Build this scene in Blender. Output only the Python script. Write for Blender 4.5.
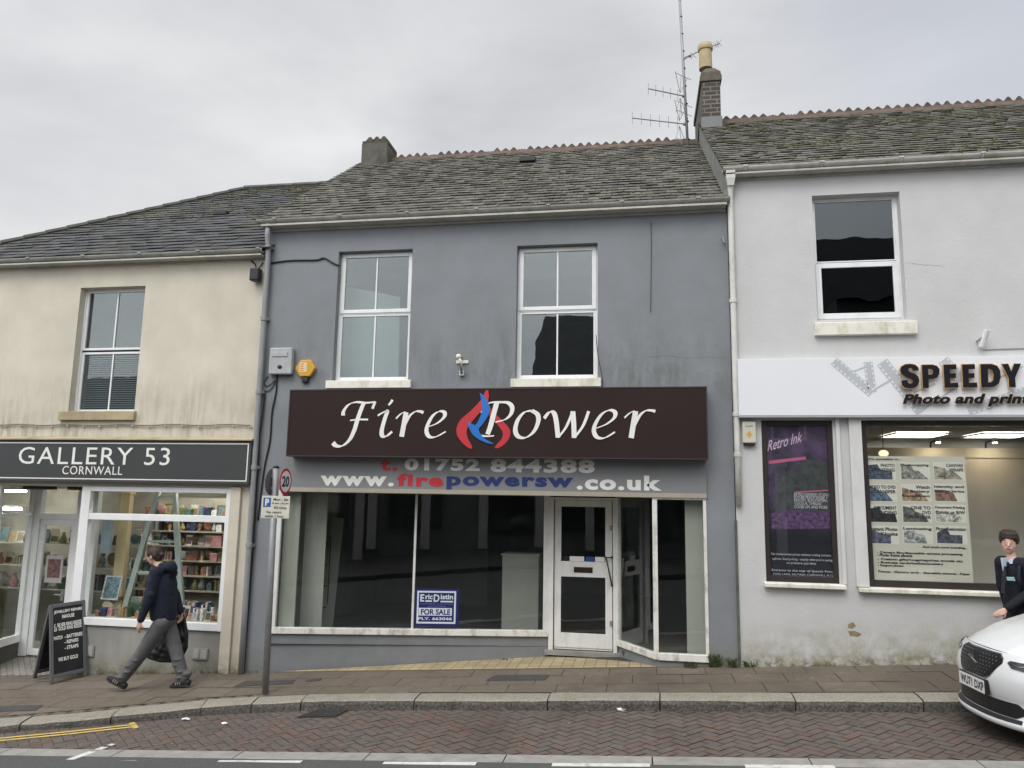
import bpy, bmesh, math, random
from mathutils import Vector, Matrix, noise
random.seed(53)
rad = math.radians
S = bpy.context.scene
COL = S.collection
for o in list(bpy.data.objects): bpy.data.objects.remove(o)

# ------------------------------------------------------------------ camera, sky, sun, exposure
FPX = 745.0
PITCH, ROLL, YAW = rad(8.46), rad(0.943), rad(9.73)
CAM = Vector((0.0, -10.3, 2.25))
_cy, _sy, _cp, _sp, _cr, _sr = math.cos(YAW), math.sin(YAW), math.cos(PITCH), math.sin(PITCH), math.cos(ROLL), math.sin(ROLL)
FW = Vector((-_sy*_cp, _cy*_cp, _sp)); RT0 = Vector((_cy, _sy, 0)); UP0 = RT0.cross(FW)
RT = _cr*RT0 + _sr*UP0; UP = -_sr*RT0 + _cr*UP0
cd = bpy.data.cameras.new('camera'); cam = bpy.data.objects.new('camera', cd); COL.objects.link(cam)
cd.sensor_fit = 'HORIZONTAL'; cd.sensor_width = 36; cd.lens = FPX/1024*36; cd.clip_end = 2000; cd.clip_start = .05
m3 = Matrix((RT, UP, -FW)).transposed()
cam.matrix_world = Matrix.Translation(CAM) @ m3.to_4x4()
S.camera = cam
S.render.resolution_x, S.render.resolution_y = 1024, 768
S.view_settings.view_transform = 'Standard'; S.view_settings.look = 'None'; S.view_settings.gamma = 1
S.view_settings.use_curve_mapping = False; S.view_settings.exposure = 0.24

SUN_EL, SUN_AZ = rad(52), rad(200)      # azimuth from +Y clockwise: behind the camera
w = bpy.data.worlds.new('World'); S.world = w; w.use_nodes = True
nt = w.node_tree; nt.nodes.clear()
def N(nt, t, **k):
    n = nt.nodes.new(t)
    for a, b in k.items(): setattr(n, a, b)
    return n
wo = N(nt, 'ShaderNodeOutputWorld'); bg1 = N(nt, 'ShaderNodeBackground'); bg2 = N(nt, 'ShaderNodeBackground'); mx = N(nt, 'ShaderNodeMixShader')
sky = N(nt, 'ShaderNodeTexSky', sky_type='NISHITA'); sky.sun_disc = False; sky.sun_elevation = SUN_EL; sky.sun_rotation = SUN_AZ
sky.dust_density = 4
nt.links.new(sky.outputs[0], bg1.inputs[0]); bg1.inputs[1].default_value = 0.06
tc = N(nt, 'ShaderNodeTexCoord'); mp = N(nt, 'ShaderNodeMapping'); mp.inputs['Scale'].default_value = (1.0, 1.0, 2.6)
ns = N(nt, 'ShaderNodeTexNoise'); ns.inputs['Scale'].default_value = 1.7; ns.inputs['Detail'].default_value = 7; ns.inputs['Roughness'].default_value = .52; ns.inputs['Distortion'].default_value = .3
cr = N(nt, 'ShaderNodeValToRGB'); cr.color_ramp.elements[0].position = .38; cr.color_ramp.elements[0].color = (.53, .54, .565, 1)
cr.color_ramp.elements[1].position = .66; cr.color_ramp.elements[1].color = (.76, .765, .77, 1)
sx = N(nt, 'ShaderNodeVectorMath', operation='DOT_PRODUCT'); sx.inputs[1].default_value = (math.sin(SUN_AZ)*math.cos(SUN_EL), math.cos(SUN_AZ)*math.cos(SUN_EL), math.sin(SUN_EL)); mr = N(nt, 'ShaderNodeMapRange'); mr.interpolation_type = 'SMOOTHSTEP'
mr.inputs[1].default_value = .08; mr.inputs[2].default_value = .95; mr.inputs[3].default_value = 1.0; mr.inputs[4].default_value = 2.75
nt.links.new(tc.outputs['Generated'], mp.inputs[0]); nt.links.new(mp.outputs[0], ns.inputs['Vector']); nt.links.new(ns.outputs[0], cr.inputs[0])
nt.links.new(tc.outputs['Generated'], sx.inputs[0]); nt.links.new(sx.outputs['Value'], mr.inputs[0])
dx = N(nt, 'ShaderNodeVectorMath', operation='DOT_PRODUCT'); dx.inputs[1].default_value = (.80, .45, .40); nt.links.new(tc.outputs['Generated'], dx.inputs[0])
md = N(nt, 'ShaderNodeMapRange'); md.interpolation_type = 'SMOOTHSTEP'; md.inputs[1].default_value = .62; md.inputs[2].default_value = .98; nt.links.new(dx.outputs['Value'], md.inputs[0])
cm = N(nt, 'ShaderNodeMix', data_type='RGBA'); cm.inputs[7].default_value = (.50, .53, .595, 1); nt.links.new(md.outputs[0], cm.inputs[0]); nt.links.new(cr.outputs[0], cm.inputs[6])
nt.links.new(cm.outputs[2], bg2.inputs[0]); nt.links.new(mr.outputs[0], bg2.inputs[1])
mx.inputs[0].default_value = .93
nt.links.new(bg1.outputs[0], mx.inputs[1]); nt.links.new(bg2.outputs[0], mx.inputs[2]); nt.links.new(mx.outputs[0], wo.inputs[0])
sd = bpy.data.lights.new('sun', 'SUN'); sd.energy = 1.2; sd.angle = rad(30); sd.color = (1, .97, .93)
so = bpy.data.objects.new('sun', sd); COL.objects.link(so)
sdir = Vector((math.sin(SUN_AZ)*math.cos(SUN_EL), math.cos(SUN_AZ)*math.cos(SUN_EL), math.sin(SUN_EL)))
so.rotation_euler = sdir.to_track_quat('Z', 'Y').to_euler()
so.location = sdir*60

# ------------------------------------------------------------------ measuring helpers: a viewing ray meets a real plane
def ray(px, py): return ((px-512)*RT + (384-py)*UP + FPX*FW)
def onP(px, py, a, b, c):                     # plane z = a + bX + cY
    d = ray(px, py); t = (a + b*CAM.x + c*CAM.y - CAM.z)/(d.z - b*d.x - c*d.y); return CAM + t*d
class Plane:                                   # a vertical plane: s along u, t = height, n outward (to the street)
    def __init__(self, o, u):
        self.o = Vector((o[0], o[1], 0)); self.u = Vector((u[0], u[1], 0)).normalized(); self.n = Vector((self.u.y, -self.u.x, 0)); self.v = Vector((0, 0, 1))
    def at(self, px, py, d=0):
        r = ray(px, py); k = ((self.o + self.n*d - CAM).dot(self.n))/r.dot(self.n); p = CAM + r*k
        return (p - self.o).dot(self.u), p.z
    def P(self, s, t, d=0): return self.o + self.u*s + self.v*t + self.n*d
class Frame:                                   # a free plane
    def __init__(self, o, u, v): self.o = Vector(o); self.u = Vector(u).normalized(); self.v = Vector(v).normalized(); self.n = self.u.cross(self.v)
    def P(self, s, t, d=0): return self.o + self.u*s + self.v*t + self.n*d
F0 = Plane((0, 0), (1, 0))
def ext(pl, l, r, t, b, d=0):
    return pl.at(l[0], l[1], d)[0], pl.at(r[0], r[1], d)[0], pl.at(b[0], b[1], d)[1], pl.at(t[0], t[1], d)[1]
def z0(x): return .045 + .065*x
def zp(x, y): return z0(x) + .02*y
def zr(x, y):
    z = z0(x) - .142 + .01*(-1.42-y)
    if y < -3.3: z += .07*min(-3.3-y, 4.6)
    return z

# ------------------------------------------------------------------ mesh helpers
class MB:
    def __init__(s): s.v = []; s.f = []
    def add(s, vs, fs):
        b = len(s.v); s.v += [Vector(x) for x in vs]; s.f += [tuple(b+i for i in f) for f in fs]
    def quad(s, a, b, c, d): s.add([a, b, c, d], [(0, 1, 2, 3)])
    def hexa(s, p): s.add(p, [(0, 3, 2, 1), (4, 5, 6, 7), (0, 1, 5, 4), (1, 2, 6, 5), (2, 3, 7, 6), (3, 0, 4, 7)])
    def box(s, x0, x1, y0, y1, za, zb):
        s.hexa([(x0, y0, za), (x1, y0, za), (x1, y1, za), (x0, y1, za), (x0, y0, zb), (x1, y0, zb), (x1, y1, zb), (x0, y1, zb)])
    def pbox(s, pl, s0, s1, t0, t1, d0, d1):
        P = pl.P; s.hexa([P(s0, t0, d1), P(s1, t0, d1), P(s1, t0, d0), P(s0, t0, d0), P(s0, t1, d1), P(s1, t1, d1), P(s1, t1, d0), P(s0, t1, d0)])
    def frame(s, pl, s0, s1, t0, t1, d0, d1, wl, wr=None, wt=None, wb=None):
        wr = wl if wr is None else wr; wt = wl if wt is None else wt; wb = wl if wb is None else wb
        s.pbox(pl, s0, s0+wl, t0, t1, d0, d1); s.pbox(pl, s1-wr, s1, t0, t1, d0, d1)
        s.pbox(pl, s0+wl, s1-wr, t1-wt, t1, d0, d1); s.pbox(pl, s0+wl, s1-wr, t0, t0+wb, d0, d1)
    def prism(s, pl, poly, d0, d1):            # polygon in plane coords, extruded d0..d1
        n = len(poly)
        s.add([pl.P(x, y, d1) for x, y in poly] + [pl.P(x, y, d0) for x, y in poly],
              [tuple(range(n)), tuple(range(2*n-1, n-1, -1))] + [(i, n+i, n+(i+1) % n, (i+1) % n) for i in range(n)])
    def tube(s, pts, r, n=8, cap=True, r1=None):
        pts = [Vector(p) for p in pts]; rings = []
        for i, p in enumerate(pts):
            t = (pts[min(i+1, len(pts)-1)] - pts[max(i-1, 0)]).normalized()
            a = t.cross(Vector((0, 0, 1)) if abs(t.z) < .9 else Vector((1, 0, 0))).normalized(); b = t.cross(a)
            rr = r if r1 is None else r + (r1-r)*i/(len(pts)-1)
            rings.append([p + (a*math.cos(2*math.pi*k/n) + b*math.sin(2*math.pi*k/n))*rr for k in range(n)])
        vs = [v for q in rings for v in q]; fs = []
        for i in range(len(pts)-1):
            for k in range(n): fs.append((i*n+k, i*n+(k+1) % n, (i+1)*n+(k+1) % n, (i+1)*n+k))
        if cap: fs += [tuple(range(n-1, -1, -1)), tuple((len(pts)-1)*n+k for k in range(n))]
        s.add(vs, fs)
    def lathe(s, c, prof, n=20, axis=(0, 0, 1)):
        ax = Vector(axis).normalized(); a = ax.cross(Vector((0, 0, 1)) if abs(ax.z) < .9 else Vector((1, 0, 0))).normalized(); b = ax.cross(a); c = Vector(c)
        vs = []; fs = []
        for r, h in prof:
            for k in range(n): vs.append(c + ax*h + (a*math.cos(2*math.pi*k/n) + b*math.sin(2*math.pi*k/n))*r)
        for i in range(len(prof)-1):
            for k in range(n): fs.append((i*n+k, i*n+(k+1) % n, (i+1)*n+(k+1) % n, (i+1)*n+k))
        fs += [tuple(range(n-1, -1, -1)), tuple((len(prof)-1)*n+k for k in range(n))]
        s.add(vs, fs)
    def ball(s, c, r, sc=(1, 1, 1), n=10, m=7, rot=None):
        vs = []; fs = []; c = Vector(c)
        def q(v): v = Vector(v); return c + (rot @ v if rot else v)
        vs.append(q((0, 0, r*sc[2])))
        for i in range(1, m):
            th = math.pi*i/m
            for k in range(n):
                ph = 2*math.pi*k/n; vs.append(q((r*sc[0]*math.sin(th)*math.cos(ph), r*sc[1]*math.sin(th)*math.sin(ph), r*sc[2]*math.cos(th))))
        vs.append(q((0, 0, -r*sc[2])))
        for k in range(n): fs.append((0, 1+k, 1+(k+1) % n))
        for i in range(m-2):
            for k in range(n): fs.append((1+i*n+k, 1+(i+1)*n+k, 1+(i+1)*n+(k+1) % n, 1+i*n+(k+1) % n))
        L = len(vs)-1
        for k in range(n): fs.append((L, 1+(m-2)*n+(k+1) % n, 1+(m-2)*n+k))
        s.add(vs, fs)
    def cap(s, p0, p1, r0, r1, n=14, flat=1.0, flat_dir=None):      # rounded tapered limb, optionally flattened along flat_dir
        p0 = Vector(p0); p1 = Vector(p1); t = (p1-p0); L = t.length; t.normalize()
        a = t.cross(Vector((0, 1, 0)) if abs(t.y) < .9 else Vector((1, 0, 0))).normalized(); b = t.cross(a)
        vs = []; fs = []; prof = []
        for k in range(5):
            an = -math.pi/2 + math.pi/2*k/4; prof.append((max(r0*math.cos(an), 1e-4), r0*math.sin(an)))
        for k in range(5):
            an = math.pi/2*k/4; prof.append((max(r1*math.cos(an), 1e-4), L + r1*math.sin(an)))
        for r, h in prof:
            for k in range(n):
                off = (a*math.cos(2*math.pi*k/n) + b*math.sin(2*math.pi*k/n))*r
                if flat_dir is not None: fd = Vector(flat_dir).normalized(); off -= fd*off.dot(fd)*(1-flat)
                vs.append(p0 + t*h + off)
        for i in range(len(prof)-1):
            for k in range(n): fs.append((i*n+k, i*n+(k+1) % n, (i+1)*n+(k+1) % n, (i+1)*n+k))
        fs += [tuple(range(n-1, -1, -1)), tuple((len(prof)-1)*n+k for k in range(n))]
        s.add(vs, fs)
    def loft(s, rings, n=22):                    # elliptical rings (centre, rx, ry)
        vs = []; fs = []
        for c, rx, ry in rings: vs += [Vector(c)+Vector((rx*math.cos(2*math.pi*k/n), ry*math.sin(2*math.pi*k/n), 0)) for k in range(n)]
        for i in range(len(rings)-1):
            for k in range(n): fs.append((i*n+k, i*n+(k+1) % n, (i+1)*n+(k+1) % n, (i+1)*n+k))
        s.add(vs, fs+[tuple(range(n-1, -1, -1)), tuple((len(rings)-1)*n+k for k in range(n))])
    def build(s, name, mat, parent=None, smooth=False, bevel=0, remesh=0, relax=3, kind=None, origin=None, rnd=False):
        me = bpy.data.meshes.new(name)
        off = Vector((0, 0, 0))
        if parent is not None:
            off = world_loc(parent)
        elif origin is not None: off = Vector(origin)
        me.from_pydata([tuple(v-off) for v in s.v], [], s.f); me.validate(); me.update()
        if isinstance(mat, list):
            for m_ in mat: me.materials.append(m_)
        else: me.materials.append(mat)
        o = bpy.data.objects.new(name, me); COL.objects.link(o)
        if parent is not None: o.parent = parent
        else: o.location = off
        bm = bmesh.new(); bm.from_mesh(me); bmesh.ops.recalc_face_normals(bm, faces=bm.faces); bm.to_mesh(me); bm.free()
        if smooth:
            for p in me.polygons: p.use_smooth = True
        if remesh:
            r_ = o.modifiers.new('r', 'REMESH'); r_.mode = 'VOXEL'; r_.voxel_size = remesh; r_.use_smooth_shade = True
            sm = o.modifiers.new('s', 'SMOOTH'); sm.factor = .5; sm.iterations = relax
        if bevel:
            b = o.modifiers.new('b', 'BEVEL'); b.width = bevel; b.segments = 2; b.limit_method = 'ANGLE'; b.angle_limit = rad(40)
        if kind: o['kind'] = kind
        return o
def world_loc(o):
    v = Vector((0, 0, 0))
    while o is not None: v = v + o.location; o = o.parent
    return v
def thing(name, label, cat, loc=(0, 0, 0), group=None, kind=None):
    o = bpy.data.objects.new(name, None); COL.objects.link(o); o.location = loc; o.empty_display_size = .1
    o['label'] = label; o['category'] = cat
    if group: o['group'] = group
    return o
def tag(o, label, cat, group=None):
    o['label'] = label; o['category'] = cat
    if group: o['group'] = group
    return o
def struct(o): o['kind'] = 'structure'; return o

# ------------------------------------------------------------------ materials
def base_mat(name):
    m = bpy.data.materials.new(name); m.use_nodes = True; nt = m.node_tree
    return m, nt, nt.nodes['Principled BSDF']
def c4(c): return (c[0], c[1], c[2], 1)
def mixc(nt, fac, a, b, blend='MIX'):
    n = nt.nodes.new('ShaderNodeMix'); n.data_type = 'RGBA'; n.blend_type = blend
    for sock, val in ((n.inputs[0], fac), (n.inputs[6], a), (n.inputs[7], b)):
        if hasattr(val, 'is_linked') or hasattr(val, 'node'): nt.links.new(val, sock)
        elif isinstance(val, (int, float)): sock.default_value = val
        else: sock.default_value = c4(val)
    return n.outputs[2]
def noisef(nt, scale, detail=5, rough=.6, lo=.4, hi=.6, vec=None, sc=None, dist=0):
    n = nt.nodes.new('ShaderNodeTexNoise'); n.inputs['Scale'].default_value = scale; n.inputs['Detail'].default_value = detail; n.inputs['Roughness'].default_value = rough
    n.inputs['Distortion'].default_value = dist
    tcn = nt.nodes.new('ShaderNodeTexCoord'); src = tcn.outputs['Object']
    if sc:
        mpn = nt.nodes.new('ShaderNodeMapping'); mpn.inputs['Scale'].default_value = sc; nt.links.new(src, mpn.inputs[0]); src = mpn.outputs[0]
    nt.links.new(src, n.inputs['Vector'])
    r = nt.nodes.new('ShaderNodeMapRange'); r.inputs[1].default_value = lo; r.inputs[2].default_value = hi; r.clamp = True
    nt.links.new(n.outputs[0], r.inputs[0]); return r.outputs[0], n.outputs[0]
def math_(nt, op, a, b=0.0, clamp=False):
    n = nt.nodes.new('ShaderNodeMath'); n.operation = op; n.use_clamp = clamp
    for i, v in enumerate((a, b)):
        if hasattr(v, 'node'): nt.links.new(v, n.inputs[i])
        else: n.inputs[i].default_value = v
    return n.outputs[0]
def ramp_axis(nt, axis, a, b):                 # object-space coordinate mapped a->0, b->1
    t = nt.nodes.new('ShaderNodeTexCoord'); s = nt.nodes.new('ShaderNodeSeparateXYZ'); nt.links.new(t.outputs['Object'], s.inputs[0])
    r = nt.nodes.new('ShaderNodeMapRange'); r.inputs[1].default_value = a; r.inputs[2].default_value = b; nt.links.new(s.outputs[axis], r.inputs[0]); return r.outputs[0]
def bump(nt, bsdf, h, strength=.3, dist=.01):
    b = nt.nodes.new('ShaderNodeBump'); b.inputs['Strength'].default_value = strength; b.inputs['Distance'].default_value = dist
    nt.links.new(h, b.inputs['Height']); nt.links.new(b.outputs[0], bsdf.inputs['Normal']); return b
def M(name, col, rough=.7, var=.12, scale=4, bs=60, bump_s=.15, bd=.004, metal=0, spec=.4, dirt=None, dirt_amt=.0, dscale=2.5, coat=0):
    m, nt, b = base_mat(name)
    f, _ = noisef(nt, scale, 5, .6, .3, .7)
    c = mixc(nt, f, tuple(x*(1-var) for x in col), tuple(min(x*(1+var), .95) for x in col))
    if dirt is not None:
        g, _ = noisef(nt, dscale, 8, .7, .5, .75, sc=(1, 1, .45)); g = math_(nt, 'MULTIPLY', g, dirt_amt)
        c = mixc(nt, g, c, dirt)
    nt.links.new(c, b.inputs['Base Color']); b.inputs['Roughness'].default_value = rough; b.inputs['Metallic'].default_value = metal
    b.inputs['Specular IOR Level'].default_value = spec
    if coat: b.inputs['Coat Weight'].default_value = coat; b.inputs['Coat Roughness'].default_value = .06
    if bump_s:
        _, h = noisef(nt, bs, 4, .6); bump(nt, b, h, bump_s, bd)
    return m
def flat(name, col, rough=.5, **k): return M(name, col, rough, var=.05, bump_s=0, **k)
def emit(name, col, st):
    m, nt, b = base_mat(name); b.inputs['Base Color'].default_value = c4(col); b.inputs['Emission Color'].default_value = c4(col); b.inputs['Emission Strength'].default_value = st; return m
def glass(name, tint=(.97, .98, .98), refl=.04, wav=.0, grey=None):
    m = bpy.data.materials.new(name); m.use_nodes = True; nt = m.node_tree; nt.nodes.clear()
    out = N(nt, 'ShaderNodeOutputMaterial'); mix = N(nt, 'ShaderNodeMixShader'); tr = N(nt, 'ShaderNodeBsdfTransparent'); gl = N(nt, 'ShaderNodeBsdfGlossy')
    tr.inputs[0].default_value = c4(tint); gl.inputs['Roughness'].default_value = .0; gl.inputs[0].default_value = (.93, .97, .98, 1)
    ge = N(nt, 'ShaderNodeNewGeometry'); dp = N(nt, 'ShaderNodeVectorMath', operation='DOT_PRODUCT'); nt.links.new(ge.outputs['Normal'], dp.inputs[0]); nt.links.new(ge.outputs['Incoming'], dp.inputs[1])
    co = math_(nt, 'ABSOLUTE', dp.outputs['Value']); sch = math_(nt, 'POWER', math_(nt, 'SUBTRACT', 1.0, co, True), 5.0)
    r0 = .022 + refl; fac = math_(nt, 'ADD', math_(nt, 'MULTIPLY', sch, 1-r0), r0, True)     # thin pane: the same from both faces
    if wav:
        _, h = noisef(nt, 1.6, 2, .5); bp = N(nt, 'ShaderNodeBump'); bp.inputs['Strength'].default_value = wav; bp.inputs['Distance'].default_value = .02
        nt.links.new(h, bp.inputs['Height']); nt.links.new(bp.outputs[0], gl.inputs['Normal'])
    nt.links.new(fac, mix.inputs[0]); nt.links.new(tr.outputs[0], mix.inputs[1]); nt.links.new(gl.outputs[0], mix.inputs[2]); nt.links.new(mix.outputs[0], out.inputs[0])
    return m
def island_mat(name, cols, rough=.8, bs=50, bump_s=.2, moss=None, moss_amt=.4, spec=.3, mscale=1.6, edge=None, spots=0):
    m, nt, b = base_mat(name)
    g = N(nt, 'ShaderNodeNewGeometry'); r = N(nt, 'ShaderNodeValToRGB'); cr_ = r.color_ramp; cr_.interpolation = 'LINEAR'
    while len(cr_.elements) < len(cols): cr_.elements.new(.5)
    for i, c in enumerate(cols): cr_.elements[i].position = i/(len(cols)-1); cr_.elements[i].color = c4(c)
    nt.links.new(g.outputs['Random Per Island'], r.inputs[0]); c = r.outputs[0]
    f, _ = noisef(nt, 9, 6, .65, .3, .72); c = mixc(nt, math_(nt, 'MULTIPLY', f, .45), c, tuple(x*.55 for x in cols[0]))
    if edge is not None:
        e, _ = noisef(nt, 26, 4, .7, .55, .72); c = mixc(nt, math_(nt, 'MULTIPLY', e, .55), c, edge)
    if spots:
        vo = N(nt, 'ShaderNodeTexVoronoi'); vo.inputs['Scale'].default_value = spots; tv = N(nt, 'ShaderNodeTexCoord'); nt.links.new(tv.outputs['Object'], vo.inputs['Vector'])
        lt = math_(nt, 'LESS_THAN', vo.outputs['Distance'], .085); sv_ = N(nt, 'ShaderNodeSeparateColor'); nt.links.new(vo.outputs['Color'], sv_.inputs[0])
        c = mixc(nt, math_(nt, 'MULTIPLY', math_(nt, 'MULTIPLY', lt, math_(nt, 'GREATER_THAN', sv_.outputs[0], .72)), .7), c, (.30, .29, .27)); c = mixc(nt, math_(nt, 'MULTIPLY', math_(nt, 'MULTIPLY', lt, math_(nt, 'LESS_THAN', sv_.outputs[0], .3)), .6), c, (.03, .03, .028))
        f3, _ = noisef(nt, .42, 5, .6, .52, .66); c = mixc(nt, math_(nt, 'MULTIPLY', f3, .55), c, tuple(x*.5 for x in cols[0]))
    if moss is not None:
        f2, _ = noisef(nt, mscale, 8, .75, .5, .68); c = mixc(nt, math_(nt, 'MULTIPLY', f2, moss_amt), c, moss)
    nt.links.new(c, b.inputs['Base Color']); b.inputs['Roughness'].default_value = rough; b.inputs['Specular IOR Level'].default_value = spec
    _, h = noisef(nt, bs, 5, .65); bump(nt, b, h, bump_s, .006)
    return m
def stucco(name, col, stain, zone, stain_amt=.7, low=None, low_z=None, bs=22, bump_s=.3, var=.07, sc=(9, 9, 1.1), seam=None):
    # zone: (z_from, z_to) where rain stains hang; low: algae near the ground along slope
    m, nt, b = base_mat(name)
    f, _ = noisef(nt, 1.3, 6, .6, .3, .7); c = mixc(nt, f, tuple(x*(1-var) for x in col), tuple(min(.95, x*(1+var)) for x in col))
    st, _ = noisef(nt, 1.0, 7, .72, .43, .66, sc=sc); bl, _ = noisef(nt, .9, 4, .6, .38, .60)
    a, p, q = zone
    up = math_(nt, 'MINIMUM', ramp_axis(nt, 2, a, p), ramp_axis(nt, 2, q, p)); up = math_(nt, 'MAXIMUM', up, 0.0, True)
    s = math_(nt, 'MULTIPLY', math_(nt, 'MULTIPLY', st, bl), math_(nt, 'MULTIPLY', up, stain_amt)); c = mixc(nt, s, c, stain)
    if low is not None:
        t = nt.nodes.new('ShaderNodeNewGeometry'); sp = nt.nodes.new('ShaderNodeSeparateXYZ'); nt.links.new(t.outputs['Position'], sp.inputs[0])
        hgt = math_(nt, 'SUBTRACT', sp.outputs[2], math_(nt, 'ADD', math_(nt, 'MULTIPLY', sp.outputs[0], .065), .045))
        r = nt.nodes.new('ShaderNodeMapRange'); r.inputs[1].default_value = low_z; r.inputs[2].default_value = 0; nt.links.new(hgt, r.inputs[0])
        n2, _ = noisef(nt, 3.2, 8, .75, .36, .62); k = math_(nt, 'MULTIPLY', r.outputs[0], n2, True); c = mixc(nt, k, c, low)
        n3, _ = noisef(nt, 9, 6, .7, .45, .6); r2 = nt.nodes.new('ShaderNodeMapRange'); r2.inputs[1].default_value = low_z*.28; r2.inputs[2].default_value = 0; nt.links.new(hgt, r2.inputs[0])
        c = mixc(nt, math_(nt, 'MULTIPLY', math_(nt, 'MULTIPLY', r2.outputs[0], n3, True), .85), c, tuple(x*.3 for x in low))
    nt.links.new(c, b.inputs['Base Color']); b.inputs['Roughness'].default_value = .85; b.inputs['Specular IOR Level'].default_value = .25
    _, h = noisef(nt, bs, 6, .7); bp = bump(nt, b, h, bump_s, .01)
    _, h2 = noisef(nt, 2.2, 3, .5); b2 = nt.nodes.new('ShaderNodeBump'); b2.inputs['Strength'].default_value = .35; b2.inputs['Distance'].default_value = .02
    nt.links.new(h2, b2.inputs['Height']); nt.links.new(b2.outputs[0], bp.inputs['Normal'])
    return m

mGrey = stucco('grey_masonry_paint', (.222, .236, .25), (.10, .11, .085), (3.0, 3.70, 4.9), .9, low=(.16, .17, .11), low_z=.4, var=.09, bs=30, bump_s=.4, sc=(5, 5, 1.3))
mGreyShaded = M('shaded_grey_paint', (.19, .20, .208), .75, .08, bs=25, bump_s=.25)  # wall grey darkened so the colour carries the shade of the recess
mCream = stucco('cream_render', (.60, .56, .465), (.20, .185, .13), (2.5, 3.15, 4.1), .78, low=(.16, .14, .08), low_z=.3, bs=90, bump_s=.8, var=.11)
mWhite = stucco('white_render', (.545, .545, .54), (.42, .41, .37), (3.1, 3.75, 4.5), .45, low=(.27, .26, .15), low_z=.62, bs=26, bump_s=.4, var=.06)
mDash = stucco('grey_roughcast', (.30, .295, .27), (.19, .185, .16), (-.5, .2, .7), .55, low=(.13, .125, .06), low_z=.33, bs=70, bump_s=.8, var=.2)
mUPVC = M('white_upvc', (.78, .79, .79), .35, .04, bump_s=0, dirt=(.42, .41, .36), dirt_amt=.35)
mWood = M('white_gloss_wood', (.70, .70, .67), .45, .05, bump_s=.05, dirt=(.36, .34, .27), dirt_amt=.45, dscale=5)
mOldWood = M('flaking_white_paint', (.70, .69, .64), .6, .08, bs=40, bump_s=.4, dirt=(.10, .09, .06), dirt_amt=.8, dscale=7)
mBeige = M('beige_trim', (.37, .34, .27), .6, .08, bump_s=.05)
mSill = M('old_painted_sill', (.74, .72, .64), .7, .06, bs=40, bump_s=.3, dirt=(.33, .31, .14), dirt_amt=.75, dscale=6)
mStoneSill = M('tan_stone_sill', (.42, .35, .22), .8, .15, bs=60, bump_s=.4, dirt=(.15, .13, .08), dirt_amt=.6)
mFascia = M('weathered_fascia', (.45, .44, .40), .6, .1, bump_s=.05, dirt=(.20, .20, .13), dirt_amt=.7, dscale=4)
mGutter = M('weathered_gutter', (.31, .31, .285), .5, .15, bump_s=.05, dirt=(.13, .14, .08), dirt_amt=.85, dscale=5)
mWGutter = M('white_gutter', (.50, .495, .46), .5, .1, bump_s=.05, dirt=(.22, .23, .14), dirt_amt=.75, dscale=4)
mPipeG = M('grey_pipe', (.26, .27, .275), .45, .1, bump_s=0, dirt=(.12, .12, .10), dirt_amt=.4)
mPipeW = M('white_pipe', (.62, .62, .58), .5, .1, bump_s=0, dirt=(.25, .25, .17), dirt_amt=.7, dscale=5)
mBlack = flat('black_plastic', (.018, .018, .02), .45)
mCable = flat('black_cable', (.02, .02, .022), .6)
mBrown = M('dark_brown_panel', (.030, .0175, .0168), .6, .08, 1.2, bump_s=0, spec=.15)
mBrownEdge = flat('brown_edge', (.05, .036, .036), .4)
mLetW = flat('off_white_vinyl', (.78, .78, .74), .4)
mLetG = flat('pale_grey_vinyl', (.74, .74, .72), .5)
mRed = flat('red_vinyl', (.50, .035, .045), .4)
mBlue = flat('blue_vinyl', (.018, .16, .52), .4)
mNavy = flat('navy_vinyl', (.022, .04, .15), .45)
mSlate53 = M('charcoal_signboard', (.05, .055, .055), .45, .06, 1, bump_s=0)
mRoofG = island_mat('lichened_slate', [(.060, .056, .046), (.105, .099, .083), (.145, .138, .118), (.080, .075, .062), (.175, .168, .146), (.122, .115, .098)], .85, moss=(.085, .085, .04), moss_amt=.7, mscale=3.2, edge=(.34, .335, .30))
mRoofL = island_mat('dark_slate', [(.036, .037, .039), (.064, .065, .067), (.09, .091, .093), (.05, .051, .052)], .75, moss=(.09, .095, .05), moss_amt=.6, mscale=1.0, edge=(.18, .185, .18))
mRoofW = island_mat('mossy_slate', [(.075, .071, .059), (.135, .129, .112), (.175, .168, .146), (.10, .096, .081), (.152, .145, .124)], .85, moss=(.075, .075, .028), moss_amt=.9, mscale=2.4, edge=(.26, .255, .22))
mUnder = flat('roof_underlay', (.04, .04, .038), .9)
mMoss = M('moss', (.085, .088, .032), .95, .5, 12, bs=120, bump_s=.8)
mTerra = M('terracotta_ridge', (.105, .075, .058), .85, .35, 6, bs=40, bump_s=.4, dirt=(.06, .056, .048), dirt_amt=.8, dscale=4)
mCement = M('cement_render', (.20, .20, .19), .9, .2, 5, bs=40, bump_s=.5, dirt=(.08, .08, .06), dirt_amt=.6)
mPot = M('buff_chimney_pot', (.42, .34, .20), .8, .15, 5, bs=50, bump_s=.3, dirt=(.15, .13, .09), dirt_amt=.5)
mLead = M('lead_flashing', (.17, .172, .172), .55, .1, bump_s=.1)
mGalv = M('galvanised_steel', (.27, .28, .285), .5, .12, 8, bump_s=.1, bs=80, metal=.3)
mDkGlassFrame = flat('dark_brown_frame', (.035, .028, .026), .4)
mAsph = M('asphalt', (.088, .088, .085), .85, .3, 55, bs=160, bump_s=.9, bd=.008, dirt=(.06, .06, .058), dirt_amt=.6, dscale=1.1)
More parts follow.
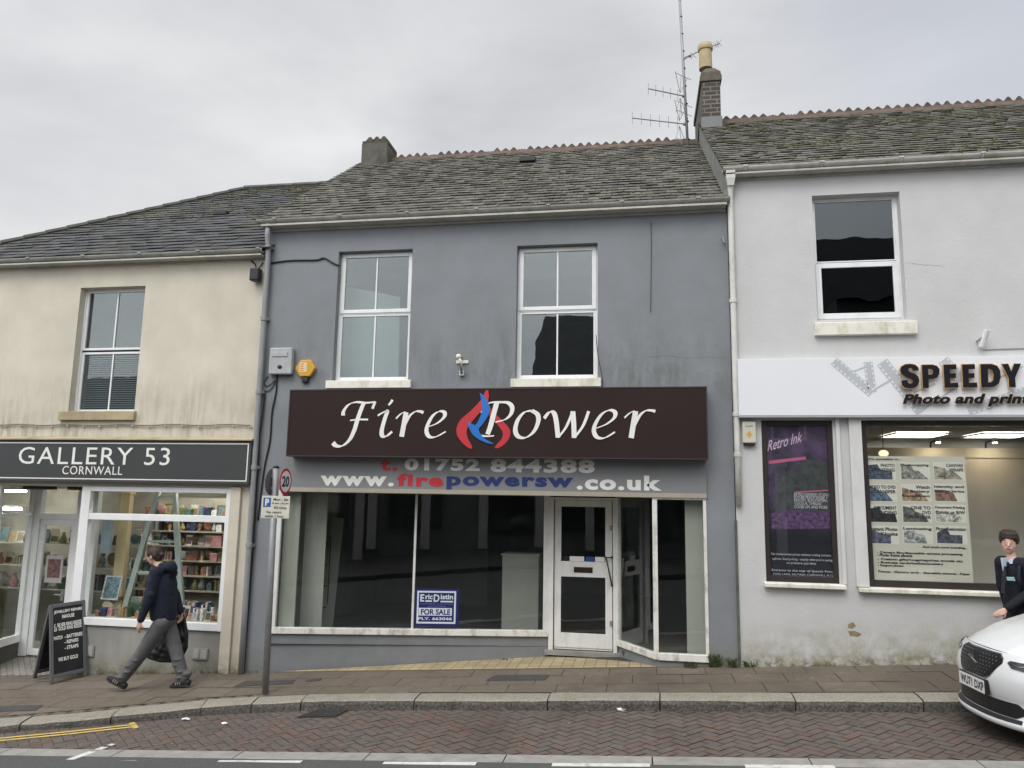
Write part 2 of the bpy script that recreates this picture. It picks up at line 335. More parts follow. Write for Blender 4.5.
mBrick = island_mat('block_paving', [(.116, .094, .080), (.148, .120, .102), (.130, .110, .096), (.165, .108, .085), (.124, .110, .099), (.150, .126, .108)], .8, bs=120, bump_s=.4, moss=(.065, .058, .05), moss_amt=.45, mscale=.75, spots=7)
mSlab = island_mat('brown_paving_slab', [(.142, .117, .092), (.170, .141, .112), (.152, .125, .098), (.182, .154, .124)], .85, bs=90, bump_s=.35, moss=(.095, .08, .06), moss_amt=.5, mscale=.8, spots=6)
mJoint = M('jointing_sand', (.06, .053, .043), .95, .3, 8, bs=100, bump_s=.5)
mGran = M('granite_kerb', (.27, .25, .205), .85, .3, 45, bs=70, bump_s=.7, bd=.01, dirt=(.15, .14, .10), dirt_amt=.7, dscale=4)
mGranF = M('dark_granite_face', (.105, .098, .088), .9, .6, 34, bs=45, bump_s=.9, bd=.02, dirt=(.035, .034, .028), dirt_amt=.85, dscale=4)  # darker granite mix used on the steep kerb faces
mConc = M('concrete_channel', (.28, .27, .25), .85, .15, 7, bs=140, bump_s=.4, dirt=(.12, .12, .11), dirt_amt=.6)
mPaintW = M('road_paint_white', (.60, .60, .57), .7, .1, 12, bs=140, bump_s=.4, dirt=(.16, .16, .155), dirt_amt=.85, dscale=9)
mPaintY = M('road_paint_yellow', (.56, .42, .13), .7, .12, 12, bs=140, bump_s=.4, dirt=(.18, .13, .07), dirt_amt=.7, dscale=9)
mIron = M('cast_iron', (.055, .053, .05), .65, .2, 10, bs=70, bump_s=.5)
gUp = glass('upper_window_glass', (.8, .85, .85), .075, .12)
gUpD = glass('white_house_window_glass', (.75, .82, .86), .022, .14)
gShop = glass('shop_window_glass', (.955, .97, .965), .028, .02)
gClear = glass('display_window_glass', (.965, .975, .97), .0, .02)
gSpl = glass('splayed_window_glass', (.955, .97, .965), .028, .02)
gPost = glass('poster_case_glass', (.94, .95, .95), .02)
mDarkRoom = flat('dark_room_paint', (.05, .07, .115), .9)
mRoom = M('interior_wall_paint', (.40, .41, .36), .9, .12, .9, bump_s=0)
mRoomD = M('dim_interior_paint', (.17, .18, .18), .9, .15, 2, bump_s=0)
mFloorIn = M('interior_floor', (.11, .11, .10), .6, .15, bump_s=0)
mCurt = M('net_curtain', (.62, .66, .65), .9, .06, 3, bump_s=0)
mBlind = M('roller_blind', (.40, .43, .45), .9, .05, bump_s=0)

# ------------------------------------------------------------------ text
def text_on(pl, body, s0, s1, t0, t1, d, mat, parent, name='lettering', bold=0.0, shear=0.0, thick=.004, spacing=1.0, mb=None, keep=False, align='C'):
    cu = bpy.data.curves.new('txt', 'FONT'); cu.body = body; cu.size = 1; cu.offset = bold; cu.shear = shear; cu.space_character = spacing; cu.resolution_u = 3
    ob = bpy.data.objects.new('txt', cu); COL.objects.link(ob)
    dg = bpy.context.evaluated_depsgraph_get(); dg.update(); me = bpy.data.meshes.new_from_object(ob.evaluated_get(dg))
    vs = [v.co.copy() for v in me.vertices]; fs = [tuple(p.vertices) for p in me.polygons]
    bpy.data.objects.remove(ob); bpy.data.curves.remove(cu); bpy.data.meshes.remove(me)
    if not vs: return None
    xa = min(v.x for v in vs); xb = max(v.x for v in vs); ya = min(v.y for v in vs); yb = max(v.y for v in vs)
    k = (t1-t0)/max(yb-ya, 1e-6); kx = (s1-s0)/max(xb-xa, 1e-6)
    own = mb is None; mb = mb or MB()
    mb.add([pl.P(s0+(v.x-xa)*kx, t0+(v.y-ya)*k, d+thick) for v in vs], fs)
    if thick > .002 and own:                    # side walls from the outline
        cnt = {}
        for f in fs:
            for i in range(len(f)):
                e = (f[i], f[(i+1) % len(f)]); cnt[e] = 1
        edge = [e for e in cnt if (e[1], e[0]) not in cnt]; b = len(mb.v)
        mb.v += [pl.P(s0+(v.x-xa)*kx, t0+(v.y-ya)*k, d) for v in vs]
        mb.f += [(b-len(vs)+e[1], b-len(vs)+e[0], b+e[0], b+e[1]) for e in edge]
    if own: return mb.build(name, mat, parent)
def text_px(pl, body, l, r, t, b, d, mat, parent, **k):
    s0, s1, t0, t1 = ext(pl, l, r, t, b, d); return text_on(pl, body, s0, s1, t0, t1, d, mat, parent, **k)
def smooth_path(pts, n=8):
    out = []; P = [Vector(p).to_2d() if len(p) > 2 else Vector(p) for p in pts]
    for i in range(len(P)-1):
        a, b, c, d = P[max(i-1, 0)], P[i], P[i+1], P[min(i+2, len(P)-1)]
        for k in range(n):
            t = k/n; out.append(.5*((2*b)+(c-a)*t+(2*a-5*b+4*c-d)*t*t+(3*b-a-3*c+d)*t**3))
    out.append(P[-1]); return out

# ------------------------------------------------------------------ ground, kerb, road (setting)
KB = [onP(x, y, .045, .065, .02) for x, y in [(0, 718.7), (33, 716), (75, 712.5), (119, 708.5), (165, 704), (208, 699.7), (235, 698), (260, 696.5), (316, 694), (425, 692.8), (551, 692.7), (700, 692.8), (792, 692.8), (940, 693)]]
KB = [Vector((-30, -3.3, 0)), Vector((-11, -3.0, 0)), Vector((-9.2, -2.72, 0))] + KB + [Vector((6, -1.3, 0)), Vector((30, -1.5, 0))]
def kerbY(x):
    for a, b in zip(KB, KB[1:]):
        if a.x <= x <= b.x: return a.y + (b.y-a.y)*(x-a.x)/(b.x-a.x)
    return KB[0].y if x < KB[0].x else KB[-1].y
_ca = onP(230, 751.8, .045-.142-.0142, .065, -.01); _cb = onP(1024, 761.8, .045-.142-.0142, .065, -.01)
def chY(x): return _ca.y + (_cb.y-_ca.y)*(x-_ca.x)/(_cb.x-_ca.x)
CHW = abs(onP(550, 762.6, .045-.142-.0142, .065, -.01).y - onP(550, 755, .045-.142-.0142, .065, -.01).y)
def build_ground():
    mb = MB()
    for (x0, x1) in [(-300, -30), (-30, 30), (30, 300)]:
        for (y0, y1) in [(-300, -8.3), (-8.3, 0), (0, 300)]:
            def g(x, y):
                xx = max(-30, min(30, x)); return Vector((x, y, z0(xx) - .45))
            mb.quad(g(x0, y0), g(x1, y0), g(x1, y1), g(x0, y1))
    struct(mb.build('ground', mAsph))
    # carriageway
    mb = MB(); ys = [-3.36, -3.8, -4.5, -5.5, -6.7, -7.9, -8.0]
    xs = [-30 + i for i in range(61)]
    for a, b in zip(xs, xs[1:]):
        yl = [None]+ys[1:]
        for j in range(len(ys)-1):
            ya0 = chY(a)-CHW+.01 if j == 0 else ys[j]; yb0 = chY(b)-CHW+.01 if j == 0 else ys[j]
            if j == 0 and False: pass
            mb.quad((a, ya0, zr(a, ya0)), (a, ys[j+1], zr(a, ys[j+1])), (b, ys[j+1], zr(b, ys[j+1])), (b, yb0, zr(b, yb0)))
    struct(mb.build('road', mAsph))
    # parking bay bed and herringbone blocks
    mb = MB()
    for a, b in zip(xs, xs[1:]):
        ka, kb = kerbY(a)-.2, kerbY(b)-.2; ca, cb = chY(a)-.02, chY(b)-.02
        if ka > ca+.05 or kb > cb+.05:
            ka = max(ka, ca+.01); kb = max(kb, cb+.01)
            mb.quad((a, ka, zr(a, ka)-.006), (a, ca, zr(a, ca)-.006), (b, cb, zr(b, cb)-.006), (b, kb, zr(b, kb)-.006))
    struct(mb.build('parking_bay_bed', mJoint))
    mb = MB(); L, W, g = .205, .1025, .0045; c45 = math.cos(rad(45))
    def inb(p): return p.y < kerbY(p.x)-.27 and p.y > chY(p.x)+.01
    for i in range(-16, 17):
        for j in range(-62, 63):
            # herringbone: unit pair in a stair grid, turned 45 degrees
            for o_, hx, hy in (((0, 0), L, W), ((L, 0-W*0), W, L)):
                u = i*W + j*2*W + o_[0]; v = i*W - j*2*W + o_[1]
                if o_[0]: v = v - W
                q = [(u+g, v+g), (u+hx-g, v+g), (u+hx-g, v+hy-g), (u+g, v+hy-g)]
                R = [Vector(((a_-b_)*c45 - 3.0, (a_+b_)*c45*1.0 - 2.2, 0)) for a_, b_ in q]
                cx = sum(r.x for r in R)/4
                if cx < -9.8 or cx > 8.5: continue
                if not any(inb(r) for r in R): continue
                dz = random.uniform(-.0018, .0018)
                cl = []
                for r in R:
                    y = min(max(r.y, chY(r.x)+.006), kerbY(r.x)-.26); cl.append(Vector((r.x, y, zr(r.x, y)+dz)))
                mb.quad(*cl)
    struct(mb.build('parking_bay', mBrick))
    # concrete channel
    mb = MB(); x = -20
    while x < 14:
        b = x+1.34
        ya, yb = chY(x), chY(b-.012)
        mb.hexa([(x, ya-CHW, zr(x, ya)-.1), (b-.012, yb-CHW, zr(b, yb)-.1), (b-.012, yb, zr(b, yb)-.1), (x, ya, zr(x, ya)-.1),
                 (x, ya-CHW, zr(x, ya-CHW)+.004), (b-.012, yb-CHW, zr(b, yb-CHW)+.004), (b-.012, yb, zr(b, yb)+.006), (x, ya, zr(x, ya)+.006)])
        x = b
    struct(mb.build('road_channel', mConc))
    # kerb stones: one structure, joints where the photo shows them
    joints = [onP(x_, 693 if x_ > 300 else 704, .045, .065, .02).x for x_ in (421, 551, 660, 791, 914)]
    jl = [onP(33, 716, .045, .065, .02).x, onP(120, 708.4, .045, .065, .02).x, onP(208, 699.7, .045, .065, .02).x, onP(260, 696.4, .045, .065, .02).x, onP(309, 694, .045, .065, .02).x]
    js = [jl[0]-1.3*k for k in range(12, 0, -1)] + jl + joints + [joints[-1]+1.25*k for k in range(1, 12)]
    mb = MB()
    for a, b in zip(js, js[1:]):
        n = max(2, int((b-a)/.16)); xs_ = [a+.007+(b-a-.014)*k/n for k in range(n+1)]
        off = random.uniform(-.006, .006); prof = [(0, -.2), (0, 0.0), (-.10, .004), (-.26, -.004), (-.295, -.018), (-.305, -.05), (-.31, -.22)]
        rings = []
        for x_ in xs_:
            yb = kerbY(x_); dy = kerbY(x_+.05)-kerbY(x_-.05); nx = Vector((-dy, .1, 0)).normalized()
            ring = []
            for q, (dn, dz) in enumerate(prof):
                jt = noise.noise(Vector((x_*9, q*3.1, 4)))*(.012 if q >= 3 else .004); p = Vector((x_, yb, 0)) + nx*(dn+jt)
                ring.append(Vector((p.x, p.y, zp(x_, yb)+dz+off+jt*.6)))
            rings.append(ring)
        k = len(prof); vs = [v for r in rings for v in r]; fs = [(i*k+j, i*k+j+1, (i+1)*k+j+1, (i+1)*k+j) for i in range(n) for j in range(k-1)]
        fs += [tuple(range(k)), tuple(n*k+j for j in range(k-1, -1, -1))]; mb.add(vs, fs)
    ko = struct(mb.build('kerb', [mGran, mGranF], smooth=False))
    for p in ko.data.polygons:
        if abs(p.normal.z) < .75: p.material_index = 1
    # pavement bed and slabs
    mb = MB()
    for a, b in zip(xs, xs[1:]):
        for y1_ in (0,):
            ka, kb = kerbY(a)+.002, kerbY(b)+.002
            mb.quad((a, ka, zp(a, ka)-.008), (b, kb, zp(b, kb)-.008), (b, .95, zp(b, 0)-.008), (a, .95, zp(a, 0)-.008))
    struct(mb.build('pavement_bed', mJoint))
    mb = MB(); rows = [0.0, -.36, -.78, -1.2, -1.62, -2.04, -2.46, -2.88, -3.3]; g = .004
    for k, (ya, yb) in enumerate(zip(rows, rows[1:])):
        x = -16 + (k % 2)*.3
        while x < 14:
            b = x+.6
            if yb < kerbY(x) - .6: pass
            n = 4
            pts_t = []; pts_b = []
            ok = False
            for q in range(n+1):
                xx = x+g+(b-x-2*g)*q/n; kk = kerbY(xx)+.01+(.11 if xx < -4.6 else 0)
                t_ = max(ya-g, kk); u_ = max(yb+g, kk)
                if t_-u_ > .02: ok = True
                sh = (ya*.22)                        # the slabs lie a little askew to the wall
                pts_t.append((xx, t_)); pts_b.append((xx, u_))
            if ok:
                dz = random.uniform(-.002, .002)
                vs = [Vector((p[0]-.0*p[1], p[1], zp(p[0], p[1])+dz)) for p in pts_t+pts_b]
                mb.add(vs, [(q, n+1+q, n+2+q, q+1) for q in range(n)])
            x = b
    struct(mb.build('pavement', mSlab))
    mb = MB(); x = -12
    while x < -4.65:                                  # soldier course of small blocks inside the bulging kerb
        k0, k1 = kerbY(x), kerbY(x+.19); mb.quad((x, k0+.006, zp(x, k0)+.001), (x+.19, k1+.006, zp(x, k1)+.001), (x+.19, k1+.112, zp(x, k1)+.002), (x, k0+.112, zp(x, k0)+.002)); x += .2
    struct(mb.build('pavement_edge_course', mSlab))
    # far pavement, behind the photographer
    mb = MB(); za = lambda x: zr(x, -8.0)+.12
    for a, b in zip(xs, xs[1:]):
        mb.hexa([(a, -13, za(a)-.4), (b, -13, za(b)-.4), (b, -8, za(b)-.4), (a, -8, za(a)-.4), (a, -13, za(a)), (b, -13, za(b)), (b, -8, za(b)), (a, -8, za(a))])
    struct(mb.build('far_pavement', M('far_paving', (.075, .072, .068), .9, .2, 3)))
    # painted markings
    def rq(px): return [Vector((p.x, p.y, zr(p.x, p.y)+.005)) for p in [road_pt(*q) for q in px]]
    def road_pt(px, py):
        d = ray(px, py); lo, hi = 2.0, 60.0; dn = d.normalized()
        for _ in range(40):
            mid = (lo+hi)/2; p = CAM+dn*mid
            if p.z > zr(p.x, p.y): lo = mid
            else: hi = mid
        return CAM+dn*lo
    mb = MB()
    def strip(pts, w, off=0.0):
        for a, b in zip(pts, pts[1:]):
            n = 6
            for k in range(n):
                p = a+(b-a)*(k/n); q = a+(b-a)*((k+1)/n); t = (b-a).normalized(); nn = Vector((-t.y, t.x, 0))
                P = [p+nn*(off-w/2), p+nn*(off+w/2), q+nn*(off+w/2), q+nn*(off-w/2)]
                mb.quad(*[Vector((v.x, v.y, zr(v.x, v.y)+.006)) for v in P])
    for a, b in [((217, 762.3), (301, 762.6)), ((383, 763.8), (476, 764.3)), ((552, 765.3), (650, 765.8)), ((745, 766.9), (835, 767.6))]:
        strip([road_pt(*a), road_pt(*b)], .085)
    strip([road_pt(64, 762.4), road_pt(134, 762.4)], .085); strip([road_pt(66, 761.5), road_pt(105, 747.5)], .09); strip([road_pt(109, 746), road_pt(113.5, 744.4)], .07)
    struct(mb.build('road_marking_white', mPaintW))
    mb = MB(); pl_ = [road_pt(-60, 746.8), road_pt(0, 739.8), road_pt(70, 733), road_pt(135, 725.8)]
    strip(pl_, .055, .05); strip(pl_, .055, -.06); strip([road_pt(131.5, 723), road_pt(136, 728.5)], .06)
    struct(mb.build('road_marking_yellow', mPaintY))
    return road_pt
road_pt = build_ground()

# ------------------------------------------------------------------ building helpers
def wall_with_holes(mb, x0, x1, za, zb, y, holes, t=.14):
    xs = sorted(set([x0, x1]+[h[0] for h in holes]+[h[1] for h in holes])); zs = sorted(set([za, zb]+[h[2] for h in holes]+[h[3] for h in holes]))
    for a, b in zip(xs, xs[1:]):
        for c, d in zip(zs, zs[1:]):
            mx_, mz_ = (a+b)/2, (c+d)/2
            if any(h[0] < mx_ < h[1] and h[2] < mz_ < h[3] for h in holes): continue
            mb.quad((a, y, c), (b, y, c), (b, y, d), (a, y, d))
    for h in holes:
        p, q, r, s = h[:4]
        mb.quad((p, y, r), (p, y, s), (p, y+t, s), (p, y+t, r)); mb.quad((q, y, s), (q, y, r), (q, y+t, r), (q, y+t, s))
        mb.quad((p, y, s), (q, y, s), (q, y+t, s), (p, y+t, s)); mb.quad((q, y, r), (p, y, r), (p, y+t, r), (q, y+t, r))
def shell(mb, x0, x1, za, zb, y0, y1):               # sides and back
    mb.quad((x0, y0, za), (x0, y0, zb), (x0, y1, zb), (x0, y1, za)); mb.quad((x1, y0, za), (x1, y1, za), (x1, y1, zb), (x1, y0, zb)); mb.quad((x0, y1, za), (x0, y1, zb), (x1, y1, zb), (x1, y1, za))
def room(mb, x0, x1, y0, y1, za, zb, floor=True):
    shell(mb, x0, x1, za, zb, y0, y1); mb.quad((x0, y0, zb), (x1, y0, zb), (x1, y1, zb), (x0, y1, zb))
    if floor: mb.quad((x0, y0, za), (x1, y0, za), (x1, y1, za), (x0, y1, za))
def slates(mb, x0, x1, ye, ze, m, run, wdt=.26, exp_=.185, left=None, lift=.0, right=None):
    sl = math.hypot(1, m); n = int(run*sl/exp_)+1; ny, nz = -m/sl, 1/sl
    for r in range(n):
        s0 = r*exp_; s1 = min(s0+exp_*1.25, run*sl); off = (r % 2)*wdt/2 + random.uniform(-.02, .02); x = x0-off
        if s0 > run*sl: break
        while x < x1:
            a = max(x+.003, x0); b = min(x+wdt-.003, x1); x += wdt
            if b-a < .03: continue
            ysl = s0/sl
            if left is not None and (a+b)/2 < left(ysl)-.02: continue
            if right is not None and (a+b)/2 > right(ysl): continue
            if left is not None: a = max(a, left(ysl)-.1)
            j = random.uniform(-.009, .009); tl = random.uniform(.015, .029); tw = random.uniform(-.004, .004)
            def p(x_, s, h): return Vector((x_, ye+s/sl+ny*h, ze+m*s/sl+nz*h+lift))
            th = .011
            mb.hexa([p(a, s0+j, tl+tw), p(b, s0+j, tl-tw), p(b, s1, .002), p(a, s1, .002), p(a, s0+j, tl+tw+th), p(b, s0+j, tl-tw+th), p(b, s1, .002+th), p(a, s1, .002+th)])
def ridge_crest(mb, x0, x1, y, z, pitch=.155, h=.10):
    # angle tiles along the ridge with a row of pointed crests
    mb.hexa([(x0, y-.14, z-.10), (x1, y-.14, z-.10), (x1, y+.14, z-.10), (x0, y+.14, z-.10), (x0, y-.025, z+.035), (x1, y-.025, z+.035), (x1, y+.025, z+.035), (x0, y+.025, z+.035)])
    x = x0; k = 0
    while x+pitch <= x1+.01:
        j = random.uniform(-.016, .012); w_ = pitch*.96
        if random.random() < .05: j -= .045
        poly = [(x, z+.03), (x+w_, z+.03), (x+w_, z+.045), (x+w_*.86, z+.058), (x+w_*.68, z+h+j), (x+w_*.5, z+h+.018+j), (x+w_*.32, z+h+j), (x+w_*.14, z+.058), (x, z+.045)]
        mb.prism(Plane((0, y), (1, 0)), poly, -.014, .014)
        x += pitch; k += 1
        if k % 3 == 0: x += .012
def moss_clumps(mb, n, fn, smin=.015, smax=.05):
    for _ in range(n):
        p = fn()
        if p is None: continue
        r = random.uniform(smin, smax); rot = Matrix.Rotation(random.uniform(0, 3), 3, 'Z') @ Matrix.Rotation(rad(38), 3, 'X')
        mb.ball(p, r, (random.uniform(.8, 1.8), random.uniform(.6, 1), .45), 6, 4, rot)
def gutter(parent, x0, x1, y, zt, mat, r=.058, bk=.9):
    mb = MB(); n = 8; pr = [(y + r*math.cos(math.pi+math.pi*k/n), zt + r*math.sin(math.pi+math.pi*k/n)*.95) for k in range(n+1)]
    inner = [(y + (r-.008)*math.cos(math.pi+math.pi*k/n), zt-.001 + (r-.008)*math.sin(math.pi+math.pi*k/n)*.95) for k in range(n, -1, -1)]
    ring = pr+inner; k = len(ring)
    mb.add([Vector((x0, a, b)) for a, b in ring]+[Vector((x1, a, b)) for a, b in ring], [(i, (i+1) % k, k+(i+1) % k, k+i) for i in range(k)]+[tuple(range(k)), tuple(range(2*k-1, k-1, -1))])
    g = mb.build('gutter', mat, parent, smooth=False)
    x = x0+.3
    while x < x1:
        mb = MB()
        pts = [(x, y + (r+.006)*math.cos(math.pi+math.pi*q/6), zt+(r+.006)*math.sin(math.pi+math.pi*q/6)) for q in range(7)]
        mb.tube(pts, .009, 4); mb.box(x-.03, x+.03, y-r-.010, y-r+.006, zt-.012, zt+.010); x += bk
        mb.build('gutter_bracket', mat, g)
    return g
def add_window(parent, h, y, tm, kind='sash', mat=None, gl=None, bar=True, wl=.055, name='window', gl2=None):
    # h: opening (x0,x1,z0,z1); frame stands at depth y behind the wall face; tm: height of the middle rail
    x0, x1, za, zb = h; pl = Plane((0, y), (1, 0)); mat = mat or mUPVC; gl2 = gl2 or gl
    mb = MB(); mb.frame(pl, x0, x1, za, zb, -.045, .0, wl*.55, wt=wl*.5, wb=wl*.7)
    if kind == 'casement': mb.pbox(pl, x0+wl*.55, x1-wl*.55, tm-.012, tm+.012, -.045, .0)
    wn = mb.build(name, mat, parent, bevel=.004)
    i0, i1, j0, j1 = x0+wl*.55, x1-wl*.55, za+wl*.7, zb-wl*.5
    for nm, a, b, d, ws in (('upper_sash', tm+.014, j1, .012 if kind == 'casement' else -.012, wl), ('lower_sash', j0, tm-.014, -.005 if kind == 'casement' else -.03, wl)):
        e = .012 if (nm == 'upper_sash' and kind == 'casement') else 0
        mb = MB(); ww = ws if e or kind == 'sash' or kind == 'plain' else ws*.5
        if kind == 'awning': e = .012 if nm == 'lower_sash' else 0; d = .012 if nm == 'lower_sash' else -.012; ww = ws if nm == 'lower_sash' else .018
        mb.frame(pl, i0-e, i1+e, a-e*.5, b+e, d-.04, d, ww, wt=ww*(.9), wb=ww*(1.05 if nm == 'lower_sash' else .9))
        s_ = mb.build(nm, mat, wn, bevel=.004)
        if bar:
            mb = MB(); c = (i0+i1)/2; mb.pbox(pl, c-.011, c+.011, a+ww*.8, b-ww*.8, d-.026, d-.006)
            mb.build('glazing_bar', mat, wn)
        mb = MB(); mb.pbox(pl, i0+.02, i1-.02, a+.02, b-.02, d-.024, d-.02)
        mb.build('pane', gl if nm == 'upper_sash' else gl2, wn)
    return wn

# ================================================================== GREY SHOP
XL = F0.at(250, 600)[0] - .07          # party line with the cream house
XR = F0.at(737.5, 600)[0]              # party line with the white house
XG0 = -14.0                             # far end of the cream house
grey = thing('grey_shop', 'vacant grey painted two storey shop in the middle, slate roof and recessed glazed entrance', 'shop building', (0, 0, 0))
zG = F0.at(500, 207.7, .17)[1]          # gutter top
zGf = F0.at(500, 221.5, .03)[1]         # fascia bottom
w1 = ext(F0, (335.6, 315), (410.3, 315), (375, 250.3), (372, 381)); w1 = (w1[0], w1[1], w1[2], w1[3])
w2 = ext(F0, (516.2, 312), (597.6, 312), (557, 244.3), (556, 379))
# recessed glazed front: angled display window, door, splayed corner, front light
W0 = Vector((F0.at(275, 560, -.03)[0], .03)); SILLZ = F0.at(275, 629.5, -.03)[1]
p_ = onP(548.5, 632.5, SILLZ, 0, 0); W1 = Vector((p_.x, p_.y))
PWn = Plane(W0, W1-W0); LW = (W1-W0).length
YD = W1.y; PD = Plane((0, YD), (1, 0))
DX0 = W1.x; DX1 = PD.at(617, 580)[0]
SX = F0.at(655.5, 600)[0]
PS = Plane((DX1, YD), (SX-DX1, -YD)); LS = math.hypot(SX-DX1, YD)
RX1 = F0.at(708.5, 600)[0]
HEAD = F0.at(500, 493.5)[1]             # underside of the fascia panel
SUBT = F0.at(500, 458)[1]
def fq(px, py, d=0): return F0.at(px, py, d)
mb = MB()
wall_with_holes(mb, XL, XR, -1.0, zG-.02, 0, [w1, w2, (W0.x-.0, RX1, -1.0, HEAD)], .14)
mb.quad((XL, .14, zG-.02), (XR, .14, zG-.02), (XR, 0, zG-.02), (XL, 0, zG-.02))
shell(mb, XL, XR, -1.0, zG-.1, 0, 7.2)
wall = mb.build('wall', mGrey, grey)
mb = MB(); FL = .10
mb.quad((XL+.02, .15, HEAD+.25), (XR-.02, .15, HEAD+.25), (XR-.02, 7.1, HEAD+.25), (XL+.02, 7.1, HEAD+.25))
shell(mb, XL+.02, XR-.02, HEAD+.25, zG-.2, .16, 7.1); mb.quad((XL+.02, .16, zG-.2), (XR-.02, .16, zG-.2), (XR-.02, 7.1, zG-.2), (XL+.02, 7.1, zG-.2))
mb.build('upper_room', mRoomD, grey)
# shop interior
mb = MB(); ii = [(W0.x+.01, W0.y+.06), (W1.x, W1.y+.06), (DX1, YD+.06), (SX, .06), (RX1, .06)]
mb.add([(W0.x, .0, FL), (W0.x, 6.8, FL), (RX1+.0, 6.8, FL), (RX1+.0, .03, FL), (SX, .03, FL), (DX1, YD, FL), (W1.x, W1.y, FL)], [(0, 1, 2, 3, 4, 5, 6)])
mb.build('shop_floor', mFloorIn, grey)
mb = MB(); mb.add([(W0.x, -.0, HEAD+.12), (W0.x, 6.8, HEAD+.12), (RX1, 6.8, HEAD+.12), (RX1, .0, HEAD+.12)], [(0, 1, 2, 3)])
mb.quad((W0.x, 6.8, FL), (RX1, 6.8, FL), (RX1, 6.8, HEAD+.12), (W0.x, 6.8, HEAD+.12))
mb.quad((-2.9, 4.2, FL), (-2.9, 6.8, FL), (-2.9, 6.8, HEAD+.12), (-2.9, 4.2, HEAD+.12)); mb.quad((W0.x+.01, 4.4, FL), (-2.9, 4.4, FL), (-2.9, 4.4, HEAD+.12), (W0.x+.01, 4.4, HEAD+.12))
mb.quad((W0.x, 1.6, FL), (W0.x, 6.8, FL), (W0.x, 6.8, HEAD+.12), (W0.x, 1.6, HEAD+.12)); mb.quad((RX1, .9, FL), (RX1, 6.8, FL), (RX1, 6.8, HEAD+.12), (RX1, .9, HEAD+.12))
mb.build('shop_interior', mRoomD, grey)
mb = MB(); mb.quad((W0.x+.004, .06, FL), (W0.x+.004, 1.6, FL), (W0.x+.004, 1.6, HEAD+.12), (W0.x+.004, .06, HEAD+.12)); mb.quad((RX1-.004, .03, FL), (RX1-.004, .9, FL), (RX1-.004, .9, HEAD+.12), (RX1-.004, .03, HEAD+.12))
mb.box(W0.x+.01, W0.x+.2, 1.62, 1.75, FL, HEAD+.1)
mb.pbox(PWn, .07, .30, FL, HEAD+.1, -.15, -.10); mb.pbox(PWn, .32, .64, FL, HEAD+.1, -.40, -.35)
mb.box(RX1-.27, RX1-.01, .16, .22, FL, HEAD+.1)
mb.pbox(PWn, .235, .31, FL, HEAD+.1, -.099, -.06)
mb.build('pale_side_wall', mRoom, grey)
# front frames
t0w = SILLZ; t1w = HEAD
mb = MB(); fl = .075
mb.pbox(PWn, 0, LW, t0w-.055, t0w+.03, -.06, .035)
sillf = mb.build('window_sill', mOldWood, grey, bevel=.006)
sM = PWn.at(414.5, 560)[0]; sR0 = PWn.at(543.5, 560)[0]
mb = MB(); mb.pbox(PWn, .0, .062, t0w+.03, t1w, -.05, .03); mb.pbox(PWn, sM-.017, sM+.017, t0w+.03, t1w-.03, -.03, .012)
mb.pbox(PWn, sR0, LW+.0, t0w+.03, t1w, -.05, .03)
mb.build('window_frame', mWood, grey, bevel=.004)
mb = MB(); mb.pbox(PWn, .062, sR0, t1w-.03, t1w+.02, -.05, .03); mb.pbox(PD, DX0+.03, DX1-.0, t1w-.02, t1w+.06, -.06, .02)
mb.build('window_head', mBeige, grey)
mb = MB(); mb.pbox(PWn, .05, sM-.005, t0w+.02, t1w-.02, -.008, -.002); mb.build('pane', gShop, grey)
mb = MB(); mb.pbox(PWn, sM+.005, sR0+.01, t0w+.02, t1w-.02, -.008, -.002); mb.build('pane', gShop, grey)
# risers (painted masonry below the glass)
mb = MB(); mb.pbox(PWn, -.0, LW, -1.0, t0w-.055, -.15, -.004)
mb.pbox(PS, 0, LS, -1.0, F0.at(680, 656)[1]-.045, -.1, -.004); mb.pbox(F0, SX, RX1, -1.0, F0.at(680, 656)[1]-.045, -.1, -.004)
mb.build('stall_riser', mGreyShaded, grey)
# ceiling of the recess / soffit
mb = MB(); mb.add([(W0.x, .145, HEAD+.01), (W1.x, YD+.1, HEAD+.01), (DX1, YD+.1, HEAD+.01), (SX, .0, HEAD+.01)], [(0, 1, 2, 3)])
mb.build('entrance_soffit', mBeige, grey)
# door
dt = PD.at(580, 497.5)[1]; db = PD.at(582, 651)[1]
mb = MB(); mb.pbox(PD, DX0, PD.at(553.5, 580)[0], db, dt, -.07, .03); mb.pbox(PD, PD.at(613, 580)[0], DX1, db, dt, -.07, .03)
mb.pbox(PD, PD.at(553.5, 580)[0], PD.at(613, 580)[0], PD.at(580, 500)[1], dt, -.07, .03)
mb.build('door_frame', mWood, grey, bevel=.004)
mb = MB(); mb.pbox(PD, DX0-.05, DX1+.05, db-.07, db+.0, -.1, .05); mb.build('door_threshold', mMoss if False else mConc, grey, bevel=.005)
a0, a1, c0, c1 = PD.at(554, 580)[0]+.004, PD.at(612.5, 580)[0]-.004, db+.012, PD.at(580, 500)[1]-.004
gx0, gx1 = PD.at(561, 560)[0], PD.at(605.3, 560)[0]; gu1 = PD.at(583, 506.8)[1]; gu0 = PD.at(583, 561.8)[1]; gl1 = PD.at(583, 577.2)[1]; gl0 = PD.at(583, 633.8)[1]
mb = MB()
mb.pbox(PD, a0, gx0, c0, c1, -.055, -.01); mb.pbox(PD, gx1, a1, c0, c1, -.055, -.01)
for q, r in ((c0, gl0), (gl1, gu0), (gu1, c1)): mb.pbox(PD, gx0, gx1, q, r, -.055, -.01)
door = mb.build('door', mWood, grey, bevel=.003)
mb = MB(); mb.pbox(PD, gx0-.01, gx1+.01, gl0-.01, gl1+.01, -.036, -.030); mb.build('lower_pane', gShop, door)
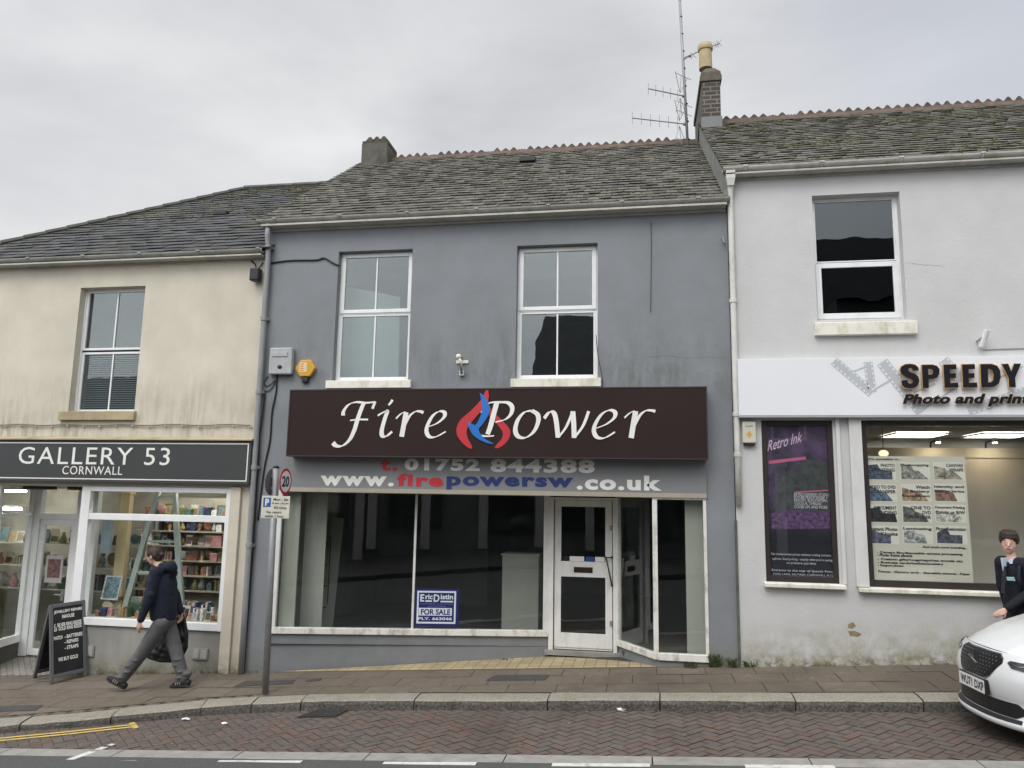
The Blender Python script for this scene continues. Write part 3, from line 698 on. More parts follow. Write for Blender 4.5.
mb = MB(); mb.pbox(PD, gx0-.01, gx1+.01, gu0-.01, gu1+.01, -.036, -.030); mb.build('upper_pane', gShop, door)
s0, s1, q0, q1 = ext(PD, (573.8, 570), (592.5, 570), (583, 567.2), (583, 572.8))
mb = MB(); mb.pbox(PD, s0, s1, q0, q1, -.01, -.002); mb.pbox(PD, s0+.01, s1-.01, q0+.012, q1-.012, -.002, .003)
mb.build('letterbox', flat('bronze', (.05, .032, .022), .4, metal=.5), door, bevel=.002)
mb = MB(); A = PD.at(605.5, 557.2); B = PD.at(611.8, 557.2); C_ = PD.at(612, 585)
mb.tube([PD.P(A[0], A[1], .0), PD.P(A[0], A[1], .05), PD.P(B[0], B[1], .05)], .009, 6); mb.tube([PD.P(A[0]+.01, A[1], .05), PD.P(C_[0], C_[1], .05), PD.P(C_[0], C_[1]-.0, .0)], .011, 6); mb.ball(PD.P(B[0], B[1], .05), .018); mb.ball(PD.P(C_[0], C_[1], .05), .018)
mb.build('handle', mBlack, door, smooth=True)
for yy in (528, 623.5):
    s0, t0 = PD.at(611.2, yy); mb = MB(); mb.pbox(PD, s0-.02, s0+.018, t0-.035, t0+.035, -.01, .004); mb.build('hinge', mGalv, door)
for (xa, xb, mt) in ((563, 568, mBlack), (569.5, 584, mLetG), (585.8, 594, flat('blue_sticker', (.03, .07, .25), .5)), (595, 604.5, mLetG)):
    s0, s1, q0, q1 = ext(PD, (xa, 559), (xb, 559), (580, 556.6), (580, 561.4)); mb = MB(); mb.pbox(PD, s0, s1, q0, q1, -.030, -.0285); mb.build('sticker', mt, door)
# splayed light and front light
tb = F0.at(680, 655)[1]-.02; rsz = .045
mb = MB(); mb.pbox(PS, -.0, LS+.02, tb-.05, tb+.03, -.05, .03); mb.pbox(F0, SX+.02, RX1, tb-.055, tb+.035, -.06, .03)
mb.build('window_sill', mOldWood, grey, bevel=.006)
mb = MB(); mb.pbox(PS, .0, .05, tb+.03, t1w-.03, -.04, .02)
mb.pbox(F0, SX-.03, SX+.035, tb+.032, t1w-.045, -.06, .015); mb.pbox(F0, RX1-.045, RX1-.003, tb+.035, t1w-.045, -.05, .015); mb.pbox(F0, SX-.03, RX1-.003, t1w-.045, t1w+.01, -.05, .015)
mb.build('window_frame', mOldWood, grey, bevel=.004)
mb = MB(); mb.pbox(PS, .0, LS, t1w-.03, t1w+.02, -.04, .02); mb.build('window_head', mBeige, grey)
mb = MB(); mb.pbox(PS, .03, LS-.02, tb+.02, t1w-.02, -.008, -.002); mb.build('pane', gSpl, grey)
mb = MB(); mb.pbox(F0, SX+.02, RX1-.03, tb+.02, t1w-.03, -.012, -.006); mb.build('pane', gShop, grey)
# upper windows
cb_ = [Plane((0, .45), (1, 0)).at(x, y) for x, y in ((341, 285), (400, 297), (398, 385), (332, 385))]
mb = MB(); mb.prism(Plane((0, .45), (1, 0)), cb_, -.03, 0); mb.build('inner_screen', M('pale_inner_screen', (.34, .37, .34), .9, .08, bump_s=0), grey)
tm1 = F0.at(372, 313.4, -.1)[1]; tm2 = F0.at(557, 310.4, -.1)[1]
for h, tm in ((w1, tm1), (w2, tm2)):
    wn = add_window(grey, h, .11, tm, 'casement', mUPVC, gUp, True, .062)
for l, r, y0_, y1_ in ((325.5, 410.5, 379.5, 388), (510.5, 601, 377.5, 386.8)):
    s0, s1, q0, q1 = ext(F0, (l, 384), (r, 384), ((l+r)/2, y0_), ((l+r)/2, y1_), .05)
    mb = MB(); mb.hexa([(s0, -.055, q0), (s1, -.055, q0), (s1, .1, q0), (s0, .1, q0), (s0, -.055, q1-.012), (s1, -.055, q1-.012), (s1, .1, q1+.012), (s0, .1, q1+.012)])
    mb.build('sill', mSill, grey, bevel=.006)
# eaves, gutter, roof
mb = MB(); mb.box(XL-.06, XR-.02, -.03, -.002, zGf, zG+.02); mb.box(XL-.06, XR-.02, -.19, -.03, zG-.115, zG-.085); mb.build('fascia_board', mFascia, grey, bevel=.003)
gutter(grey, XL-.14, XR+.03, -.13, zG, mGutter, .062, 1.05)
MS = .70; zEG = zG+.03; yE = -.14
def roof_hit(px, py, ye, ze, m): return onP(px, py, ze-m*ye, 0, m)
rg = roof_hit(545, 150.5, yE, zEG, MS); YRG, ZRG = rg.y, rg.z
XVG = XL-.10
roof = MB(); roof.quad((XVG, yE, zEG-.03), (XR, yE, zEG-.03), (XR, YRG, ZRG-.03), (XVG, YRG, ZRG-.03)); roof.quad((XVG, YRG, ZRG-.03), (XR, YRG, ZRG-.03), (XR, 2*YRG-yE, zEG-.03), (XVG, 2*YRG-yE, zEG-.03))
roof.add([(XL-.02, 0, zG-.1), (XL-.02, YRG, ZRG-.03), (XL-.02, 7.2, zG-.1)], [(0, 1, 2)]); roof.add([(XR, 0, zG-.1), (XR, YRG, ZRG-.03), (XR, 7.2, zG-.1)], [(0, 1, 2)])
rf = roof.build('roof', mUnder, grey)
mb = MB(); slates(mb, XVG, XR-.02, yE, zEG-.03, MS, YRG-yE, .17, .185); mb.build('slates', mRoofG, rf)
mb = MB(); XST = F0.at(361.4, 160, -(YRG-.3))[0]
ridge_crest(mb, XST+.35, XR-.1, YRG, ZRG, .165, .095); mb.build('ridge_crest', mTerra, rf)
def mossG():
    x = random.uniform(XVG, XR); s = random.random()**1.2*(YRG-yE); n_ = noise.noise(Vector((x*1.3, s*1.5, 7)))
    return Vector((x, yE+s, zEG-.01+MS*s)) if n_ > random.uniform(-.2, .5) else None
mb = MB(); moss_clumps(mb, 2200, mossG, .010, .030); o = mb.build('moss', mMoss, rf, kind='stuff')
mb = MB(); v = roof_hit(528, 162, yE, zEG, MS); mb.box(v.x-.15, v.x+.15, v.y-.10, v.y+.12, v.z-.02, v.z+.07); mb.build('roof_vent', mBlack, rf, bevel=.01)
# stub of a removed stack at the left end of the ridge
yS = YRG-.32; PSx = Plane((0, yS), (1, 0)); s0, s1, q0, q1 = ext(PSx, (361.4, 152), (388, 152), (372, 143), (374, 164.5))
mb = MB(); mb.hexa([(s0, yS, q0-.2), (s1, yS, q0-.2), (s1, YRG+.3, q0-.2), (s0, YRG+.3, q0-.2), (s0, yS, q1), (s1-.02, yS, q1), (s1-.02, YRG+.3, q1), (s0, YRG+.3, q1)])
st = mb.build('chimney_stub', M('mossy_concrete', (.095, .092, .078), .9, .3, 5, bs=40, bump_s=.7, dirt=(.05, .052, .03), dirt_amt=.8), grey, bevel=.012)
mb = MB(); wS = s1-s0; mb.box(s0+.01, s1-.03, yS+.01, YRG+.28, q1-.02, q1+.055)
for k in range(3): c = s0+wS*(.28+.26*k); mb.prism(Plane((0, yS+.03), (1, 0)), [(c-.105, q1-.01), (c+.105, q1-.01), (c+.10, q1+.06), (c+.02, q1+.15), (c-.02, q1+.15), (c-.10, q1+.06)], -.55, -.0)
mb.build('coping_tile', M('mossy_coping', (.075, .07, .048), .9, .3, 7, bump_s=.5), st)
# downpipe between the cream and grey houses: swan neck at the top, collars down the wall
xp = F0.at(256, 450, .07)[0]
mb = MB(); zt_ = zG-.07
xt = F0.at(269, 235, .09)[0]
mb.tube([(xt, -.13, zt_), (xt, -.13, zt_-.18), (xt-.0, -.08, zt_-.34), (xt-.0, -.075, zt_-.6)] + [(xt+(xp-xt)*k/6, -.075, (zt_-.6)+(-.32-zt_+.6)*k/6) for k in range(1, 7)], .042, 10)
dp = mb.build('downpipe', mPipeG, grey, smooth=True)
for k in range(5):
    mb = MB(); z = zt_-.35-k*1.12; x = xt+(xp-xt)*max(0, min(1, (zt_-.6-z)/(zt_-.6+.32))); mb.lathe((x, -.077, z-.035), [(.044, 0), (.051, .004), (.051, .066), (.044, .07)], 12); mb.box(x-.065, x+.065, -.06, .0, z-.02, z+.02); mb.build('pipe_collar', mPipeG, dp)
mb = MB(); xq = F0.at(247.5, 600, .04)[0]; xq1 = F0.at(264, 380, .04)[0]
mb.tube([(xq1, -.03, F0.at(264, 395)[1]), (xq1-.03, -.05, F0.at(262, 440)[1]), (xq+.02, -.05, F0.at(252, 530)[1]), (xq+.0, -.05, -.33)], .032, 8); mb.build('waste_pipe', mBlack, grey, smooth=True)

# forecourt of tan tiles
m, nt, b = base_mat('tan_tiles'); bt = N(nt, 'ShaderNodeTexBrick'); tcn = N(nt, 'ShaderNodeTexCoord'); nt.links.new(tcn.outputs['Object'], bt.inputs[0])
bt.inputs['Scale'].default_value = 1; bt.inputs['Brick Width'].default_value = .15; bt.inputs['Row Height'].default_value = .15; bt.inputs['Mortar Size'].default_value = .006; bt.offset = 0
bt.inputs[1].default_value = (.40, .32, .185, 1); bt.inputs[2].default_value = (.47, .39, .245, 1); bt.inputs[3].default_value = (.16, .12, .07, 1)
f_, _ = noisef(nt, 2.2, 7, .7, .4, .75); cc = mixc(nt, math_(nt, 'MULTIPLY', f_, .6), bt.outputs[0], (.15, .13, .07)); nt.links.new(cc, b.inputs['Base Color']); b.inputs['Roughness'].default_value = .7
mTan = m
zf = lambda x: zp(x, 0)+.012
zi = PD.at(560, 657)[1]
mb = MB(); xa_, xb_ = W0.x+.15, SX+.02
mb.add([(xa_, -.0, zf(xa_)), (SX+.7, -.0, zf(SX+.7)), (SX+.7, .05, zf(SX+.7)), (SX, .05, zf(SX)+.0), (DX1+.05, YD+.02, zi+.02), (W1.x, YD+.02, zi)], [(0, 1, 2, 3, 4, 5)])
mb.add([(xa_, 0, zf(xa_)), (SX+.7, 0, zf(SX+.7)), (SX+.7, 0, zf(SX+.7)-.1), (xa_, 0, zf(xa_)-.1)], [(0, 1, 2, 3)])
struct(mb.build('forecourt', mTan))

# fire surround maker's sign ------------------------------------------------
D1 = .26
s0, s1, q0, q1 = ext(F0, (288.3, 424), (707.3, 424), (500, 388.4), (500, 457.6), D1)
sg = thing('shop_sign', 'long dark brown sign with Fire Power in white script and a red blue flame', 'sign', (s0, -.1, q0))
mb = MB(); mb.pbox(F0, s0, s1, q0, q1, .005, D1); mb.build('sign_board', mBrown, sg, bevel=.004)
mb = MB(); mb.frame(F0, s0-.006, s1+.006, q0-.006, q1+.006, .02, D1+.006, .016); mb.build('sign_edge', mBrownEdge, sg)
PSg = Plane((0, -D1), (1, 0))
A6 = lambda x, y: PSg.at(280+x/4.6545, 380+y/4.6545, .004); A7 = lambda x, y: PSg.at(480+x/4.2667, 380+y/4.2667, .004)
strokes = [
 (A6, [(294, 165), (296, 145), (318, 116), (352, 103), (400, 106), (443, 102)], 1.0), (A6, [(443, 100), (436, 118), (430, 134)], .8), (A6, [(392, 104), (380, 130), (362, 180), (345, 235), (322, 280), (290, 306), (262, 306), (246, 292)], 1.25), (A6, [(326, 188), (365, 184), (410, 184)], .9),
 (A6, [(505, 117), (515, 106), (524, 92)], .9), (A6, [(455, 166), (478, 152), (498, 146), (488, 180), (474, 232), (476, 258), (494, 262), (522, 240)], 1.15),
 (A6, [(540, 180), (562, 158), (584, 147)], .7), (A6, [(587, 150), (578, 200), (566, 264)], 1.35), (A6, [(574, 222), (600, 172), (628, 148), (650, 146), (668, 152)], 1.0),
 (A6, [(690, 218), (730, 202), (762, 175), (766, 152), (742, 146), (712, 166), (688, 208), (682, 240), (696, 264), (726, 264), (772, 240)], 1.05),
 (A7, [(0, 138), (14, 112), (44, 97), (90, 94)], 1.0), (A7, [(72, 96), (60, 140), (44, 200), (32, 232)], 1.4), (A7, [(6, 238), (34, 240), (60, 238)], .8), (A7, [(84, 95), (118, 97), (137, 115), (132, 145), (108, 168), (66, 180)], 1.1),
 (A7, [(222, 131), (246, 148), (248, 180), (228, 222), (194, 246), (162, 240), (151, 212), (162, 170), (190, 138), (222, 131)], 1.15),
 (A7, [(274, 164), (296, 138), (316, 142), (326, 180), (333, 246)], 1.15), (A7, [(333, 246), (368, 200), (396, 134)], .8), (A7, [(396, 134), (400, 185), (402, 247)], 1.2), (A7, [(402, 247), (440, 195), (464, 133)], .85),
 (A7, [(496, 206), (540, 188), (572, 162), (576, 138), (552, 129), (520, 146), (494, 184), (486, 218), (500, 244), (532, 247), (576, 222)], 1.05),
 (A7, [(616, 162), (638, 142), (660, 131)], .7), (A7, [(664, 133), (656, 180), (645, 248)], 1.35), (A7, [(652, 206), (680, 154), (706, 132), (730, 130), (748, 134)], 1.0)]
mb = MB(); nib = Vector((math.cos(rad(38)), math.sin(rad(38))))
for si, (fn, pts, wt) in enumerate(strokes):
    P2 = smooth_path([Vector(fn(*p)) for p in pts], 10); L = []; R_ = []; nP = len(P2)
    for i, p in enumerate(P2):
        t = (P2[min(i+1, nP-1)]-P2[max(i-1, 0)]).normalized(); nn = Vector((-t.y, t.x)); a = abs(nn.dot(nib)) if True else 0
        # broad nib held at ~40 degrees: thick on down strokes, thin on up strokes
        pen = Vector((math.cos(rad(20)), math.sin(rad(20)))); ww = (.009 + .034*abs(nn.dot(pen)))*.5*wt*1.35
        L.append(p+nn*ww); R_.append(p-nn*ww)
    dd = .003+.0004*si
    mb.add([PSg.P(a.x, a.y, dd) for a in L]+[PSg.P(a.x, a.y, dd) for a in R_], [(i, nP+i, nP+i+1, i+1) for i in range(nP-1)])
mb.build('lettering', mLetW, sg)
def blob(fn, pts, mat, d, nm):
    pp = smooth_path([Vector(fn(*p)) for p in pts+[pts[0]]], 6)[:-1]; mb = MB(); mb.add([PSg.P(p.x, p.y, d) for p in pp], [tuple(range(len(pp)))]); o = mb.build(nm, mat, sg)
    bm = bmesh.new(); bm.from_mesh(o.data); bmesh.ops.triangulate(bm, faces=bm.faces); bm.to_mesh(o.data); bm.free()
blob(A6, [(958, 48), (968, 52), (972, 85), (950, 128), (905, 182), (874, 222), (872, 262), (894, 310), (884, 319), (846, 290), (822, 244), (836, 192), (890, 142), (936, 92)], mRed, .0125, 'flame_red')
blob(A7, [(28, 46), (36, 46), (36, 90), (52, 130), (98, 176), (128, 214), (122, 252), (94, 282), (68, 291), (66, 282), (92, 250), (96, 222), (74, 190), (44, 160), (28, 110)], mRed, .0025, 'flame_red')
blob(A6, [(930, 58), (952, 78), (976, 122), (972, 160), (944, 206), (926, 232), (950, 270), (994, 297), (954, 290), (906, 262), (880, 222), (876, 196), (898, 206), (912, 208), (930, 176), (942, 130)], mBlue, .0135, 'flame_blue')
# painted fascia below the sign
s0, s1 = F0.at(281, 475, .035)[0], F0.at(706.3, 475, .035)[0]
fs = thing('fascia_panel', 'grey fascia panel with phone number and web address below the brown sign', 'sign panel', (s0, 0, HEAD))
mb = MB(); mb.pbox(F0, s0, s1, HEAD+.04, SUBT+.05, .002, .035); mb.build('panel', M('fascia_grey', (.215, .222, .228), .5, .06, 1, bump_s=0), fs)
mb = MB(); mb.pbox(F0, s0+.01, s1, HEAD-.02, HEAD+.04, .002, .04); mb.build('lower_trim', mBeige, fs, bevel=.003)
kk = dict(bold=.045, thick=.0015)
for body, l, r, t, b, mt, sp in [('t.', 380.5, 397.6, 459, 470.9, mRed, 1.2), ('01752', 404.6, 479.8, 458.6, 471, mLetG, 1.15), ('844388', 490.5, 594.8, 459.2, 472.8, mLetG, 1.15),
      ('www.', 320.4, 393.9, 476, 486, mLetW, 1.25), ('fire', 397, 443.3, 473.6, 486.6, mRed, 1.15), ('powersw', 446.5, 573.3, 476.8, 490.6, mNavy, 1.15), ('.co.uk', 576.6, 661.6, 475.2, 490.3, mLetW, 1.15)]:
    text_px(F0, body, (l, (t+b)/2), (r, (t+b)/2), ((l+r)/2, t), ((l+r)/2, b), .0365, mt, fs, spacing=sp, **kk)

# estate agent's board inside the glass ------------------------------------
s0, s1, q0, q1 = ext(PWn, (414.6, 608), (458.6, 608), (436, 588.6), (436, 626.3), .004)
ag = thing('for_sale_board', 'small navy and white for sale board in the bottom corner of the shop window', 'sign', PWn.P(s0, q0, 0))
mAgN = flat('agent_navy', (.018, .022, .12), .4); mAgW = flat('agent_white', (.62, .68, .74), .45)
mb = MB(); mb.pbox(PWn, s0, s1, q0, q1, .002, .008); mb.build('board', mAgN, ag)
W_ = s1-s0; H_ = q1-q0; X = lambda x: s0+W_*(x-205)/655; Y = lambda y: q1-H_*(y-120)/560
mb = MB(); mb.frame(PWn, X(238), X(818), Y(640), Y(155), .008, .009, .028*W_*1.4); mb.build('border', mAgW, ag)
for bd, a, b_, c, d in [('E', 285, 345, 205, 315), ('ric', 362, 470, 205, 280), ('D', 485, 572, 205, 318), ('istin', 588, 775, 205, 278)]:
    text_on(PWn, bd, X(a), X(b_), Y(d), Y(c), .0095, mAgW, ag, bold=.03, thick=.001)
mb = MB(); mb.pbox(PWn, X(362), X(460), Y(318), Y(295), .008, .0095); mb.pbox(PWn, X(588), X(775), Y(322), Y(300), .008, .0095)
mb.pbox(PWn, X(268), X(762), Y(522), Y(408), .008, .0095); mb.build('white_bar', mAgW, ag)
text_on(PWn, 'FOR SALE', X(300), X(740), Y(510), Y(424), .0105, mAgN, ag, bold=.03, thick=.001)
text_on(PWn, 'PLY. 663046', X(264), X(765), Y(588), Y(545), .0095, mAgW, ag, bold=.03, thick=.001)
text_on(PWn, 'CHARTERED SURVEYORS', X(282), X(770), Y(358), Y(338), .0095, flat('agent_lilac', (.16, .18, .38), .5), ag, thick=.001)
text_on(PWn, 'AUCTIONEERS', X(395), X(660), Y(392), Y(372), .0095, bpy.data.materials['agent_lilac'], ag, thick=.001)

# things left inside the empty shop ----------------------------------------
PC = Plane((0, 1.35), (1, 0)); s0, s1, q0, q1 = ext(PC, (500.5, 590), (539.5, 590), (520, 554), (520, 625.5))
ct = thing('shop_counter', 'plain white cupboard unit standing inside the empty shop', 'counter', (s0, 1.35, FL))
mb = MB(); mb.box(s0+.02, s1-.02, 1.37, 1.75, FL+.06, q1-.03); mb.build('carcass', mRoom, ct); mb = MB(); mb.box(s0, s1, 1.35, 1.77, q1-.03, q1); mb.build('counter_top', mRoom, ct, bevel=.004); mb = MB(); mb.box(s0+.04, s1-.04, 1.40, 1.72, FL, FL+.06); mb.build('plinth', mBlack, ct)
PK = Plane((0, 1.05), (1, 0)); rk = [PK.at(x, y) for x, y in ((305, 630), (314, 535), (318, 630), (324, 535))]
x0_, x1_ = PK.at(308, 590)[0], PK.at(323, 590)[0]; zt_ = PK.at(318, 536)[1]
rack = thing('wire_rack', 'thin black wire display rack just inside the left of the shop window', 'rack', (x0_, 1.05, FL))
mb = MB()
for x in (x0_, x1_):
    for y in (1.0, 1.25): mb.tube([(x, y, FL), (x, y, zt_)], .008, 5)
mb.build('uprights', mBlack, rack)
for k in range(5):
    z = zt_-.12-.33*k; mb = MB(); mb.frame(Frame((x0_, 1.0, z), (1, 0, 0), (0, 1, 0)), 0, x1_-x0_, 0, .25, -.004, .004, .012)
    for q in range(4): mb.tube([(x0_+.03+q*.06, 1.0, z), (x0_+.03+q*.06, 1.25, z)], .004, 4)
    mb.build('shelf', mBlack, rack)
PB = Plane((0, 1.3), (1, 0)); s0, s1, q0, q1 = ext(PB, (326, 552), (338, 552), (332, 518), (332, 587))
bd_ = thing('leaning_panel', 'tall narrow pale panel leaning inside the dark shop behind the rack', 'panel', (s0, 1.3, FL))
mb = MB(); mb.hexa([(s0, 1.2, FL), (s1, 1.2, FL), (s1, 1.24, FL), (s0, 1.24, FL), (s0+.02, 1.4, q1), (s1+.02, 1.4, q1), (s1+.02, 1.44, q1), (s0+.02, 1.44, q1)]); mb.build('board', mRoom, bd_, bevel=.004)

# fittings on the grey wall --------------------------------------------------
s0, s1, q0, q1 = ext(F0, (268.5, 361), (291.3, 361), (280, 347.3), (280, 374), .11)
mt_ = thing('meter_box', 'weathered pale grey electrical box on grey wall beside the downpipe', 'electrical box', (s0, 0, q0))
mGB = M('grey_box_plastic', (.40, .41, .42), .5, .1, bump_s=0, dirt=(.2, .2, .18), dirt_amt=.6)
mb = MB(); mb.pbox(F0, s0, s1, q0, q1, .002, .10); mb.build('case', mGB, mt_, bevel=.018)
mb = MB(); mb.pbox(F0, s0+.05, s1-.07, q1-.14, q1-.07, .10, .112); mb.build('moulded_panel', mGB, mt_, bevel=.008)
mb = MB(); c = ((s0+s1)/2, q0+.11); mb.lathe(F0.P(c[0], c[1], .10), [(.03, 0), (.03, .008), (.012, .012)], 12, (0, -1, 0)); mb.pbox(F0, c[0]-.035, c[0]+.035, c[1]-.006, c[1]+.006, .10, .118); mb.build('latch', mBlack, mt_)
cxa, cza = F0.at(304.8, 368, .08)
al = thing('alarm_box', 'hexagonal yellow burglar alarm box with a black lamp below it', 'alarm box', (cxa, 0, cza-.15))
mAl = M('faded_yellow_plastic', (.60, .32, .035), .45, .1, bump_s=0, dirt=(.35, .2, .06), dirt_amt=.3)
hexp = [(cxa+.158*math.cos(rad(60*k))*1.0, cza+.158*math.sin(rad(60*k))*.92) for k in range(6)]
mb = MB(); mb.prism(F0, hexp, .002, .075); mb.build('cover', mAl, al, bevel=.014)
mb = MB(); mb.pbox(F0, cxa-.055, cxa+.05, cza-.215, cza-.13, .004, .06); mb.build('strobe_lamp', mBlack, al, bevel=.02)
mb = MB(); mb.pbox(F0, cxa-.085, cxa+.03, cza-.06, cza+.085, .0762, .0775); mb.build('label_plate', flat('faded_label', (.70, .55, .33), .6), al)
mb = MB(); random.seed(4)
for k in range(4): mb.pbox(F0, cxa-.07+.0*k, cxa-.07+random.uniform(.04, .085), cza+.055-.033*k, cza+.068-.033*k, .0776, .0785)
mb.build('label_print', flat('orange_print', (.55, .2, .03), .6), al)
cx_, cz_ = F0.at(461.5, 361.5, .06)
br = thing('wall_bracket', 'rusty white wall bracket above the brown sign between the upper windows', 'bracket', (cx_, 0, cz_-.1))
mb = MB(); mb.pbox(F0, cx_-.09, cx_+.09, cz_-.02, cz_+.025, .002, .02); mb.build('cross_plate', mSill, br, bevel=.003)
mb = MB(); mb.tube([F0.P(cx_-.03, cz_+.08, .0), F0.P(cx_-.03, cz_+.06, .12), F0.P(cx_+.01, cz_-.02, .13), F0.P(cx_, cz_-.17, .05)], .022, 8); mb.ball(F0.P(cx_-.03, cz_+.06, .12), .04); mb.build('arm', mSill, br, smooth=True)
mb = MB(); mb.pbox(F0, cx_-.03, cx_+.03, cz_-.2, cz_-.13, .002, .05); mb.build('foot_plate', mUPVC, br, bevel=.003)
def cable(name, label, pts, r=.009, mat=mCable, cat='cable', d=.015, pl=F0):
    P_ = [pl.P(*pl.at(x, y, d), d) for x, y in pts]; P3 = []
    for i in range(len(P_)-1):
        a, b_, c, e = P_[max(i-1, 0)], P_[i], P_[i+1], P_[min(i+2, len(P_)-1)]
        for k in range(5):
            t = k/5; P3.append(.5*((2*b_)+(c-a)*t+(2*a-5*b_+4*c-e)*t*t+(3*b_-a-3*c+e)*t**3))
    P3.append(P_[-1]); mb = MB(); mb.tube(P3, r, 6); return tag(mb.build(name, mat, smooth=True, origin=P_[0]), label, cat)
cable('wall_cable', 'black cable running from the downpipe to the left upper window', [(271, 263), (290, 260.5), (316, 260), (324, 258), (333, 263), (340, 266)], .012)
cable('wall_cable', 'loose black cables hanging below the grey electrical box', [(277, 374), (276, 392), (272, 412), (270, 440), (264, 470), (258, 520)], .012)
cable('wall_cable', 'curled thin cable loop beside the grey electrical box', [(268, 376), (264, 383), (268, 386), (276, 380), (270, 390), (262, 391)], .007)
cable('wall_cable', 'thin wire hanging down grey wall right of the upper windows', [(651, 222), (651.3, 250), (651, 280), (650.5, 312)], .004)
cable('wall_cable', 'thin wire looping over the sill of the right upper window', [(596, 335), (598, 356), (602, 376), (602.5, 386), (600, 389)], .006, d=.06)
s0, t0 = F0.at(724, 240, .03)
hk = thing('wall_hook', 'small rusty hook high on grey wall beside the white downpipe', 'hook', (s0, 0, t0)); mb = MB(); mb.tube([F0.P(s0-.02, t0+.04, 0), F0.P(s0-.02, t0+.04, .05), F0.P(s0-.01, t0-.05, .06), F0.P(s0+.02, t0-.06, .04)], .012, 6); mb.build('hook', mGalv, hk, smooth=True)

# ================================================================== CREAM GALLERY HOUSE
cream = thing('gallery_house', 'cream rendered two storey house with a hipped slate roof and gallery shopfront', 'shop building', (XG0, 0, 0))
XCR = XL-.0
zC = F0.at(130, 253.6, .17)[1]; zCf = F0.at(130, 264.3, .03)[1]
wc = ext(F0, (74.5, 350), (139.8, 350), (112, 286.8), (102, 413))
SB = F0.at(125, 483.5, .0)[1]                       # underside of the sign
XP0 = F0.at(223, 620)[0]                             # pier, left face at the window frame
lw0, lw1, lz0, lz1 = ext(F0, (77, 555), (229.5, 555), (160, 487.5), (146, 627.5))
YDc = .9; PDc = Plane((0, YDc), (1, 0))
cdx0, cdx1 = PDc.at(27, 575)[0], PDc.at(75.5, 575)[0]
dzb = PDc.at(28, 656)[1]; dzt = PDc.at(60, 487)[1]
zsp = PDc.at(19, 637.5)[1]; a_ = onP(0, 643.5, zsp, 0, 0); b_ = Vector((cdx0, YDc)); dv = Vector((a_.x-b_.x, a_.y-b_.y)); k_ = (0-YDc)/dv.y; A0 = b_+dv*k_
mb = MB(); wall_with_holes(mb, XG0, XCR, -1.5, zC-.02, 0, [wc, (A0.x-2.2, XP0, -1.5, lz1)], .14)
shell(mb, XG0, XCR, -1.5, zC-.1, 0, 7.2); mb.build('wall', mCream, cream)
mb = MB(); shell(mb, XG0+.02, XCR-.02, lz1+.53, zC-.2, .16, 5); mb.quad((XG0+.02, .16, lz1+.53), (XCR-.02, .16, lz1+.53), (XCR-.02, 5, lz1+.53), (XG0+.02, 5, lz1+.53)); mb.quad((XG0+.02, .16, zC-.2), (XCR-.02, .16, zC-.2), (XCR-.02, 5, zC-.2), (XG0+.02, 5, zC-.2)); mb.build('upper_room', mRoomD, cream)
wn = add_window(cream, wc, .12, F0.at(112, 350.7, -.12)[1], 'sash', mUPVC, gUp, True, .04)
mb = MB(); mb.box(wc[0]+.02, wc[1]-.02, .19, .2, wc[2], wc[3])
k = 0
while wc[2]+.035*k < wc[3]-.04: mb.hexa([(wc[0]+.04, .165, wc[2]+.035*k), (wc[1]-.04, .165, wc[2]+.035*k), (wc[1]-.04, .188, wc[2]+.035*k+.02), (wc[0]+.04, .188, wc[2]+.035*k+.02), (wc[0]+.04, .163, wc[2]+.035*k+.003), (wc[1]-.04, .163, wc[2]+.035*k+.003), (wc[1]-.04, .186, wc[2]+.035*k+.023), (wc[0]+.04, .186, wc[2]+.035*k+.023)]); k += 1
mb.build('venetian_blind', M('blind_grey', (.12, .14, .15), .6, .05, bump_s=0), wn)
s0, s1, q0, q1 = ext(F0, (58, 415), (133.6, 415), (96, 410.6), (96, 420), .06)
mb = MB(); mb.hexa([(s0, -.06, q0), (s1, -.06, q0), (s1, .1, q0), (s0, .1, q0), (s0, -.06, q1-.01), (s1, -.06, q1-.01), (s1, .1, q1+.015), (s0, .1, q1+.015)]); mb.build('sill', mStoneSill, cream, bevel=.008)
# eaves + roof
mb = MB(); mb.box(XG0, XCR-.03, -.03, -.002, zCf, zC+.02); mb.box(XG0, XCR-.03, -.18, -.03, zC-.11, zC-.085); mb.build('fascia_board', mFascia, cream, bevel=.003)
gutter(cream, XG0, XCR-.02, -.125, zC, mGutter, .06, 1.0)
zEC = zC+.03; MC = .68
rc = roof_hit(290, 186.5, yE, zEC, MC); YRC, ZRC = rc.y, rc.z; XRC = roof_hit(248, 187.5, yE, zEC, MC).x
hp = roof_hit(0, 244.5, yE, zEC, MC)
hx = lambda y: XRC + (y-YRC)*(hp.x-XRC)/(hp.y-YRC)
XH = hx(yE)
mb = MB(); q = lambda x, y: Vector((x, y, zEC-.03+MC*(y-yE)))
mb.add([q(XH, yE), q(XL+.06, yE), q(XL+.06, YRC), q(XRC, YRC)], [(0, 1, 2, 3)])
mb.add([(XH, yE, zEC-.03), (XRC, YRC, ZRC-.03), (XH, 2*YRC-yE, zEC-.03)], [(0, 1, 2)]); mb.add([(XH, 2*YRC-yE, zEC-.03), (XRC, YRC, ZRC-.03), (XL+.06, YRC, ZRC-.03), (XL+.06, 2*YRC-yE, zEC-.03)], [(0, 1, 2, 3)])
rfc = mb.build('roof', mUnder, cream)
mb = MB(); slates(mb, XH, XL+.10, yE, zEC-.03, MC, YRC-yE, .27, .20, left=lambda ys: hx(yE+ys)); mb.build('slates', mRoofL, rfc)
mb = MB(); n = 16
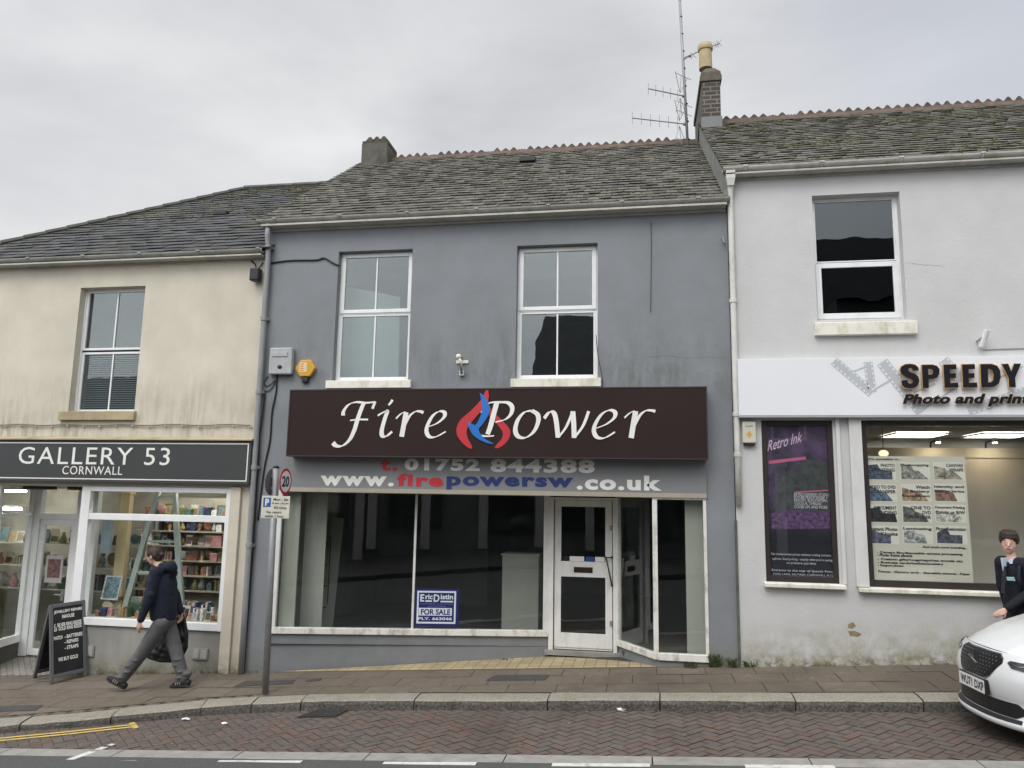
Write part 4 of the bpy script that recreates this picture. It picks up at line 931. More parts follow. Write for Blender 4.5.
for k in range(n):
    y0h, y1h = yE+(YRC-yE)*k/n, yE+(YRC-yE)*(k+1)/n; a = q(hx(y0h), y0h)+Vector((0, 0, .05)); b2_ = q(hx(y1h), y1h)+Vector((0, 0, .035)); mb.tube([a, b2_], .055, 6)
for k in range(5):
    xa = XRC+(XL-XRC)*k/5; mb.tube([(xa, YRC, ZRC+.02), (xa+(XL-XRC)/5-.01, YRC, ZRC+.012)], .06, 6)
mb.build('hip_tiles', M('slate_grey_ridge', (.085, .085, .08), .85, .2, 6, dirt=(.09, .10, .03), dirt_amt=.6), rfc)
def mossC():
    x = random.uniform(hx(yE), XL); s = (1-random.random()**2.2*.6)*(YRC-yE); return Vector((x, yE+s, zEC-.005+MC*s)) if x > hx(yE+s)+.2 and noise.noise(Vector((x, s*1.2, 3))) > random.uniform(-.35, .35) and x > XRC-1.5 else None
mb = MB(); moss_clumps(mb, 2600, mossC, .014, .036); mb.build('moss', mMoss, rfc, kind='stuff')
mb = MB(); v = roof_hit(221, 214.5, yE, zEC, MC); mb.box(v.x-.14, v.x+.14, v.y-.06, v.y+.1, v.z-.02, v.z+.06); mb.build('roof_vent', mBlack, rfc, bevel=.012)
# shopfront
mF = mUPVC
fl_, fr_, ft, fb = .15, .10, .07, .105
trz0, trz1 = F0.at(155, 521, .03)[1], F0.at(155, 514.5, .03)[1]
mb = MB(); mb.frame(F0, lw0, lw1, lz0, lz1, -.06, .03, fl_, fr_, ft, fb); mb.build('display_window_frame', mF, cream, bevel=.006)
mb = MB(); mb.pbox(F0, lw0+fl_, lw1-fr_, trz0, trz1, -.05, .025); mb.build('transom', mF, cream, bevel=.005)
mb = MB(); mb.pbox(F0, lw0+.1, lw1-.05, trz1-.01, lz1-.03, -.03, -.024); mb.build('upper_pane', gClear, cream)
mb = MB(); mb.pbox(F0, lw0+.1, lw1-.05, lz0+.05, trz0+.01, -.03, -.024); mb.build('lower_pane', gClear, cream)
mb = MB(); mb.pbox(F0, lw0-.02, XP0, -1.5, lz0, -.16, -.012); mb.build('stall_riser', mDash, cream)
mb = MB(); xr_ = F0.at(243, 560)[0]; mb.pbox(F0, XP0-.0, F0.at(233.5, 620)[0], -1.5, lz1+.02, .004, .05); mb.build('pilaster', mCream, cream, bevel=.01)
mb = MB(); mb.pbox(F0, A0.x-2.2, lw0+.04, lz1-.005, lz1+.05, -.9, -.004); mb.pbox(F0, lw0+.041, XP0+.01, lz1-.005, lz1+.05, -.18, -.004); mb.build('shopfront_head', mBeige, cream)
# recessed door
dzt2 = dzt; trd = PDc.at(55, 516.5)[1]
mb = MB(); mb.pbox(PDc, cdx0, cdx0+.14, dzb, dzt2+.1, -.08, .02); mb.pbox(PDc, cdx1-.08, cdx1+.30, dzb, dzt2+.1, -.08, .02); mb.pbox(PDc, cdx0+.14, cdx1-.08, trd-.045, trd+.045, -.08, .02); mb.pbox(PDc, cdx0+.14, cdx1-.08, dzt2-.03, dzt2+.1, -.08, .02)
mb.build('door_frame', mF, cream, bevel=.005)
mb = MB(); mb.pbox(PDc, cdx0+.12, cdx1-.06, trd+.03, dzt2, -.035, -.03); mb.build('fanlight_pane', gClear, cream)
mb = MB(); mb.frame(PDc, cdx0+.145, cdx1-.085, dzb+.015, trd-.05, -.06, -.005, .085, .085, .10, .10); dr = mb.build('door', mF, cream, bevel=.005)
mb = MB(); mb.pbox(PDc, cdx0+.22, cdx1-.16, dzb+.1, trd-.13, -.035, -.03); mb.build('pane', gClear, dr)
mb = MB(); s, t = PDc.at(62, 594.5); mb.tube([PDc.P(s+.0, t, -.005), PDc.P(s, t, .05), PDc.P(s-.1, t, .05)], .011, 6); mb.pbox(PDc, s-.02, s+.02, t-.1, t+.08, -.005, .004); mb.build('handle', mGalv, dr)
s0, s1, q0, q1 = ext(PDc, (44, 570), (61, 570), (53, 555.5), (53, 583)); mb = MB(); mb.pbox(PDc, s0, s1, q0, q1, -.029, -.027); pn = mb.build('notice', flat('notice_paper', (.42, .38, .40), .6), dr)
mb = MB(); mb.pbox(PDc, s0+.04, s1-.04, q0+.08, q1-.06, -.0268, -.0262); mb.build('notice_photo', M('notice_photo_print', (.16, .09, .085), .6, .6, 14, bump_s=0), dr)
# splayed left light and its riser, return panel by the main window
PSc = Plane((A0.x, 0), (b_.x-A0.x, YDc)); LSc = math.hypot(b_.x-A0.x, YDc)
mb = MB(); mb.frame(PSc, 0, LSc, zsp-.06, lz1, -.06, .02, .09, .06, .05, .12); trs = PSc.at(12, 515)[1]; mb.pbox(PSc, .09, LSc-.06, trs-.03, trs+.03, -.05, .015); mb.build('splayed_window_frame', mF, cream, bevel=.005)
mb = MB(); mb.pbox(PSc, .05, LSc-.04, zsp+.02, lz1-.02, -.03, -.024); mb.build('splayed_pane', gClear, cream)
mb = MB(); mb.pbox(PSc, 0, LSc, -1.5, zsp-.06, -.12, -.004); mb.pbox(F0, A0.x-2.2, A0.x, -1.5, zsp-.06, -.12, -.004); mb.build('splayed_riser', M('dark_riser', (.10, .095, .085), .85, .2, bs=50, bump_s=.4), cream)
mb = MB(); mb.frame(F0, A0.x-2.2, A0.x, zsp-.06, lz1, -.06, .03, .1, .1, .07, .12); mb.build('far_window_frame', mF, cream); mb = MB(); mb.pbox(F0, A0.x-2.15, A0.x-.05, zsp, lz1-.02, -.03, -.024); mb.build('far_pane', gClear, cream)
PRt = Plane((lw0+.05, .06), (0, 1)); mb = MB(); mb.frame(PRt, 0, YDc-.06, lz0, lz1, -.03, .03, .05); mb.pbox(PRt, 0, YDc-.06, -1.5, lz0, -.05, .02); mb.build('return_frame', mF, cream); mb = MB(); mb.pbox(PRt, .03, YDc-.09, lz0+.03, lz1-.03, -.004, .002); mb.build('return_pane', gClear, cream)
zl = dzb-.005
mb = MB(); mb.add([(A0.x, -.01, zp(A0.x, 0)+.02), (lw0+.05, -.01, zp(lw0, 0)+.012), (lw0+.05, YDc+.1, zl), (cdx0-.05, YDc+.1, zl)], [(0, 1, 2, 3)]); mb.add([(A0.x, -.01, zp(A0.x, 0)+.02), (lw0+.05, -.01, zp(lw0, 0)+.012), (lw0+.05, -.01, zp(lw0, 0)-.1), (A0.x, -.01, zp(A0.x, 0)-.1)], [(0, 1, 2, 3)])
m, nt, b = base_mat('lobby_tiles'); bt = N(nt, 'ShaderNodeTexBrick'); tcn = N(nt, 'ShaderNodeTexCoord'); mpn = N(nt, 'ShaderNodeMapping'); mpn.inputs['Rotation'].default_value = (0, 0, rad(45)); nt.links.new(tcn.outputs['Object'], mpn.inputs[0]); nt.links.new(mpn.outputs[0], bt.inputs[0])
bt.inputs['Scale'].default_value = 1; bt.inputs['Brick Width'].default_value = .16; bt.inputs['Row Height'].default_value = .08; bt.inputs['Mortar Size'].default_value = .006
bt.inputs[1].default_value = (.27, .25, .22, 1); bt.inputs[2].default_value = (.20, .185, .165, 1); bt.inputs[3].default_value = (.09, .085, .075, 1); nt.links.new(bt.outputs[0], b.inputs['Base Color'])
struct(mb.build('lobby_paving', m))
s0, s1, q0, q1 = ext(F0, (28, 484), (53, 484), (40, 482), (40, 487.5), .02)
for xa, xb in ((28, 53), (72, 81.5)):
    s0, s1 = F0.at(xa, 484, -.2)[0], F0.at(xb, 484, -.2)[0]; mb = MB(); mb.box(s0, s1, .1, .3, lz1-.06, lz1-.008)
    tag(mb.build('spotlight_track', mBlack, bevel=.01, origin=(s0, .1, lz1)), 'black fitting under the shopfront head over the gallery door, %s one' % ('longer' if xa == 28 else 'shorter'), 'fitting')
# interior
GX0, GX1, GY = XG0+.1, XL-.12, 3.6
mG = M('gallery_back_wall', (.40, .385, .32), .9, .3, 1.5, bump_s=0)
mb = MB(); room(mb, GX0, GX1, .2, GY, -.62, lz1+.5, True); o = mb.build('gallery_interior', mG, cream)
o.data.polygons  # front stays open
# -- shelves, ladder and stock behind the glass
mSh = M('shelf_wood', (.34, .31, .25), .7, .2, bump_s=0)
zbed = lz0+.10
sb = thing('display_bed', 'low wooden display bed behind the gallery window glass', 'display platform', (lw0+.2, .12, zbed))
mb = MB(); mb.box(lw0+.12, GX1-.05, .10, .62, zbed-.06, zbed); mb.build('platform_top', mSh, sb); mb = MB(); mb.box(lw0+.14, GX1-.07, .5, .60, -.6, zbed-.06); mb.build('back_board', mSh, sb)
levels = [zbed+.30+.235*k for k in range(6)]
sh2 = thing('shelving_unit', 'glass and wood shelving unit full of stock along the back of the gallery', 'shelves', (lw0, 1.15, -.5))
for z in levels: mb = MB(); mb.box(lw0+.15, GX1-.04, 1.05, 1.42, z-.02, z); mb.build('shelf', mSh, sh2)
mb = MB(); mb.box(lw0+.15, GX1-.04, 1.43, 1.46, -.5, levels[-1]+.3); mb.build('back_panel', mG, sh2)
PL = Plane((0, .38), (1, 0)); lad = thing('display_ladder', 'pale green A shaped ladder standing in the gallery window display', 'ladder', PL.P(PL.at(150, 612)[0], zbed))
mLad = M('pale_green_wood', (.31, .36, .335), .6, .1, 6, bump_s=.1)
def leg(p, q_): 
    a = PL.P(*PL.at(*p)); b2 = PL.P(*PL.at(*q_)); mb = MB(); mb.hexa([a+Vector((-.045, -.02, 0)), a+Vector((.045, -.02, 0)), a+Vector((.045, .03, 0)), a+Vector((-.045, .03, 0)), b2+Vector((-.04, -.02, 0)), b2+Vector((.04, -.02, 0)), b2+Vector((.04, .03, 0)), b2+Vector((-.04, .03, 0))]); mb.build('leg', mLad, lad)
leg((122, 618), (158, 492)); leg((182, 622), (174.5, 493))
for (a, b2) in (((156.5, 497), (175, 497.5)), ((147, 541), (177, 542)), ((138, 572), (178.5, 574))):
    p, q_ = PL.at(*a), PL.at(*b2); mb = MB(); mb.box(p[0], q_[0], .37, .40, p[1]-.018, p[1]+.018); mb.build('rung', mLad, lad)
PK2 = Plane((0, .8), (1, 0)); s0, s1 = PK2.at(117, 530)[0], PK2.at(127, 530)[0]
ps = thing('timber_post', 'pale yellow timber post standing inside the gallery window left of the ladder', 'post', (s0, .8, -.5)); mb = MB(); mb.box(s0, s1, .8, .9, -.5, lz1-.05); mb.box(s0-.02, s1+.02, .78, .92, lz1-.12, lz1-.05); mb.build('shaft', M('yellow_pine', (.50, .41, .24), .6, .1, bump_s=0), ps, bevel=.004)
s0, s1, q0, q1 = ext(PK2, (109, 535), (118, 535), (113, 520), (113, 552)); mb = MB(); mb.box(s0, s1, .62, .66, q0, q1)
bp = thing('hanging_panel', 'narrow pale blue panel hanging beside the yellow post', 'panel', (s0, .62, q0)); mb.build('board', M('pale_blue_board', (.22, .29, .33), .6, bump_s=0), bp)
cols = {'cream': (.55, .48, .36), 'gold': (.34, .25, .10), 'dark green': (.05, .09, .05), 'brown': (.14, .08, .04), 'black': (.02, .02, .022), 'silver': (.40, .41, .42), 'rust red': (.17, .065, .045), 'teal': (.07, .13, .13), 'white': (.65, .65, .62), 'grey': (.20, .20, .20), 'olive': (.17, .17, .05), 'orange': (.32, .15, .07), 'navy': (.02, .03, .08), 'pink': (.45, .22, .22)}
cmat = {k: M('stock_'+k.replace(' ', '_'), v, .45, .35, 18, bump_s=0, spec=.5) for k, v in cols.items()}
mPic = [M('print_%s' % n_, c, .5, .75, 22, bump_s=0) for n_, c in (('dark', (.09, .10, .10)), ('sea', (.10, .17, .19)), ('sand', (.34, .28, .18)))]
def stock(kind, col, x, y, z, h, where):
    mt = cmat[col]; art = 'an' if col[0] in 'aeiou' else 'a'
    if kind == 'picture frame':
        o = thing('picture_frame', '%s picture frame %s' % (col, where), 'picture frame', (x, y, z)); w_ = h*.8; tl = .22
        fr = Frame((x-w_/2, y, z), (1, 0, 0), (0, tl, 1)); mb = MB(); mb.frame(fr, 0, w_, 0, h, -.0, .018, .022); mb.build('frame', mt, o); mb = MB(); mb.add([fr.P(.02, .02, .006), fr.P(w_-.02, .02, .006), fr.P(w_-.02, h-.02, .006), fr.P(.02, h-.02, .006)], [(0, 1, 2, 3)]); mb.build('picture', random.choice(mPic), o)
    elif kind == 'vase':
        r = h*.32; mb = MB(); mb.lathe((x, y, z), [(r*.55, 0), (r*.9, h*.18), (r, h*.4), (r*.6, h*.68), (r*.38, h*.82), (r*.55, h)], 12); o = tag(mb.build('vase', mt, smooth=True, origin=(x, y, z)), '%s pottery vase %s' % (col, where), 'vase')
    elif kind == 'box':
        w_ = h*random.uniform(.7, 1.1); o = thing('gift_box', '%s lidded gift box %s' % (col, where), 'box', (x, y, z)); mb = MB(); mb.box(x-w_/2, x+w_/2, y-.06, y+.06, z, z+h*.72); mb.build('body', mt, o, bevel=.004); mb = MB(); mb.box(x-w_/2-.006, x+w_/2+.006, y-.066, y+.066, z+h*.72, z+h); mb.build('lid', mt, o, bevel=.004)
    elif kind == 'figurine':
        mb = MB(); mb.lathe((x, y, z), [(h*.2, 0), (h*.22, h*.06), (h*.12, h*.12), (h*.2, h*.38), (h*.15, h*.6), (h*.07, h*.7)], 10); mb.ball((x, y, z+h*.82), h*.14); mb.cap((x-h*.16, y, z+h*.55), (x-h*.24, y-.01, z+h*.3), h*.05, h*.04, 8); mb.cap((x+h*.16, y, z+h*.55), (x+h*.22, y-.02, z+h*.36), h*.05, h*.04, 8); o = tag(mb.build('figurine', mt, smooth=True, origin=(x, y, z)), '%s standing figurine %s' % (col, where), 'figurine')
    elif kind == 'card':
        o = thing('greeting_card', '%s greeting card %s' % (col, where), 'card', (x, y, z)); w_ = h*.7; mb = MB()
        for q in (0, 1): fr = Frame((x-w_/2, y+.05*q, z), (1, 0, 0), (0, (.2, -.2)[q], 1)); mb.add([fr.P(0, 0, 0), fr.P(w_, 0, 0), fr.P(w_, h, 0), fr.P(0, h, 0)], [(0, 1, 2, 3)])
        mb.build('folded_sheet', cmat['white'] if len(col) % 2 else cmat['cream'], o); fr = Frame((x-w_/2, y-.003, z), (1, 0, 0), (0, .2, 1)); mb = MB(); mb.add([fr.P(w_*.1, h*.12, 0), fr.P(w_*.9, h*.12, 0), fr.P(w_*.9, h*.9, 0), fr.P(w_*.1, h*.9, 0)], [(0, 1, 2, 3)]); mb.build('picture', mt, o)
    elif kind == 'gift bag':
        w_ = h*.7; o = thing('gift_bag', '%s paper gift bag %s' % (col, where), 'gift bag', (x, y, z)); mb = MB(); mb.hexa([(x-w_*.42, y-.03, z), (x+w_*.42, y-.03, z), (x+w_*.42, y+.04, z), (x-w_*.42, y+.04, z), (x-w_/2, y-.02, z+h*.75), (x+w_/2, y-.02, z+h*.75), (x+w_/2, y+.03, z+h*.75), (x-w_/2, y+.03, z+h*.75)]); mb.build('body', mt, o); mb = MB(); mb.tube([(x-w_*.2, y-.02, z+h*.75), (x-w_*.15, y-.02, z+h*.95), (x+w_*.15, y-.02, z+h*.95), (x+w_*.2, y-.02, z+h*.75)], .004, 5); mb.build('handle', cmat['white'], o)
    elif kind == 'plate':
        r = h/2; mb = MB(); mb.lathe((x, y, z+r), [(.01, 0), (r*.6, .004), (r, .02), (r, .026), (r*.6, .012), (.01, .010)], 18, (0, 1, .25)); o = tag(mb.build('plate', mt, smooth=True, origin=(x, y, z)), '%s decorative plate propped %s' % (col, where), 'plate')
    else:
        o = thing('book_row', '%s spined row of books %s' % (col, where), 'books', (x, y, z)); xx = x-h*.6
        for k in range(6):
            t_ = h*random.uniform(.10, .2); mb = MB(); mb.box(xx, xx+t_-.003, y-.05, y+.06, z, z+h*random.uniform(.8, 1)); mb.build('book', cmat[col] if k % 2 == 0 else cmat[random.choice(list(cols))], o); xx += t_
    return o
random.seed(11)
kinds = ['picture frame', 'vase', 'box', 'figurine', 'plate', 'books', 'card', 'gift bag']
shelves_ = [(levels[k], 1.15, 'on the %s back shelf of the gallery' % n_) for k, n_ in enumerate(('lowest', 'second', 'third', 'fourth', 'fifth', 'top'))]
for z, y, wh in shelves_:
    combos = [(k, c) for k in kinds for c in cols]; random.shuffle(combos); x = lw0+.3
    while x < GX1-.15:
        k, c = combos.pop(); h = random.uniform(.11, .205); stock(k, c, x+.06, y, z+.001, h, wh); x += h*(1.12 if k == 'books' else .62)+.012
combos = [(k, c) for k in kinds for c in cols]; random.shuffle(combos)
for row, (y, nm, hs) in enumerate(((.2, 'front row of the gallery window bed', (.08, .16)), (.34, 'middle row of the gallery window bed', (.12, .22)), (.5, 'rear row of the gallery window bed', (.2, .34)))):
    x = lw0+.28
    while x < GX1-.15:
        k, c = combos.pop(); h = random.uniform(*hs)
        if not (row == 1 and abs(x-PL.at(122, 612)[0]) < .12): stock(k, c, x+.05, y, zbed+.001, h, 'in the '+nm)
        x += h*(1.1 if k == 'books' else .66)+.014
bigf = stock('picture frame', 'silver', PL.at(114, 590)[0], .3, zbed+.22, .36, 'leaning large in the window beside the yellow post')
# lit lamps at far left; door and window tubes are unseen, for extra light
mLamp = emit('lit_tube', (1, .97, .91), 50); mLamp2 = emit('added_window_tube', (1, .96, .90), 120)
for k, (x, y) in enumerate(((-12.0, 2.2), (-8.6, 1.5), (-6.85, .36), (-12.2, 2.36))):
    lt = thing('strip_light', ['fluorescent strip light lit at the far left inside the gallery', 'unseen fluorescent strip light lit behind the gallery door', 'unseen added strip light brightening the gallery window stock', 'lower strip light lit over the white shelves at the far left of the gallery'][k], 'ceiling light', (x, y, lz1+.2))
    zt2 = (lz1-.02, lz1+.45, lz1+.45, lz1-.36)[k]
    mb = MB(); mb.box(x-.6, x+.6, y-.05, y+.05, zt2-.06, zt2-.025); mb.build('batten', mUPVC, lt); mb = MB(); mb.tube([(x-.57, y, zt2-.085), (x+.57, y, zt2-.085)], .018, 8); mb.build('tube', mLamp if k != 2 else mLamp2, lt)
random.seed(21)
for k in range(3):
    z = .35+.42*k; o = thing('glass_shelf', ['lowest', 'middle', 'top'][k]+' white shelf of stock seen behind the gallery door', 'shelf', (-9.6, 2.6, z)); mb = MB(); mb.box(-13.6, -7.75, 2.5, 2.85, z-.02, z); mb.build('board', mRoom, o)
    combos = [(k_, c) for k_ in kinds for c in cols]; random.shuffle(combos); x = -13.3
    while x < -7.9:
        k_, c = combos.pop(); h = random.uniform(.16, .3); stock(k_, c, x, 2.62, z+.001, h, 'on the %s white shelf beyond the door' % ['lowest', 'middle', 'top'][k]); x += h*(1.15 if k_ == 'books' else .7)+.02
cr_ = thing('card_rack', 'dark spinner rack of cards inside the gallery door', 'rack', (-8.35, 1.6, -.55))
mb = MB(); mb.tube([(-8.35, 1.6, -.55), (-8.35, 1.6, 1.15)], .02, 8); mb.lathe((-8.35, 1.6, -.55), [(.25, 0), (.25, .02), (.03, .04)], 16); mb.build('pole', mBlack, cr_)
for r_ in range(5):
    for a in range(6):
        an = a*math.pi/3; mb = MB(); fr = Frame((-8.35+.17*math.cos(an), 1.6+.17*math.sin(an), -.15+.27*r_), (-math.sin(an), math.cos(an), 0), (.12*math.cos(an), .12*math.sin(an), 1)); mb.prism(fr, [(-.07, 0), (.07, 0), (.07, .2), (-.07, .2)], -.012, .0); mb.build('card', random.choice([cmat[q_] for q_ in ('black', 'grey', 'brown', 'teal', 'cream', 'dark green')]), cr_)
# sign
D2 = .13
s0, s1, q0, q1 = ext(F0, (0, 460), (250.2, 460), (125, 440.8), (125, 481.9), D2); s0 = XG0+1.0
gs = thing('gallery_sign', 'long charcoal sign lettered GALLERY 53 CORNWALL inside a thin white border', 'sign', (s0, 0, q0))
mb = MB(); mb.pbox(F0, s0, s1, q0, q1, .004, D2); mb.build('sign_board', mSlate53, gs, bevel=.004)
mb = MB(); mb.frame(F0, s0+.03, s1-.035, q0+.03, q1-.03, D2, D2+.003, .016); mb.build('border', mLetW, gs)
mb = MB(); mb.frame(F0, s0-.004, s1+.004, q0-.004, q1+.004, .0, D2+.006, .012); mb.build('sign_edge', flat('charcoal_trim', (.06, .065, .07), .4), gs)
text_px(F0, 'GALLERY 53', (18.8, 456), (170, 456), (94, 447.3), (94, 464.6), D2+.002, mLetW, gs, thick=.003, spacing=1.12)
text_px(F0, 'CORNWALL', (62.5, 470), (122.5, 470), (92, 466.2), (92, 474.6), D2+.002, mLetW, gs, thick=.003, spacing=1.1)
mb = MB(); z_ = F0.at(125, 438, .16)[1]; mb.hexa([(XG0+1, -.17, z_-.03), (s1+.02, -.17, z_-.03), (s1+.02, -.004, z_-.03), (XG0+1, -.004, z_-.03), (XG0+1, -.17, z_-.015), (s1+.02, -.17, z_-.015), (s1+.02, -.004, z_+.03), (XG0+1, -.004, z_+.03)]); mb.build('weathering', mStoneSill, cream)
# string of bulbs under the upper sill
z_ = F0.at(60, 424.8, .03)[1]
sl = thing('string_lights', 'string of small unlit bulbs along the cream wall above the gallery sign', 'string lights', (XG0+2, 0, z_))
pts = []; x = XG0+2
while x < F0.at(253, 425)[0]: pts.append((x, -.03, z_+.008*math.sin(x*7))); x += .07
mb = MB(); mb.tube(pts, .011, 6); mb.build('cable', flat('cream_cable', (.22, .19, .14), .6), sl)
mb = MB()
for p in pts[2::4]: mb.lathe((p[0], p[1]-.004, p[2]-.05), [(.004, 0), (.014, .012), (.014, .03), (.009, .045)], 8)
o = mb.build('bulbs', flat('clear_bulb', (.40, .37, .30), .2), sl); 
cxb, czb = F0.at(258, 273, .06)
fx = thing('floodlight', 'small black lamp on cream wall under the eaves beside the downpipe', 'lamp', (cxb, 0, czb)); mb = MB(); mb.box(cxb-.09, cxb+.06, -.16, -.03, czb-.14, czb+.06); mb.build('housing', mBlack, fx, bevel=.02); mb = MB(); mb.tube([(cxb-.16, -.005, czb+.22), (cxb-.06, -.05, czb+.14), (cxb-.02, -.08, czb+.05)], .012, 6); mb.tube([(cxb+.04, -.01, czb+.18), (cxb, -.06, czb+.05)], .01, 6); mb.build('bracket', mBlack, fx)
for (l, r, t, b, lab) in ((87.3, 94.2, 645.3, 657, 'single vent plate low on the gallery wall beside the chalkboard'), (192.2, 208, 648.4, 660, 'double vent plate low on the gallery wall right of the walking man')):
    s0, s1, q0, q1 = ext(F0, (l, (t+b)/2), (r, (t+b)/2), ((l+r)/2, t), ((l+r)/2, b)); v_ = thing('vent_plate', lab, 'vent', (s0, 0, q0)); mb = MB(); n = 2 if r-l > 10 else 1; mb.pbox(F0, s0, s1, q0, q1, -.012, .008); mb.build('plate', mDash, v_, bevel=.004)
    for k in range(n): w_ = (s1-s0)/n; mb = MB(); mb.pbox(F0, s0+w_*k+.015, s0+w_*(k+1)-.015, q0+.02, q1-.02, .008, .016); mb.build('cover', M('vent_grey', (.36, .35, .33), .7, bump_s=0), v_, bevel=.003)

# ================================================================== WHITE PRINT SHOP
white = thing('print_shop', 'white rendered two storey print shop on the right with a mossy slate roof', 'shop building', (XR, 0, 0))
XW1 = 9.5
zW = F0.at(880, 159.2, .17)[1]; zWf = F0.at(880, 173.6, .03)[1]
ww = ext(F0, (814.2, 260), (902.8, 260), (856, 194.5), (860, 320.5))
wp = ext(F0, (763.3, 500), (835.3, 500), (797, 420.5), (803, 582.5))
wsx0 = F0.at(864, 503)[0]; wsx1 = F0.at(1085, 503)[0]; wsz0 = F0.at(940, 589)[1]; wsz1 = F0.at(940, 420.5)[1]
YW = -.03; PW0 = Plane((0, YW), (1, 0))
mb = MB(); wall_with_holes(mb, XR+.012, XW1, -1.0, zW-.02, YW, [ww, wp, (wsx0, wsx1, wsz0, wsz1)], .15); shell(mb, XR+.012, XW1, -1, zW-.1, YW, 7.2); mb.build('wall', mWhite, white)
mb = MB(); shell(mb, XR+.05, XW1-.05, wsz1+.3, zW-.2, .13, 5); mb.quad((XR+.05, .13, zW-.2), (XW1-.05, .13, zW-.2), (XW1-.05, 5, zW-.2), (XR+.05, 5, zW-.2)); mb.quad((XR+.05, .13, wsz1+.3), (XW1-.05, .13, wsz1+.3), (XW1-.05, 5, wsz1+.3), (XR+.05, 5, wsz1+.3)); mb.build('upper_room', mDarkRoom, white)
wn = add_window(white, ww, .09, F0.at(857, 262.5, -.1)[1], 'awning', mUPVC, gUpD, False, .075, gl2=gUpD)
s0, s1, q0, q1 = ext(F0, (815, 327), (917.5, 327), (866, 321), (866, 334.5), .09)
mb = MB(); mb.hexa([(s0, -.10, q0), (s1, -.10, q0), (s1, .1, q0), (s0, .1, q0), (s0, -.10, q1-.01), (s1, -.10, q1-.01), (s1, .1, q1+.02), (s0, .1, q1+.02)]); mb.build('sill', mSill, white, bevel=.008)
mb = MB(); mb.box(XR-.02, XW1, YW-.03, YW-.002, zWf, zW+.02); mb.box(XR-.02, XW1, YW-.17, YW-.03, zW-.11, zW-.085); mb.build('fascia_board', mFascia, white, bevel=.003)
gutter(white, XR-.06, XW1, -.15, zW, mWGutter, .06, 1.0)
zEW = zW+.03; rw = roof_hit(880, 111.5, yE, zEW, MS); YRW, ZRW = rw.y, rw.z; XVW = XR-.06
mb = MB(); mb.quad((XVW, yE, zEW-.03), (XW1, yE, zEW-.03), (XW1, YRW, ZRW-.03), (XVW, YRW, ZRW-.03)); mb.quad((XVW, YRW, ZRW-.03), (XW1, YRW, ZRW-.03), (XW1, 2*YRW-yE, zEW-.03), (XVW, 2*YRW-yE, zEW-.03)); mb.add([(XW1, yE, zEW-.03), (XW1, YRW, ZRW-.03), (XW1, 2*YRW-yE, zEW-.03)], [(0, 1, 2)])
rfw = mb.build('roof', mUnder, white)
mb = MB(); slates(mb, XVW, XW1, yE, zEW-.03, MS, YRW-yE, .17, .172); mb.build('slates', mRoofW, rfw)
mb = MB(); ridge_crest(mb, F0.at(722, 118, -YRW)[0], XW1, YRW, ZRW, .165, .095); mb.build('ridge_crest', mTerra, rfw)
def mossW():
    x = random.uniform(XVW, 6); s = random.random()**1.1*(YRW-yE); return Vector((x, yE+s, zEW-.01+MS*s)) if noise.noise(Vector((x*1.1, s*1.3, 17))) > random.uniform(-.3, .45) else None
mb = MB(); moss_clumps(mb, 2600, mossW, .012, .036); mb.build('moss', mMoss, rfw, kind='stuff')
mb = MB(); dz = .55
mb.hexa([(XVW+.01, yE+.02, zEW-dz), (XVW+.07, yE+.02, zEW-dz), (XVW+.07, YRW, ZRW-dz), (XVW+.01, YRW, ZRW-dz), (XVW+.01, yE+.02, zEW-.035), (XVW+.07, yE+.02, zEW-.035), (XVW+.07, YRW, ZRW-.035), (XVW+.01, YRW, ZRW-.035)])
mb.build('gable_verge', mCement, white)
# chimney on the party wall at the ridge
PCh = Plane((0, YRW-.42), (1, 0)); c0, c1, q0, q1 = ext(PCh, (700.5, 95), (722.3, 95), (711, 66.5), (711, 120))
m, nt, b = base_mat('chimney_brick'); bt = N(nt, 'ShaderNodeTexBrick'); tcn = N(nt, 'ShaderNodeTexCoord'); sp = N(nt, 'ShaderNodeSeparateXYZ'); cb = N(nt, 'ShaderNodeCombineXYZ'); nt.links.new(tcn.outputs['Object'], sp.inputs[0]); nt.links.new(math_(nt, 'ADD', sp.outputs[0], sp.outputs[1]), cb.inputs[0]); nt.links.new(sp.outputs[2], cb.inputs[1]); nt.links.new(cb.outputs[0], bt.inputs[0])
bt.inputs['Scale'].default_value = 1; bt.inputs['Brick Width'].default_value = .23; bt.inputs['Row Height'].default_value = .085; bt.inputs['Mortar Size'].default_value = .012
bt.inputs[1].default_value = (.058, .043, .037, 1); bt.inputs[2].default_value = (.085, .062, .052, 1); bt.inputs[3].default_value = (.20, .19, .17, 1)
f_, h_ = noisef(nt, 5, 6, .7, .35, .7); nt.links.new(mixc(nt, math_(nt, 'MULTIPLY', f_, .6), bt.outputs[0], (.055, .05, .042)), b.inputs['Base Color']); b.inputs['Roughness'].default_value = .9; bump(nt, b, bt.outputs[1], -.6, .01)
yc0, yc1 = YRW-.42, YRW+1.35
hc = q1-q0
mb = MB(); mb.box(c0+.03, c1-.03, yc0+.03, yc1-.03, q0-1.2, q1-.28); ch = mb.build('chimney', m, white)
